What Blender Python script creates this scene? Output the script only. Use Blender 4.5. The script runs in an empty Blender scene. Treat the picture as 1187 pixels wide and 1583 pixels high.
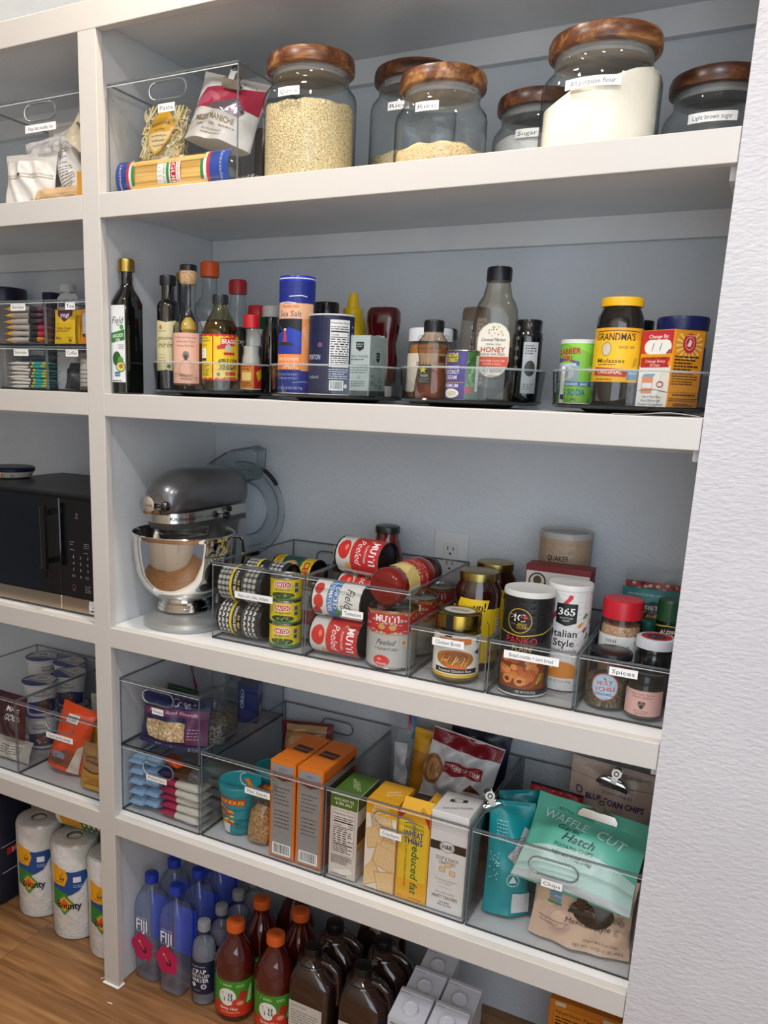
import bpy, bmesh, math, random
from mathutils import Vector, Matrix
from mathutils.geometry import tessellate_polygon
R = math.radians
PI = math.pi
rnd = random.Random(7)
sc = bpy.context.scene
C = sc.collection

# ------------------------------------------------------------------ camera
W = 1.153                      # x of the corner where the shelves meet the textured wall
Z1, Z1B = 1.8374, 1.7914       # shelf tops and the lower edges of their front boards
Z2, Z2B = 1.4471, 1.4003
Z3, Z3B = 0.9353, 0.8895
Z4, Z4B = 0.4695, 0.4231
Z0B = 2.1314
DEP = 0.419                    # depth of the shelves
cam = bpy.data.cameras.new('camera')
camo = bpy.data.objects.new('camera', cam)
C.objects.link(camo)
yaw, pitch, roll = 0.4902, 0.2246, 0.0333
fwd = Vector((-math.sin(yaw) * math.cos(pitch), math.cos(yaw) * math.cos(pitch), -math.sin(pitch)))
rgt = Vector((math.cos(yaw), math.sin(yaw), 0))
up = rgt.cross(fwd)
r2 = rgt * math.cos(roll) + up * math.sin(roll)
u2 = up * math.cos(roll) - rgt * math.sin(roll)
mw = Matrix((r2, u2, -fwd)).transposed().to_4x4()
mw.translation = Vector((1.2443, -1.35, 1.4703))
camo.matrix_world = mw
cam.sensor_fit = 'HORIZONTAL'
cam.sensor_width = 36
cam.lens = 1279.16 * 36 / 1187
cam.shift_x = (593.5 - 491.77) / 1187
cam.shift_y = (894.25 - 791.5) / 1187
cam.clip_start = 0.01
sc.camera = camo

# ------------------------------------------------------------------ light
world = bpy.data.worlds.new('world')
sc.world = world
world.use_nodes = True
bg = world.node_tree.nodes['Background']
bg.inputs[0].default_value = (0.76, 0.85, 1.0, 1)
bg.inputs[1].default_value = 0.22
sc.view_settings.view_transform = 'Standard'
sc.view_settings.look = 'None'
sc.view_settings.gamma = 1
sc.view_settings.use_curve_mapping = False
sc.view_settings.exposure = 0.0
sc.cycles.transparent_max_bounces = 40
sc.cycles.max_bounces = 8
sc.cycles.diffuse_bounces = 4
sc.cycles.glossy_bounces = 4
sc.cycles.sample_clamp_indirect = 6

def area(name, loc, rot, sx, sy, power, colr, shape='RECTANGLE', spread=180):
    l = bpy.data.lights.new(name, 'AREA')
    l.shape = shape; l.size = sx; l.size_y = sy; l.energy = power; l.color = colr; l.spread = R(spread)
    o = bpy.data.objects.new(name, l); C.objects.link(o)
    o.location = loc; o.rotation_euler = rot
    return o
LAMPS = [(0.42, -0.20), (-0.75, -0.20), (2.05, -0.80), (0.15, -1.05), (1.15, -1.15)]
LPOW = [16, 5, 5, 13, 13]
LCOL = [(1.0, .85, .68)] * 3 + [(.98, .97, 1.0)] * 2
area('window_daylight', (1.75, -1.72, 1.45), (R(90), 0, 0), 1.5, 1.7, 22, (0.80, 0.90, 1.0))

# ------------------------------------------------------------------ materials
_mc = {}
def lin(h):
    h = h.lstrip('#')
    o = []
    for i in (0, 2, 4):
        c = int(h[i:i + 2], 16) / 255
        o.append(c / 12.92 if c <= .04045 else ((c + .055) / 1.055) ** 2.4)
    return (*o, 1)
def newmat(n):
    m = bpy.data.materials.new(n); m.use_nodes = True
    nt = m.node_tree
    return m, nt, nt.nodes.get('Principled BSDF')
def M(h, rough=.45, metal=0., coat=0., emit=0):
    k = (h, rough, metal, coat, emit)
    if k in _mc: return _mc[k]
    m, nt, b = newmat('paint_' + h.strip('#'))
    b.inputs['Base Color'].default_value = lin(h)
    b.inputs['Roughness'].default_value = rough
    b.inputs['Metallic'].default_value = metal
    b.inputs['Coat Weight'].default_value = coat
    b.inputs['Coat Roughness'].default_value = .05
    if emit:
        b.inputs['Emission Color'].default_value = lin(h); b.inputs['Emission Strength'].default_value = emit
    _mc[k] = m
    return m
def clear(h='#f4f8f8', edge='#8a9698', g0=.035, g1=.55, rough=.03, pw=3.5, key=None):
    """thin clear plastic or glass: passes light, reflects more and absorbs more at grazing angles"""
    k = ('clear', h, edge, g0, g1, rough, pw)
    if k in _mc: return _mc[k]
    m, nt, b = newmat('clear_' + h.strip('#'))
    nt.nodes.remove(b)
    N = nt.nodes.new; L = nt.links.new
    lw = N('ShaderNodeLayerWeight'); lw.inputs['Blend'].default_value = .5
    p = N('ShaderNodeMath'); p.operation = 'POWER'; p.inputs[1].default_value = pw
    L(lw.outputs['Facing'], p.inputs[0])
    mr = N('ShaderNodeMapRange'); mr.inputs['To Min'].default_value = g0; mr.inputs['To Max'].default_value = g1
    L(p.outputs[0], mr.inputs['Value'])
    mc = N('ShaderNodeMix'); mc.data_type = 'RGBA'
    mc.inputs['A'].default_value = lin(h); mc.inputs['B'].default_value = lin(edge)
    L(p.outputs[0], mc.inputs['Factor'])
    t = N('ShaderNodeBsdfTransparent'); L(mc.outputs['Result'], t.inputs[0])
    g = N('ShaderNodeBsdfGlossy'); g.inputs['Roughness'].default_value = rough
    mx = N('ShaderNodeMixShader'); L(mr.outputs[0], mx.inputs[0]); L(t.outputs[0], mx.inputs[1]); L(g.outputs[0], mx.inputs[2])
    L(mx.outputs[0], nt.nodes['Material Output'].inputs[0])
    _mc[k] = m
    return m
def film(h, op=.3, rough=.2):
    """milky film: part pigment, part see-through"""
    k = ('film', h, op, rough)
    if k in _mc: return _mc[k]
    m, nt, b = newmat('film_' + h.strip('#'))
    b.inputs['Base Color'].default_value = lin(h); b.inputs['Roughness'].default_value = rough
    t = nt.nodes.new('ShaderNodeBsdfTransparent')
    mx = nt.nodes.new('ShaderNodeMixShader'); mx.inputs[0].default_value = op
    nt.links.new(t.outputs[0], mx.inputs[1]); nt.links.new(b.outputs[0], mx.inputs[2])
    nt.links.new(mx.outputs[0], nt.nodes['Material Output'].inputs[0])
    _mc[k] = m
    return m
def noisy(name, h1, h2, scale=(30, 30, 30), rough=.5, bump=0., bscale=None, detail=4, contrast=(.35, .65), metal=0, coords='Object'):
    """two colours mixed by noise, with optional relief"""
    if name in _mc: return _mc[name]
    m, nt, b = newmat(name)
    N = nt.nodes.new; L = nt.links.new
    tc = N('ShaderNodeTexCoord'); mp = N('ShaderNodeMapping'); mp.inputs['Scale'].default_value = scale
    L(tc.outputs[coords], mp.inputs[0])
    nz = N('ShaderNodeTexNoise'); nz.inputs['Scale'].default_value = 1; nz.inputs['Detail'].default_value = detail
    L(mp.outputs[0], nz.inputs[0])
    cr = N('ShaderNodeValToRGB')
    cr.color_ramp.elements[0].position = contrast[0]; cr.color_ramp.elements[0].color = lin(h1)
    cr.color_ramp.elements[1].position = contrast[1]; cr.color_ramp.elements[1].color = lin(h2)
    L(nz.outputs[0], cr.inputs[0]); L(cr.outputs[0], b.inputs['Base Color'])
    b.inputs['Roughness'].default_value = rough; b.inputs['Metallic'].default_value = metal
    if bump:
        src = nz
        if bscale:
            mp2 = N('ShaderNodeMapping'); mp2.inputs['Scale'].default_value = bscale
            L(tc.outputs[coords], mp2.inputs[0])
            src = N('ShaderNodeTexNoise'); src.inputs['Scale'].default_value = 1; src.inputs['Detail'].default_value = 3
            L(mp2.outputs[0], src.inputs[0])
        bp = N('ShaderNodeBump'); bp.inputs['Strength'].default_value = 1; bp.inputs['Distance'].default_value = bump
        L(src.outputs[0], bp.inputs['Height']); L(bp.outputs[0], b.inputs['Normal'])
    _mc[name] = m
    return m
PAINT = M('#c9c6c1', .42)
INNER = noisy('shelf_paint', '#d5d8da', '#dcdedf', (6, 6, 6), .45, .0006, (160, 160, 160))
WALLB = noisy('back_wall_paint', '#c8d0d8', '#ced5dc', (5, 5, 5), .55, .0018, (130, 130, 130))
WALLR = noisy('textured_wall_paint', '#c3c1c4', '#c8c6c9', (6, 6, 6), .65, .0016, (90, 90, 200), 2)
CEIL = M('#e8e4dc', .8)
ACR = clear('#fdfdfd', '#d6d9db', .022, .36, .02, 4)
EDGE = film('#6e7478', .6, .12)
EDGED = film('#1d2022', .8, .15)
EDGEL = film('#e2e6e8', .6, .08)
GLASS = clear('#fbfdfd', '#6e7a7b', .04, .6, .02, 4)
PET = clear('#fafcfd', '#7e8a90', .045, .6, .05, 3.2)
BAGF = clear('#fafbfb', '#d2d6d7', .06, .45, .10, 2.6)
TAG = M('#f2f2f0', .5)
INK = M('#2c2c2e', .6)
STEEL = M('#c9c6c0', .18, 1)
CHROME = M('#e6e4e0', .07, 1)
BLACKP = M('#101114', .3)
TIN = M('#bdb9b0', .25, 1)
GOLD = M('#b89a4a', .3, 1)

# ------------------------------------------------------------------ mesh helpers
def mk(vs, fs, fm=None, angle=38, smooth=True):
    me = bpy.data.meshes.new('mesh')
    me.from_pydata([tuple(v) for v in vs], [], fs)
    if fm: me.polygons.foreach_set('material_index', fm)
    if smooth:
        me.polygons.foreach_set('use_smooth', [True] * len(me.polygons))
        me.set_sharp_from_angle(angle=R(angle))
    me.update()
    return me
def thing(name, label, cat, loc=(0, 0, 0), rot=(0, 0, 0), group=None):
    o = bpy.data.objects.new(name, None)
    C.objects.link(o)
    o.empty_display_size = .02
    o.location = loc; o.rotation_euler = rot
    o['label'] = label; o['category'] = cat
    if group: o['group'] = group
    return o
def part(par, name, me, mat, loc=(0, 0, 0), rot=(0, 0, 0), label=None):
    if mat is not None and not me.materials:
        for m in (mat if isinstance(mat, (list, tuple)) else [mat]): me.materials.append(m)
    o = bpy.data.objects.new(name, me)
    C.objects.link(o)
    o.parent = par
    o.location = loc; o.rotation_euler = rot
    if label: o['label'] = label
    return o
def struct(name, me, mat):
    o = part(None, name, me, mat); o['kind'] = 'structure'
    return o
def copy_tree(o, parent=None):
    c = o.copy(); C.objects.link(c); c.parent = parent
    for ch in list(o.children): copy_tree(ch, c)
    return c
def loft(prof, n=2, seg=28, caps=(1, 1), axis='z', arc=None):
    """rings (t, a[, b[, n[, cx, cy]]]) along an axis, joined"""
    vs, fs = [], []
    rings = []
    for q in prof:
        t, a = q[0], q[1]
        b = q[2] if len(q) > 2 and q[2] is not None else a
        nn = q[3] if len(q) > 3 and q[3] is not None else n
        cx, cy = (q[4], q[5]) if len(q) > 5 else (0, 0)
        ring = []
        for i in range(seg):
            th = 2 * PI * i / seg
            c, s = math.cos(th), math.sin(th)
            x = a * math.copysign(abs(c) ** (2 / nn), c) + cx
            y = b * math.copysign(abs(s) ** (2 / nn), s) + cy
            ring.append(len(vs))
            vs.append((x, y, t) if axis == 'z' else ((x, t, y) if axis == 'y' else (t, x, y)))
        rings.append(ring)
    for a, b in zip(rings, rings[1:]):
        for i in range(seg):
            j = (i + 1) % seg
            fs.append((a[i], a[j], b[j], b[i]))
    if caps[0]: fs.append(tuple(reversed(rings[0])))
    if caps[1]: fs.append(tuple(rings[-1]))
    if axis == 'y': fs = [tuple(reversed(f)) for f in fs]
    return mk(vs, fs)
def bxm(w, d, h, bev=.0015, seg=2, z0=0):
    bm = bmesh.new()
    bmesh.ops.create_cube(bm, size=1)
    for v in bm.verts: v.co = Vector((v.co.x * w, v.co.y * d, (v.co.z + .5) * h + z0))
    if bev: bmesh.ops.bevel(bm, geom=list(bm.edges), offset=bev, segments=seg, affect='EDGES', profile=.5)
    me = bpy.data.meshes.new('mesh'); bm.to_mesh(me); bm.free()
    return me
def boxes(bs):
    vs, fs = [], []
    for x0, x1, y0, y1, z0, z1 in bs:
        k = len(vs)
        vs += [(x0, y0, z0), (x1, y0, z0), (x1, y1, z0), (x0, y1, z0), (x0, y0, z1), (x1, y0, z1), (x1, y1, z1), (x0, y1, z1)]
        fs += [tuple(k + i for i in f) for f in ((3, 2, 1, 0), (4, 5, 6, 7), (0, 1, 5, 4), (1, 2, 6, 5), (2, 3, 7, 6), (3, 0, 4, 7))]
    return mk(vs, fs, smooth=False)
def tube(path, r, seg=8, closed=False):
    vs, fs = [], []
    n = len(path)
    P = [Vector(p) for p in path]
    prev = None
    for i in range(n):
        if closed: t = (P[(i + 1) % n] - P[i - 1])
        else: t = (P[min(i + 1, n - 1)] - P[max(i - 1, 0)])
        t.normalize()
        if prev is None:
            a = Vector((0, 0, 1)) if abs(t.z) < .9 else Vector((1, 0, 0))
            nx = t.cross(a).normalized()
        else:
            nx = (prev - t * prev.dot(t)).normalized()
        prev = nx
        ny = t.cross(nx)
        rr = r[i] if isinstance(r, (list, tuple)) else r
        for k in range(seg):
            th = 2 * PI * k / seg
            vs.append(P[i] + nx * (rr * math.cos(th)) + ny * (rr * math.sin(th)))
    m = n if closed else n - 1
    for i in range(m):
        for k in range(seg):
            a = i * seg + k; b = i * seg + (k + 1) % seg
            c = ((i + 1) % n) * seg + (k + 1) % seg; d = ((i + 1) % n) * seg + k
            fs.append((a, b, c, d))
    if not closed:
        fs.append(tuple(reversed(range(seg)))); fs.append(tuple(range((n - 1) * seg, n * seg)))
    return mk(vs, fs)
def stadium(cx, cz, w, h, k=8):
    r = h / 2; pts = []
    for i in range(k + 1):
        a = -PI / 2 + PI * i / k; pts.append((cx + w / 2 - r + r * math.cos(a), cz + r * math.sin(a)))
    for i in range(k + 1):
        a = PI / 2 + PI * i / k; pts.append((cx - w / 2 + r + r * math.cos(a), cz + r * math.sin(a)))
    return pts
def plate(outer, holes, t, plane='xz', at=0.):
    """flat sheet with holes, thickness t"""
    loops = [outer] + holes
    tri = tessellate_polygon([[Vector((a, b, 0)) for a, b in l] for l in loops])
    flat = [p for l in loops for p in l]
    n = len(flat)
    def P(a, b, d):
        return (a, at + d, b) if plane == 'xz' else ((a, b, at + d) if plane == 'xy' else (at + d, a, b))
    vs = [P(a, b, 0) for a, b in flat] + [P(a, b, t) for a, b in flat]
    fs = []
    for f in tri:
        a, b, c = (flat[i] for i in f)
        ccw = (b[0] - a[0]) * (c[1] - a[1]) - (b[1] - a[1]) * (c[0] - a[0]) > 0
        f = tuple(f) if ccw else tuple(reversed(f))
        fs += [f, tuple(n + i for i in reversed(f))]
    k = 0
    for l in loops:
        m = len(l)
        for i in range(m):
            j = (i + 1) % m
            fs.append((k + i, k + j, n + k + j, n + k + i))
        k += m
    me = mk(vs, fs, smooth=False)
    bm = bmesh.new(); bm.from_mesh(me); bmesh.ops.recalc_face_normals(bm, faces=bm.faces); bm.to_mesh(me); bm.free()
    return me
# ------------------------------------------------------------------ printing on surfaces
_tx = {}
def textraw(s, b, sh):
    k = (s, b, sh)
    if k not in _tx:
        cu = bpy.data.curves.new('t', 'FONT')
        cu.body = s; cu.size = 1; cu.offset = b * .55; cu.shear = sh; cu.resolution_u = 2
        o = bpy.data.objects.new('t', cu)
        me = o.to_mesh()
        vs = [(v.co.x, v.co.y) for v in me.vertices]
        fs = [tuple(p.vertices) for p in me.polygons]
        o.to_mesh_clear()
        bpy.data.objects.remove(o); bpy.data.curves.remove(cu)
        xs = [v[0] for v in vs] or [0]
        _tx[k] = (vs, fs, min(xs), max(xs))
    return _tx[k]
def flat(y=0., x=0., z=0.):
    return lambda u, v, o: (x + u, y - o, z + v)
def right(xw, y=0., z=0.):
    return lambda u, v, o: (xw + o, y + u, z + v)
def top(zz, x=0., y=0.):
    return lambda u, v, o: (x + u, y + v, zz + o)
def cyl(r, a0=0., z=0., r1=None, h=1.):
    """wrap round a cylinder or cone; a0 turns the label's middle towards +x"""
    def f(u, v, o):
        rr = r if r1 is None else r + (r1 - r) * max(0, min(1, v / h))
        th = u / r + a0
        return ((rr + o) * math.sin(th), -(rr + o) * math.cos(th), z + v)
    return f
class Dc:
    """collects printed shapes (millimetres) and lays them on a surface function"""
    def __init__(s, f, step=0, rough=.45, o0=.00015, inc=.00004, cap=.0011):
        s.inc, s.cap = inc, cap
        s.f = f; s.step = step; s.rough = rough; s.o = o0
        s.vs, s.fs, s.mi, s.mats = [], [], [], []
    def _mi(s, c):
        m = c if not isinstance(c, str) else M(c, s.rough)
        if m not in s.mats: s.mats.append(m)
        return s.mats.index(m)
    def _put(s, tris, c):
        mi = s._mi(c); s.o += s.inc if s.o < s.cap else .000003
        idx = {}
        def V(p):
            k = (round(p[0], 4), round(p[1], 4))
            if k not in idx:
                idx[k] = len(s.vs); s.vs.append(s.f(p[0] * .001, p[1] * .001, s.o))
            return idx[k]
        def sub(a, b, c2, d):
            if s.step and d < 9:
                e = [(math.dist(a, b), a, b, c2), (math.dist(b, c2), b, c2, a), (math.dist(c2, a), c2, a, b)]
                m = max(e)
                if m[0] > s.step:
                    _, p, q, r_ = m
                    h = ((p[0] + q[0]) / 2, (p[1] + q[1]) / 2)
                    sub(p, h, r_, d + 1); sub(h, q, r_, d + 1); return
            s.fs.append((V(a), V(b), V(c2))); s.mi.append(mi)
        for t in tris: sub(*t, 0)
        return s
    def poly(s, pts, c, holes=()):
        loops = [pts] + list(holes)
        fl = [p for l in loops for p in l]
        tr = []
        for f in tessellate_polygon([[Vector((a, b, 0)) for a, b in l] for l in loops]):
            a, b, d = (fl[i] for i in f)
            if (b[0] - a[0]) * (d[1] - a[1]) - (b[1] - a[1]) * (d[0] - a[0]) < 0: b, d = d, b
            tr.append((a, b, d))
        return s._put(tr, c)
    def rect(s, x0, y0, x1, y1, c):
        return s._put([((x0, y0), (x1, y0), (x1, y1)), ((x0, y0), (x1, y1), (x0, y1))], c)
    def ell(s, cx, cy, rx, ry, c, k=24, a0=0, a1=360):
        pts = [(cx + rx * math.cos(R(a0 + (a1 - a0) * i / k)), cy + ry * math.sin(R(a0 + (a1 - a0) * i / k))) for i in range(k + (a1 - a0 < 360))]
        return s.poly(pts, c)
    def ring(s, cx, cy, rx, ry, t, c, k=24):
        o = [(cx + rx * math.cos(2 * PI * i / k), cy + ry * math.sin(2 * PI * i / k)) for i in range(k)]
        n = [(cx + (rx - t) * math.cos(2 * PI * i / k), cy + (ry - t) * math.sin(2 * PI * i / k)) for i in range(k)]
        tr = []
        for i in range(k):
            j = (i + 1) % k
            tr += [(o[i], o[j], n[j]), (o[i], n[j], n[i])]
        return s._put(tr, c)
    def line(s, pts, t, c):
        tr = []
        for (x0, y0), (x1, y1) in zip(pts, pts[1:]):
            d = math.hypot(x1 - x0, y1 - y0) or 1
            nx, ny = -(y1 - y0) / d * t / 2, (x1 - x0) / d * t / 2
            a, b, e, g = (x0 - nx, y0 - ny), (x1 - nx, y1 - ny), (x1 + nx, y1 + ny), (x0 + nx, y0 + ny)
            tr += [(a, b, e), (a, e, g)]
        return s._put(tr, c)
    def text(s, t, x, y, h, c='#222222', w=None, b=0., sh=0., rot=0, al='c'):
        """h = capital height in mm, (x, y) = middle of the text line; w squeezes to a width"""
        vs, fs, x0, x1 = textraw(t, b, sh)
        k = h / .69
        kx = k if w is None else w / max(x1 - x0, 1e-6)
        mx = {'c': (x0 + x1) / 2, 'l': x0, 'r': x1}[al]
        ca, sa = math.cos(R(rot)), math.sin(R(rot))
        mi = s._mi(c); s.o += s.inc if s.o < s.cap else .000003
        n = len(s.vs)
        for a, e in vs:
            u, v = (a - mx) * kx, (e - .345) * k
            s.vs.append(s.f((x + u * ca - v * sa) * .001, (y + u * sa + v * ca) * .001, s.o))
        for f in fs:
            s.fs.append(tuple(n + i for i in f)); s.mi.append(mi)
        return s
    def fine(s, x0, y0, x1, y1, rows, c, t=None, gap=.25):
        """rows of print too small to read"""
        tr = []
        p = (y1 - y0) / rows
        t = t or p * .42
        for i in range(rows):
            y = y0 + p * (i + .5); x = x0
            end = x1 - (x1 - x0) * rnd.choice([0, 0, .1, .25])
            while x < end:
                w = min(end - x, (x1 - x0) * rnd.uniform(.08, .26))
                tr += [((x, y - t / 2), (x + w, y - t / 2), (x + w, y + t / 2)), ((x, y - t / 2), (x + w, y + t / 2), (x, y + t / 2))]
                x += w + p * gap + .25
        return s._put(tr, c)
    def bars(s, x0, y0, x1, y1, c='#1c1c1c', bgc='#f4f4f2'):
        s.rect(x0, y0, x1, y1, bgc)
        tr = []; x = x0 + (x1 - x0) * .07; e = x1 - (x1 - x0) * .07; u = (e - x) / 46
        while x < e:
            w = u * rnd.choice([1, 1, 2, 2])
            a, b2, y, z = x, min(x + w, e), y0 + (y1 - y0) * .12, y1 - (y1 - y0) * .08
            tr += [((a, y), (b2, y), (b2, z)), ((a, y), (b2, z), (a, z))]
            x += w + u * rnd.choice([1, 1, 2])
        return s._put(tr, c)
    def nutri(s, x0, y0, x1, y1, ink='#1c1c1c', bgc='#f2f1ec', cal=None):
        """a nutrition panel"""
        w, h = x1 - x0, y1 - y0
        s.rect(x0, y0, x1, y1, ink); s.rect(x0 + .5, y0 + .5, x1 - .5, y1 - .5, bgc)
        s.text('Nutrition Facts', (x0 + x1) / 2, y1 - h * .07, min(w * .085, h * .08), ink, w=w * .9, b=.02)
        s.fine(x0 + w * .05, y1 - h * .22, x1 - w * .05, y1 - h * .13, 2, ink)
        s.rect(x0 + w * .05, y1 - h * .265, x1 - w * .05, y1 - h * .235, ink)
        s.text('Calories', x0 + w * .05, y1 - h * .315, min(w * .075, h * .06), ink, al='l', b=.02)
        if cal: s.text(cal, x1 - w * .05, y1 - h * .31, min(w * .11, h * .08), ink, al='r', b=.02)
        s.rect(x0 + w * .05, y1 - h * .375, x1 - w * .05, y1 - h * .36, ink)
        s.fine(x0 + w * .05, y0 + h * .26, x1 - w * .05, y1 - h * .385, 7, ink, gap=.6)
        s.rect(x0 + w * .05, y0 + h * .225, x1 - w * .05, y0 + h * .25, ink)
        s.fine(x0 + w * .05, y0 + h * .04, x1 - w * .05, y0 + h * .215, 4, ink)
        return s
    def out(s, par, name='printed_label', label=None):
        me = mk(s.vs, s.fs, s.mi, smooth=False)
        for m in s.mats: me.materials.append(m)
        return part(par, name, me, None, label=label)

# ------------------------------------------------------------------ the room
FLOORM = []
def wood(name, c1, c2, c3, sx=3.0, sy=26., rough=.42, axis=0, dist=1.6):
    m, nt, b = newmat(name)
    N = nt.nodes.new; L = nt.links.new
    tc = N('ShaderNodeTexCoord'); oi = N('ShaderNodeObjectInfo')
    mp = N('ShaderNodeMapping')
    mp.inputs['Scale'].default_value = (sx, sy, sy) if axis == 0 else (sy, sx, sy)
    L(tc.outputs['Object'], mp.inputs[0])
    add = N('ShaderNodeVectorMath'); add.operation = 'ADD'
    ml = N('ShaderNodeMath'); ml.operation = 'MULTIPLY'; ml.inputs[1].default_value = 37
    L(oi.outputs['Random'], ml.inputs[0]); L(mp.outputs[0], add.inputs[0]); L(ml.outputs[0], add.inputs[1])
    n1 = N('ShaderNodeTexNoise'); n1.inputs['Scale'].default_value = 1; n1.inputs['Detail'].default_value = 6; n1.inputs['Distortion'].default_value = dist
    L(add.outputs[0], n1.inputs[0])
    wv = N('ShaderNodeTexNoise'); wv.inputs['Scale'].default_value = 5; wv.inputs['Detail'].default_value = 4
    L(add.outputs[0], wv.inputs[0])
    cr = N('ShaderNodeValToRGB'); e = cr.color_ramp.elements
    e[0].position = .3; e[0].color = lin(c1); e[1].position = .7; e[1].color = lin(c3)
    x = e.new(.5); x.color = lin(c2)
    mxv = N('ShaderNodeMath'); mxv.operation = 'MULTIPLY_ADD'; mxv.inputs[1].default_value = .35; 
    L(wv.outputs[0], mxv.inputs[0]); L(n1.outputs[0], mxv.inputs[2])
    sb = N('ShaderNodeMath'); sb.operation = 'SUBTRACT'; sb.inputs[1].default_value = .175
    L(mxv.outputs[0], sb.inputs[0]); L(sb.outputs[0], cr.inputs[0])
    L(cr.outputs[0], b.inputs['Base Color']); b.inputs['Roughness'].default_value = rough
    bp = N('ShaderNodeBump'); bp.inputs['Distance'].default_value = .0006; L(n1.outputs[0], bp.inputs['Height']); L(bp.outputs[0], b.inputs['Normal'])
    return m
WOODF = wood('oak_floor', '#73502f', '#916741', '#ab8152', 1.6, 20.)
fl = struct('floor', boxes([(-2.2, 3.2, -1.95, .45, -.06, -.004)]), M('#4a3422', .7))
y = -.084 - .19 * 9
k = 0
while y < .44:
    x = -2.2 - rnd.uniform(0, 1.4)
    if abs(y + .084) < .01: x = -.336 - 1.9
    while x < 3.2:
        ln = 1.9
        a, b = max(x, -2.2), min(x + ln, 3.2)
        if b > a + .02 and not (y < -1.2 and False):
            part(fl, 'plank', boxes([(a + .0006, b - .0006, y + .0006, min(y + .19, .448) - .0006, -.004, 0)]), WOODF)
        x += ln
    y += .19
struct('ceiling', boxes([(-2.2, 3.2, -1.95, .5, 2.74, 2.80)]), CEIL)
struct('wall_back', boxes([(-1.4, W + .12, DEP, DEP + .10, 0, 2.74)]), WALLB)
struct('wall_right', plate([(W, 0), (3.2, 0), (3.2, 2.74), (W, 2.74)], [], .13, 'xz', -.004), WALLR)
wr = struct('wall_opposite', plate([(-2.2, 0), (3.2, 0), (3.2, 2.74), (-2.2, 2.74)], [[(1.0, .6), (2.5, .6), (2.5, 2.3), (1.0, 2.3)], [(-.9, 0), (-.1, 0), (-.1, 2.05), (-.9, 2.05)]], .1, 'xz', -1.88), M('#e6dfd2', .8))
win = struct('window_1', boxes([(.96, 1.0, -1.90, -1.76, .56, 2.34), (2.5, 2.54, -1.90, -1.76, .56, 2.34), (.96, 2.54, -1.90, -1.76, .56, .6), (.96, 2.54, -1.90, -1.76, 2.3, 2.34), (1.74, 1.76, -1.87, -1.83, .6, 2.3)]), M('#f0eee8', .4))
dr = struct('door_1', boxes([(-.9, -.1, -1.87, -1.83, .005, 2.05)]), M('#ece6da', .45))
for px0, px1, pz0, pz1 in ((-.82, -.53, .15, .95), (-.47, -.18, .15, .95), (-.82, -.53, 1.05, 1.92), (-.47, -.18, 1.05, 1.92)):
    part(dr, 'door_panel', boxes([(px0, px1, -1.83, -1.822, pz0, pz1)]), M('#e4decf', .45))
part(dr, 'door_handle', tube([(-.17, -1.83, 1.0), (-.17, -1.78, 1.0), (-.27, -1.78, 1.0)], .009), STEEL)
for (lx, ly), pw, lc in zip(LAMPS, LPOW, LCOL):
    t = thing('recessed_light', 'round recessed ceiling downlight ' + {.42: 'above the right bay', -.75: 'above the left bay', 2.05: 'above the textured wall', .15: 'in the aisle, left one', 1.15: 'in the aisle, right one'}[lx], 'light', (lx, ly, 2.74), group='recessed ceiling lights')
    part(t, 'trim_ring', tube([(.075 * math.cos(a * PI / 16), .075 * math.sin(a * PI / 16), -.004) for a in range(32)], .008, 6, True), M('#f4f2ee', .4))
    part(t, 'lens', loft([(-.004, .068), (-.001, .068)], seg=24), M('#fff0d8', .5, emit=4))
    a = area('downlight', (lx, ly, 2.728), (0, 0, 0), .13, .13, pw, lc, 'DISK')

# ------------------------------------------------------------------ the shelving unit
unit = thing('pantry_shelving', 'white painted built-in pantry shelving with two bays', 'shelving')
XL = -1.25; XR = W + .028; PW = .0462; TB = .019
part(unit, 'post', bxm(PW, TB, Z0B - .001, .0008, 1), PAINT, (-PW / 2, TB / 2, .001))
part(unit, 'divider_panel', boxes([(-.0345, -.0115, TB + .0005, DEP - .001, .001, 2.20)]), INNER)
part(unit, 'side_panel', boxes([(XL - .02, XL, .001, DEP - .001, .001, 2.20)]), INNER)
part(unit, 'side_panel', boxes([(XR, XR + .02, .128, DEP - .001, .001, 2.20)]), INNER)
part(unit, 'floor_bead', tube([(-PW - .001, -.002, .003), (.001, -.002, .003), (.001, TB, .003)], .003, 6), M('#f4f2ee', .4))
for zt, zb in ((Z1, Z1B), (Z2, Z2B), (Z3, Z3B), (Z4, Z4B)):
    zu = zb + .020
    for xa, xb, nm in ((XL, -.035, 0), (-.0105, XR, 1)):
        sh = part(unit, 'shelf_board', boxes([(xa + .0005, xb - .0005, TB + .0003, DEP - .001, zu, zt)]), INNER)
        a2, b2 = (XL, -PW - .0002) if nm == 0 else (.0002, W - .001)
        part(sh, 'front_board', bxm(b2 - a2, TB, zt - zb, .0012, 2), PAINT, ((a2 + b2) / 2, TB / 2, zb))
        part(sh, 'back_cleat', boxes([(xa + .0005, xb - .0005, DEP - .020, DEP - .001, zu - .047, zu - .0003)]), INNER)
        if nm: part(sh, 'side_cleat', boxes([(W - .010, XR - .0005, .024, DEP - .021, zu - .038, zu - .0003)]), INNER)
tb = part(unit, 'top_board', boxes([(XL, -.035, TB + .0003, DEP - .001, 2.154, 2.178), (-.0105, XR, TB + .0003, DEP - .001, 2.154, 2.178)]), INNER)
part(tb, 'front_board', bxm(W - .001 - XL, TB, .05, .0012, 2), PAINT, ((W - .001 + XL) / 2, TB / 2, Z0B))
part(tb, 'back_cleat', boxes([(-.0105, XR, DEP - .020, DEP - .001, 2.106, 2.1537)]), INNER)
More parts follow.
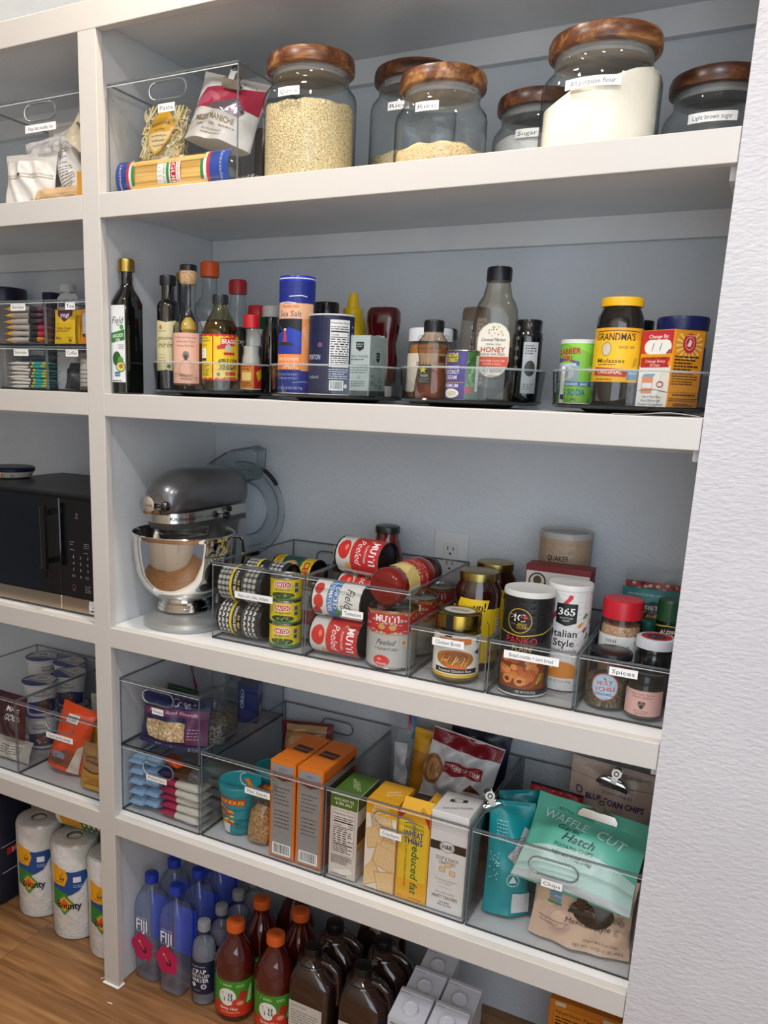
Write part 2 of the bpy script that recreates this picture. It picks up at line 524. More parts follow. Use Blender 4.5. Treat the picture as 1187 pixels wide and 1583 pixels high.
part(tb, 'back_cleat', boxes([(XL, -.035, DEP - .020, DEP - .001, 2.106, 2.1537)]), INNER)

# ------------------------------------------------------------------ product helpers
def nametag(par, txt, x, y, z, w, h=.0148, th=None):
    """small white printed tag stuck on a front"""
    t = part(par, 'name_tag', boxes([(x - w / 2, x + w / 2, y - .0004, y - .0001, z - h / 2, z + h / 2)]), TAG)
    d = Dc(flat(y - .0004, x, z)); d.text(txt, 0, 0, (th or h * .49) * 1000, INK, w=w * 800)
    d.out(t, 'lettering')
def clear_bin(label, txt, x0, x1, y0, y1, z0, h, tag, tw, handle=None, back_handle=False, group='clear storage bins', lit=EDGEL):
    """tag = (x, z above the base); handle = (x, z above the base)"""
    cx = (x0 + x1) / 2
    b = thing('storage_bin', label, 'bin', (cx, y0, z0 + .0006), group=group)
    w, d = x1 - x0, y1 - y0
    t = .0028; hw = w / 2
    ho = []
    if handle: ho = [stadium(handle[0] - cx, handle[1], .086, .030)]
    part(b, 'front_panel', plate([(-hw, 0), (hw, 0), (hw, h), (-hw, h)], ho, t, 'xz', 0), ACR)
    part(b, 'back_panel', plate([(-hw, 0), (hw, 0), (hw, h), (-hw, h)], [stadium(0, h - .035, .086, .030)] if back_handle else [], t, 'xz', d - t), ACR)
    for s in (-1, 1):
        part(b, 'side_panel', boxes([(s * hw - (t if s > 0 else 0), s * hw + (0 if s > 0 else t), t, d - t, 0, h)]), ACR)
    part(b, 'base_panel', boxes([(-hw + t, hw - t, t, d - t, 0, t)]), ACR)
    e = .0016
    part(b, 'rim', boxes([(-hw - e, hw + e, -e, e, h - e, h + e), (-hw - e, hw + e, d - e, d + e, h - e, h + e), (-hw - e, -hw + e, e, d - e, h - e, h + e), (hw - e, hw + e, e, d - e, h - e, h + e)]), EDGE)
    for s in (-1, 1):
        for yy in (0, d): part(b, 'corner_edge', boxes([(s * hw - e * .7, s * hw + e * .7, yy - e * .7, yy + e * .7, .002, h - e)]), EDGE)
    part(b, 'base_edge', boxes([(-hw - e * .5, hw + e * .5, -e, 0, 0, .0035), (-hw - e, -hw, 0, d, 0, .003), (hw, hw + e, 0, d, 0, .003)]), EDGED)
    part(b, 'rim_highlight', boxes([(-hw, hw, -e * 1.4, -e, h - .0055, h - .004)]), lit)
    if handle:
        hr = part(b, 'handle_rim', tube([(px, -.0005, pz) for px, pz in stadium(handle[0] - cx, handle[1], .088, .032)], .0021, 6, True), EDGE)
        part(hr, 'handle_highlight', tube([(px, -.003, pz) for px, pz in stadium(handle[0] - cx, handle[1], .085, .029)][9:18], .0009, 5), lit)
    if back_handle: part(b, 'handle_rim', tube([(px, d - .003, pz) for px, pz in stadium(0, h - .035, .088, .032)], .002, 6, True), EDGE)
    if tag: nametag(b, txt, tag[0] - cx, -.0005, tag[1], tw)
    return b
def rib_lid(r, h, z, n=48, amp=.0006, top_r=None):
    """screw lid with a ribbed skirt"""
    tr = top_r or r - .0015
    vs, fs = [], []
    rows = [(z, 1, r), (z + h * .82, 1, r), (z + h * .95, 0, r - .0006), (z + h, 0, tr - .001)]
    for zz, a, rr in rows:
        for i in range(n):
            th = 2 * PI * i / n
            q = rr + (amp if (i % 2 and a) else 0)
            vs.append((q * math.cos(th), q * math.sin(th), zz))
    for k in range(len(rows) - 1):
        for i in range(n):
            j = (i + 1) % n
            fs.append((k * n + i, k * n + j, (k + 1) * n + j, (k + 1) * n + i))
    fs.append(tuple(reversed(range(n)))); fs.append(tuple(range(3 * n, 4 * n)))
    return mk(vs, fs)
def can(label, loc, r, h, art, rot=(0, 0, 0), base='#b9b5ac', group=None, name='tin_can', cat='can', a0=0., endm=None, ribs=False, step=5):
    """tin can; art(Dc) prints on the wrap; the label is centred towards a0"""
    t = thing(name, label, cat, loc, rot, group)
    prof = [(.0, r - .002), (.0, r + .0008), (.002, r + .0008), (.003, r - .0004)]
    if ribs: prof += [(h * f, r - .0004 - (.0007 if k % 2 else 0)) for k, f in enumerate([.3 + .05 * i for i in range(9)])]
    prof += [(h - .003, r - .0004), (h - .002, r + .0008), (h, r + .0008), (h, r - .0015), (h - .004, r - .003), (h - .004, r - .012), (h - .0032, r - .014), (h - .0032, .001)]
    part(t, 'body', loft(prof, seg=36), endm or TIN)
    d = Dc(cyl(r + .0002, a0), step)
    d.rect(-PI * r * 1000 + .3, 3, PI * r * 1000 - .3, h * 1000 - 3, base)
    art(d, r * 1000, h * 1000)
    d.out(t)
    if endm is None:
        q = part(t, 'pull_ring', tube([(.010 * math.cos(a * PI / 8), r * .45 + .010 * math.sin(a * PI / 8), h - .0025) for a in range(16)], .0012, 5, True), TIN)
    return t
def carton(label, loc, w, d, h, c, rot=(0, 0, 0), front=None, side=None, topa=None, name='food_carton', cat='box', group=None, side_c=None, top_c=None):
    """folded card carton, base centred on loc; flaps as real seams on top"""
    t = thing(name, label, cat, loc, rot, group)
    part(t, 'body', bxm(w, d, h, .0012), M(c, .5))
    f = Dc(flat(-d / 2))
    if front: front(f, w * 1000, h * 1000)
    if f.vs: f.out(t, 'front_print')
    s = Dc(right(w / 2))
    if side_c: s.rect(-d * 500 + .8, 1, d * 500 - .8, h * 1000 - 1, side_c)
    if side: side(s, d * 1000, h * 1000)
    if s.vs: s.out(t, 'side_print')
    p = Dc(top(h))
    if top_c: p.rect(-w * 500 + .8, -d * 500 + .8, w * 500 - .8, d * 500 - .8, top_c)
    if topa: topa(p, w * 1000, d * 1000)
    if p.vs: p.out(t, 'top_print')
    return t
def bagsurf(w, h, th, seed=0, wr=.0012, pw=2.4, seal=.012, low=.5, gus=0.):
    """front surface of a soft pouch: returns f(u, v, o); u across, v up from the bottom"""
    q = random.Random(seed)
    ws = [(q.uniform(-140, 140), q.uniform(-110, 110), q.uniform(0, 6)) for _ in range(6)]
    def amt(u, v):
        s = min(1, abs(2 * u / w)); t = min(1, max(0, v / h))
        a = (1 - s ** pw)
        b = max(0., math.sin(PI * min(1, (t * (1 - low) + low * t ** .6)))) ** .55
        e = min(1, max(0, (h - v) / max(seal, 1e-4) - .6)) if seal else 1
        if gus: b = max(b, (1 - t) ** .4 * gus) if t < .6 else b
        return max(0., a) * b * e
    def f(u, v, o, back=False):
        a = amt(u, v)
        n = sum(math.sin(kx * u + kz * v + ph) for kx, kz, ph in ws) * wr * (.3 + a)
        y = th / 2 * a
        sd = 1 - .06 * math.sin(PI * min(1, max(0, v / h)))
        return (u * sd, (y + .0004) if back else -(y + .0004 + o) + n, v)
    return f
def bag(label, loc, w, h, th, c, rot=(0, 0, 0), art=None, seed=0, wr=.0012, group=None, name='food_bag', cat='bag', mat=None, zones=None, seal=.012, nu=34, nv=34, crimp=True, step=9, gus=0., backmat=None):
    """soft pouch; zones = [(v from, v to, colour)] in mm"""
    t = thing(name, label, cat, loc, rot, group)
    f = bagsurf(w, h, th, seed, wr, seal=seal, gus=gus)
    vs, fs = [], []
    for bk in (0, 1):
        for j in range(nv + 1):
            for i in range(nu + 1):
                vs.append(f((i / nu - .5) * w, h * j / nv, 0, bool(bk)))
    n = (nu + 1) * (nv + 1)
    for j in range(nv):
        for i in range(nu):
            a = j * (nu + 1) + i
            fs.append((a, a + 1, a + nu + 2, a + nu + 1))
            fs.append((n + a, n + a + nu + 1, n + a + nu + 2, n + a + 1))
    edge = [i for i in range(nu)], [nv * (nu + 1) + i for i in range(nu)]
    for i in edge[0]: fs.append((i + 1, i, n + i, n + i + 1))
    for i in edge[1]: fs.append((i, i + 1, n + i + 1, n + i))
    for j in range(nv):
        a = j * (nu + 1); b = a + nu + 1
        fs.append((a, b, n + b, n + a))
        a += nu; b += nu
        fs.append((b, a, n + a, n + b))
    low = min((t.rotation_euler.to_matrix() @ Vector(v)).z for v in vs)
    t.location.z += max(0, -low) + .0004
    part(t, 'pouch', mk(vs, fs, angle=60), mat or M(c, .35))
    if zones or art:
        d = Dc(lambda u, v, o: f(u, v, o), step, .35, .0003 + wr * .35, .00016, .0035)
        for a, b, cc in zones or []: d.rect(-w * 497, a, w * 497, b, cc)
        if art: art(d, w * 1000, h * 1000)
        d.out(t, 'print')
    if crimp and seal:
        d = Dc(lambda u, v, o: f(u, v, o), 20, .3, .0006)
        for k in range(4): d.rect(-w * 495, h * 1000 - 2 - seal * 1000 * .22 * k - .8, w * 495, h * 1000 - 2 - seal * 1000 * .22 * k, M('#d8d8d8', .3) if mat is None else mat)
        d.out(t, 'crimped_seal') if mat is None and False else None
    return t
def binder_clip(label, loc, rot=(0, 0, 0), w=.05, group='metal chip clips', mat=None):
    """spring bulldog clip: two jaws, a rolled top and a round hanging tab"""
    t = thing('bag_clip', label, 'clip', loc, rot, group)
    m = mat or STEEL
    for s in (-1, 1):
        vs, fs = [], []
        prof = [(.0, .0015), (.006, .006), (.013, .0105), (.017, .0095), (.019, .0055)]
        for zz, yy in prof:
            wk = w / 2 * (1 if zz < .010 else (1 - (zz - .010) / .009 * .55))
            vs += [(-wk, s * yy, zz), (wk, s * yy, zz), (wk, s * (yy + .0012), zz), (-wk, s * (yy + .0012), zz)]
        for k in range(len(prof) - 1):
            for a, b in ((0, 1), (1, 2), (2, 3), (3, 0)):
                fs.append((k * 4 + a, k * 4 + b, k * 4 + 4 + b, k * 4 + 4 + a))
        fs += [(0, 3, 2, 1), tuple(len(vs) - 4 + i for i in range(4))]
        part(t, 'jaw', mk(vs, fs), m)
        tab = part(t, 'tab', loft([(0, .0095, .0095), (.0012, .0095, .0095)], axis='y', seg=20), m, (0, s * .012, .033))
        part(t, 'tab_neck', boxes([(-.006, .006, s * .0125 - .0006, s * .0125 + .0006, .012, .03)]), m)
        part(tab, 'eyelet', tube([(.0042 * math.cos(a * PI / 8), s * .0015 - .0003, .0042 * math.sin(a * PI / 8)) for a in range(16)], .0011, 5, True), M('#5c5a56', .3, 1))
    part(t, 'spring', tube([(-w * .22, 0, .018), (w * .22, 0, .018)], .0058, 12), m)
    return t

# ================================================================== top shelf, right bay: jars
WOODL = wood('acacia_lid', '#3a1d10', '#6e4022', '#ac7c48', 4., 42., .32, 0, .5)
WOODL2 = wood('walnut_lid', '#2c1810', '#4a2a1a', '#7a4c2c', 4., 42., .32, 0, .5)
QUIN = noisy('quinoa_grain', '#a8894f', '#efdcae', (420, 420, 420), .7, .0025, None, 2, (.32, .62))
RICEM = noisy('brown_rice', '#c49a63', '#f0d6a6', (260, 260, 520), .6, .003, None, 2, (.3, .62))
RICE2 = noisy('pale_rice', '#a89468', '#dccb9f', (300, 300, 500), .6, .003, None, 2, (.3, .62))
FLOURM = noisy('flour_powder', '#ece2cf', '#f6eedd', (18, 18, 18), .9, .0015, (60, 60, 60))
SUGARM = noisy('white_sugar', '#dcdcdc', '#f2f2f0', (400, 400, 400), .6, .0008)
BSUG = noisy('dark_sugar', '#4a3a30', '#6b5546', (300, 300, 300), .8, .001)
def grain_top(r, z, amp, n=14, seg=32, slope=(0, 0), seed=1):
    q = random.Random(seed)
    ph = [q.uniform(0, 6) for _ in range(6)]
    vs, fs = [], []
    for i in range(n + 1):
        for k in range(seg):
            rr = r * (1 - i / n); th = 2 * PI * k / seg
            x, y = rr * math.cos(th), rr * math.sin(th)
            zz = z + slope[0] * x + slope[1] * y + amp * (1 - (rr / r) ** 2) + .0025 * math.sin(70 * x + ph[0]) * math.sin(60 * y + ph[1]) + .0016 * math.sin(150 * x + ph[2] + 90 * y)
            vs.append((x, y, zz))
    for i in range(n):
        for k in range(seg):
            j = (k + 1) % seg
            fs.append((i * seg + k, i * seg + j, (i + 1) * seg + j, (i + 1) * seg + k))
    b = len(vs)
    for k in range(seg):
        th = 2 * PI * k / seg
        vs.append((r * math.cos(th), r * math.sin(th), .006))
    for k in range(seg):
        j = (k + 1) % seg
        fs.append((b + k, b + j, j, k))
    fs.append(tuple(reversed(range(b, b + seg))))
    return mk(vs, fs, angle=70)
def glass_jar(label, x, y, r, h, txt, tw, fill, fz, famp=.006, slope=(0, 0), lidm=None, tz=None, spin=0, lid_r=.94):
    t = thing('lidded_jar', label, 'jar', (x, y, Z1 + .0004), (0, 0, 0), 'glass jars with wooden lids')
    hl = .030
    hb = h - hl
    part(t, 'glass_body', loft([(0, r * .90), (.003, r * .96), (.008, r), (hb - .045, r), (hb - .036, r * .975), (hb - .028, r * .90), (hb - .022, r * .835), (hb - .016, r * .815), (hb - .004, r * .82), (hb, r * .87), (hb + .002, r * .87)], seg=44, caps=(1, 0)), GLASS)
    part(t, 'contents', grain_top(r * .94, fz, famp, slope=slope, seed=len(txt)), fill)
    ld = part(t, 'wooden_lid', loft([(0, r * lid_r - .004), (.001, r * lid_r - .001), (.004, r * lid_r), (hl * .55, r * lid_r), (hl * .8, r * lid_r - .003), (hl * .9, r * lid_r - .009), (hl * .9, 0.001)], seg=44), lidm or WOODL, (0, 0, hb + .002), (0, 0, spin))
    part(ld, 'seal', loft([(-.012, r * .80), (-.009, r * .815), (-.006, r * .80), (-.003, r * .815), (0, r * .80)], seg=36), film('#d8dad8', .35, .2))
    tz = tz if tz is not None else hb - .05
    tg = Dc(cyl(r + .0003, .05), 4)
    tg.rect(-tw / 2, tz * 1000 - 7, tw / 2, tz * 1000 + 7, TAG)
    tg.text(txt, 0, tz * 1000, 6.6, INK, w=tw * .8)
    tg.out(t, 'name_tag')
    return t
glass_jar('tall glass jar of quinoa with acacia lid beside the pasta bin', .418, .105, .086, .216, 'Quinoa', 42, QUIN, .126, .004, tz=.138, spin=.4)
glass_jar('half-full rice jar standing at the front of the shelf', .674, .110, .0785, .157, 'Rice', 40, RICEM, .030, .022, tz=.088, spin=2.2)
glass_jar('tall rice jar tucked behind the shorter rice jar', .560, .255, .082, .226, 'Rice', 42, RICE2, .066, .010, tz=.142, lidm=WOODL2, spin=.7)
glass_jar('small sugar jar half hidden behind the flour jar', .800, .262, .0785, .152, 'Sugar', 42, SUGARM, .074, .004, tz=.074, lidm=WOODL2, spin=1.3)
glass_jar('wide flour jar with marbled acacia lid at the front edge', .934, .125, .091, .180, 'All purpose flour', 84, FLOURM, .100, .012, slope=(.26, .1), tz=.092, spin=.9)
glass_jar('light brown sugar jar cut off by the textured wall', 1.094, .235, .0785, .140, 'Light brown sugar', 72, BSUG, .030, .002, tz=.060, lidm=WOODL2, spin=2.9)

# ------------------------------------------------------------------ pasta bin and what it holds
clear_bin('clear bin of dry pasta packs beside the quinoa jar', 'Pasta', .002, .310, .030, .395, Z1, .203, (.147, .146), .040, (.150, .176))
zb = Z1 + .004
NOOD = noisy('fettuccine', '#e6cf8c', '#f7ebc2', (60, 60, 60), .6)
def ribbons(n, w, h, th, seed, L=.05, rw=.0028):
    q = random.Random(seed); vs, fs = [], []
    for i in range(n):
        cx, cz, cy = q.uniform(-w / 2, w / 2) * .78, q.uniform(.08, .88) * h, q.uniform(-th / 2, th / 2) * .72
        a = q.uniform(0, PI) if q.random() < .5 else PI / 2 + q.uniform(-.6, .6)
        l = L * q.uniform(.5, 1.3); cv = q.uniform(-16, 16)
        m = 6; k = len(vs)
        for j in range(m + 1):
            s = (j / m - .5) * l
            x = cx + s * math.cos(a) - cv * s * s * math.sin(a); z = cz + s * math.sin(a) + cv * s * s * math.cos(a)
            x = max(-w * .46, min(w * .46, x)); z = max(.004, min(h * .96, z))
            nx, nz = -math.sin(a) * rw / 2, math.cos(a) * rw / 2
            vs += [(x - nx, cy - .0006, z - nz), (x + nx, cy + .0003, z + nz), (x + nx, cy + .0012, z + nz), (x - nx, cy + .0003, z - nz)]
        for j in range(m):
            b = k + j * 4
            for p, r_ in ((0, 1), (1, 2), (2, 3), (3, 0)): fs.append((b + p, b + r_, b + 4 + r_, b + 4 + p))
    return mk(vs, fs)
def art(d, w, h):
    pts = [(-34, 118), (-20, 150), (0, 168), (18, 160), (30, 140), (26, 108), (10, 84), (-8, 78), (-26, 92)]
    d.poly(pts, '#eab02a')
    d.poly([(-30, 116), (26, 124), (20, 104), (6, 88), (-8, 83), (-22, 94)], '#f2dba4')
    d.text('fettuccine', -2, 138, 9, '#8a6420', w=46, b=.03, rot=10); d.text('noodles', 0, 126, 5, '#8a6420', rot=10, w=24)
    for k, s in enumerate(('Pasta made with care', 'Non-GMO ingredients', 'Cage-free eggs')): d.text(s, -2 + k, 114 - k * 9, 3.6, '#5a3a10', w=32 - k * 2, rot=9)
    d.text('NET WT 12 OZ', 14, 62, 5, '#6a5a30', w=42, rot=8)
t = bag('clear bag of fettuccine nests with a yellow round label', (.062, .108, zb), .108, .190, .044, '#f0e0b0', (R(-7), R(4), R(4)), art, 3, mat=BAGF, name='noodle_bag')
o = part(t, 'noodles', ribbons(1000, .104, .182, .040, 5, .06, .0036), NOOD); o['kind'] = 'stuff'
def art(d, w, h):
    d.poly([(-68, 78), (-52, 100), (30, 104), (72, 122), (74, 70), (40, 66), (-20, 56), (-72, 62)], '#b8304a')
    d.poly([(-66, 78), (-40, 92), (-18, 84), (-30, 66), (-70, 60)], '#d8607a')
    d.poly([(-34, 60), (34, 84), (52, 62), (44, 50), (-10, 52)], M('#b9a7b4', .16, .85))
    d.text('MEZZE MANICHE', -8, 38, 10, '#9a8452', w=92, b=.02)
    d.text('500G', -8, 26, 4, '#8a7a58'); d.fine(-50, 23, -22, 29, 1, '#a0906c', 2); d.fine(8, 23, 40, 29, 1, '#a0906c', 2)
    d.text('100% ITALIAN WHEAT', -8, 17, 3.6, '#8a7a58', w=46); d.fine(-32, 9, 18, 13, 1, '#a0906c', 1.6)
    d.text('RUSTICHELLA', 20, 118, 6.5, '#8a8070', w=70, sh=.2)
bag('white and crimson bag of short pasta with foil window', (.190, .134, zb + .078), .150, .138, .074, '#f0ece4', (R(-14), R(14), R(10)), art, 9, name='pasta_bag', gus=.8)
binder_clip('silver clip on the rolled white pasta bag', (.230, .124, zb + .192), (R(-12), R(16), R(10)), .04)
# linguine pack: a bundle of sticks in printed film
t = thing('linguine_pack', 'clear pack of linguine with blue ends and flag stripes', 'pasta pack', (.150, .060, zb), (0, 0, 0))
q = random.Random(4); bs = []
for i in range(90):
    yy, zz = q.uniform(-.019, .019), q.uniform(.004, .058)
    bs.append((-.104 + q.uniform(0, .01), .082 + q.uniform(0, .008), yy - .0013, yy + .0013, zz, zz + .0022))
bs.append((-.100, .080, -.0180, .0180, .005, .057))  # solid core added unseen inside the bundle so shaded gaps stay pasta-coloured
o = part(t, 'pasta_sticks', boxes(bs), noisy('linguine', '#e6b050', '#f7d084', (8, 300, 300), .5)); o['kind'] = 'stuff'
def packf(u, v, o):
    # flattened tube, v runs round the front from bottom to top
    a = (v / .078 - .5) * PI * .98
    return (u, -(.0225 + o) * math.cos(a), .0325 + (.032 + o) * math.sin(a))
part(t, 'film', loft([(-.142, .004, .016, 3, 0, .026), (-.135, .018, .025, 3, 0, .030), (-.115, .0225, .032, 2.2, 0, .0325), (.115, .0225, .032, 2.2, 0, .0325), (.130, .019, .028, 3, 0, .0310), (.145, .004, .020, 3, 0, .025)], axis='x', seg=24), BAGF)
d = Dc(packf, 6, .3)
for x0, x1, c in ((-140, -112, '#23408c'), (-112, -106, '#c8333a'), (-106, -100, '#e8e6e0'), (-100, -93, '#2f8a4c'), (70, 77, '#2f8a4c'), (77, 84, '#e8e6e0'), (84, 91, '#c8333a'), (91, 134, '#2a4a9c')): d.rect(x0, 1, x1, 77, c)
d.rect(-34, 6, 22, 74, '#ece8de'); d.rect(-2, 6, 12, 74, '#b02a36'); d.text('LINGUINE', 5, 40, 9.5, '#f4f0e6', w=66, rot=-90, b=.02)
d.rect(-12, 6, -5, 74, '#2f8a4c'); d.text('TRADER JOE\'S', -17, 40, 4, '#2f7a44', rot=-90, w=46); d.fine(-32, 12, -22, 68, 9, '#3a5a90', 1)
d.text('TRADER JOE\'S', 17, 40, 3.5, '#b02a36', rot=-90, w=44); d.text('L.8.OTTOBRE', -128, 36, 4, '#f0f0f0', rot=-90, w=44); d.text('Specialita', 118, 40, 6, '#b8c4e8', rot=-90, w=50, sh=.2)
d.out(t, 'printed_film')
def art(d, w, h):
    d.text('Jovo', 6, 82, 14, '#2c2622', b=.02); d.fine(-10, 62, 24, 68, 1, '#3a302a', 3)
    for k in range(5): d.line([(0, 118), (9 * math.cos(k * 1.25), 118 + 9 * math.sin(k * 1.25))], 1, '#b8aa9c')
    d.line([(20, 10), (26, 50)], 1, '#a89a8c')
    for k in range(6): d.line([(21 + k, 14 + 6 * k), (30 + k, 20 + 6 * k)], .8, '#a89a8c'); d.line([(21 + k, 14 + 6 * k), (12 + k, 20 + 6 * k)], .8, '#a89a8c')
carton('grey-brown pasta box with blue lid at the back of the bin', (.225, .330, zb), .095, .10, .165, '#8a7a6e', (0, 0, R(14)), art, None, name='pasta_box', top_c='#4a6f9c')
bag('striped brown and white bag lying behind the linguine', (.235, .170, zb + .002), .100, .070, .045, '#d4cabc', (R(-60), 0, R(20)), lambda d, w, h: [d.line([(-48 + 9 * k, 2), (-30 + 9 * k, 64)], 2, '#4a3c32') for k in range(9)], 12, name='snack_bag')

# ------------------------------------------------------------------ top shelf, left bay
clear_bin('clear bin of white flour-paper bags on the left top shelf', 'Pasta, misc noodles, rice', -.357, -.050, .030, .395, Z1, .203, (-.184, .146), .088, (-.184, .176))
zb = Z1 + .004
def seal_art(cx, cy, k=1., c='#6a6a72'):
    def a(d, w, h):
        d.ring(cx, cy, 10 * k, 10 * k, 1.2, c, 20); d.rect(cx - 7 * k, cy - 3 * k, cx + 7 * k, cy + 3 * k, c); d.fine(cx - 9, cy - 22 * k, cx + 9, cy - 14 * k, 2, c)
    return a
def folded_bag(label, loc, w, h, th, rot, art, seed, c='#f1ece5'):
    return bag(label, loc, w, h, th, c, rot, art, seed, .0022, 'white paper bags in the left bin', 'paper_bag', gus=.9)
folded_bag('white paper bag with round stamp, rolled top, upper left of bin', (-.262, .206, zb + .100), .156, .112, .06, (R(-10), R(-4), R(8)), seal_art(20, 78, .7), 21)
folded_bag('white paper bag with square stamp in the middle layer of the bin', (-.268, .136, zb + .060), .155, .095, .06, (R(-6), R(-5), 0), seal_art(-30, 40, .9), 22)
def art(d, w, h):
    d.rect(-74, 58, 74, 61, '#cfc8bc'); d.rect(-74, 52, 74, 54, '#bdb5a8'); d.rect(-8, 54, 2, 59, '#2c2c30')
folded_bag('white folded bag tied with a tab at the bottom front of the bin', (-.268, .072, zb), .155, .108, .05, (R(-4), R(2), 0), art, 23)
def art(d, w, h):
    d.fine(-20, 20, 20, 62, 8, '#4a4a50', 1.4); d.text('NUTRITION', 0, 68, 4, '#3a3a40', rot=0, w=24); d.fine(-18, 78, 18, 112, 6, '#4a4a50', 1.4)
folded_bag('narrow white bag with printed text leaning in the bin', (-.134, .078, zb), .066, .150, .04, (R(-10), R(-24), R(6)), art, 24)
folded_bag('crumpled white bag in the bin corner next to the post', (-.122, .140, zb + .088), .090, .115, .045, (R(-8), R(14), R(10)), seal_art(4, 62, .9), 25)
folded_bag('cream bag with twisted end in the middle of the bin', (-.118, .062, zb + .084), .076, .055, .03, (R(-6), R(38), 0), lambda d, w, h: d.text('tinkyada', 0, 40, 7, '#3a3028', w=50, b=.02), 26, '#e2d2b4')
bag('clear pack of yellow shell pasta against the post', (-.078, .065, zb + .058), .05, .075, .04, '#e0b048', (0, 0, 0), None, 27, .002, name='pasta_bag', mat=noisy('yellow_pasta', '#c88a28', '#f0c868', (90, 90, 90), .4, .002))
carton('small orange-yellow pasta box at the bin corner by the post', (-.074, .062, zb), .040, .05, .052, '#e8a22c', (0, 0, 0), lambda d, w, h: d.ell(2, 22, 7, 9, '#b8641c'), name='pasta_box')
bag('flat clear pack of pale spaghetti under the white bags', (-.160, .058, zb + .001), .19, .030, .03, '#d8b98a', (R(0), 0, 0), None, 28, .0008, name='pasta_bag', mat=noisy('spaghetti', '#c9a070', '#e6c89a', (6, 300, 300), .5), seal=0)

# ================================================================== bottle shelf, right bay
def turntable(label, x, y, r):
    t = thing('turntable', label, 'turntable', (x, y, Z2 + .0004), group='clear turntables')
    part(t, 'base', loft([(0, r * .55), (.004, r * .6), (.006, r * .62)], seg=36), M('#0d0e10', .3))
    tr = part(t, 'tray_floor', loft([(.0065, r * .93), (.0085, r * .95), (.010, r * .95), (.011, r * .93), (.011, .001)], seg=48), film('#25282b', .75, .12))
    part(tr, 'floor_edge', tube([(r * .955 * math.cos(a * PI / 24), r * .955 * math.sin(a * PI / 24), .011) for a in range(48)], .0028, 6, True), M('#0e0f11', .12))
    part(t, 'tray_wall', loft([(.010, r * .955), (.030, r * .967), (.066, r * .99)], seg=56, caps=(0, 0)), clear('#f6f8f8', '#7c8488', .05, .6, .03, 2.5))
    part(t, 'rim', tube([(r * .99 * math.cos(a * PI / 28), r * .99 * math.sin(a * PI / 28), .067) for a in range(56)], .0019, 6, True), film('#b8bfc2', .5, .08))
    return t
turntable('clear turntable of oil and vinegar bottles at the left', .1770, .170, .1445)
turntable('clear turntable holding the blue salt canister and mustard', .4640, .172, .140)
turntable('clear turntable of honey bottles and spread jars', .7400, .172, .133)
turntable('clear turntable of baking supplies beside the textured wall', 1.0275, .172, .137)
ZT = Z2 + .0122
def bottle(label, loc, prof, mat, art=None, r=None, a0=0., liquid=None, lm=None, cap=None, capm=None, name='bottle', cat='bottle', n=2, rot=(0, 0, 0), group=None, step=4, ribcap=True, f=None, seg=32):
    """prof rings; liquid rings inside; cap = (z, r, h)"""
    t = thing(name, label, cat, loc, rot, group)
    part(t, 'body', loft(prof, n=n, seg=seg, caps=(1, 1)), mat)
    if liquid: part(t, 'liquid', loft(liquid, n=n, seg=seg), lm)
    if art:
        d = Dc(f or cyl(r + .0003, a0), step); art(d); d.out(t)
    if cap:
        part(t, 'cap', rib_lid(cap[1], cap[2], cap[0]) if ribcap else loft([(cap[0], cap[1]), (cap[0] + cap[2] * .9, cap[1]), (cap[0] + cap[2], cap[1] - .0015)], seg=28), capm)
    return t
DGL = M('#0a0d0a', .06, 0, 1)
# --- square oil bottle standing on the shelf itself
t = bottle('square dark green oil bottle with gold cap and white label', (.0128, .0615, Z2 + .0004),
  [(0, .019, .027), (.002, .021, .029), (.185, .021, .029), (.200, .0185, .0245, 4), (.215, .0135, .015, 2.6), (.225, .0125, .0125, 2), (.250, .0125, .0125, 2)], DGL, n=9, cap=(.248, .0165, .026), capm=M('#b89c4c', .3, 1))
d = Dc(flat(-.0293), 0)
d.rect(-19, 24, 19, 180, '#dfe2e4'); d.text('Field', 0, 150, 14, '#26282c', w=32, sh=.35, b=.01); d.text('DAY', 2, 140, 4, '#26282c')
d.poly([(-18, 104), (18, 110), (18, 132), (-18, 124)], '#2f7a3a'); d.text('AVOCADO', 0, 119, 7, '#eef4ea', w=29, rot=6, b=.02); d.text('OIL', 0, 110, 6, '#eef4ea', rot=6, b=.02)
d.ell(10, 136, 5, 5, '#3f9a48'); d.fine(0, 92, 17, 102, 3, '#70757a', 1.2)
d.ell(-4, 72, 11, 15, '#2c5a2a'); d.ell(6, 66, 8, 11, '#5f8f3a'); d.ell(6, 56, 13, 11, '#3c6a2c'); d.ell(6, 56, 11, 9, '#c9cf7a'); d.ell(7, 57, 6, 5, '#b8622c')
d.rect(-10, 36, 4, 45, '#2a6a8a'); d.text('NON GMO', -3, 40, 3, '#e8eef0', w=12); d.fine(-16, 25, 17, 29, 1, '#55585c', 2)
d.out(t)
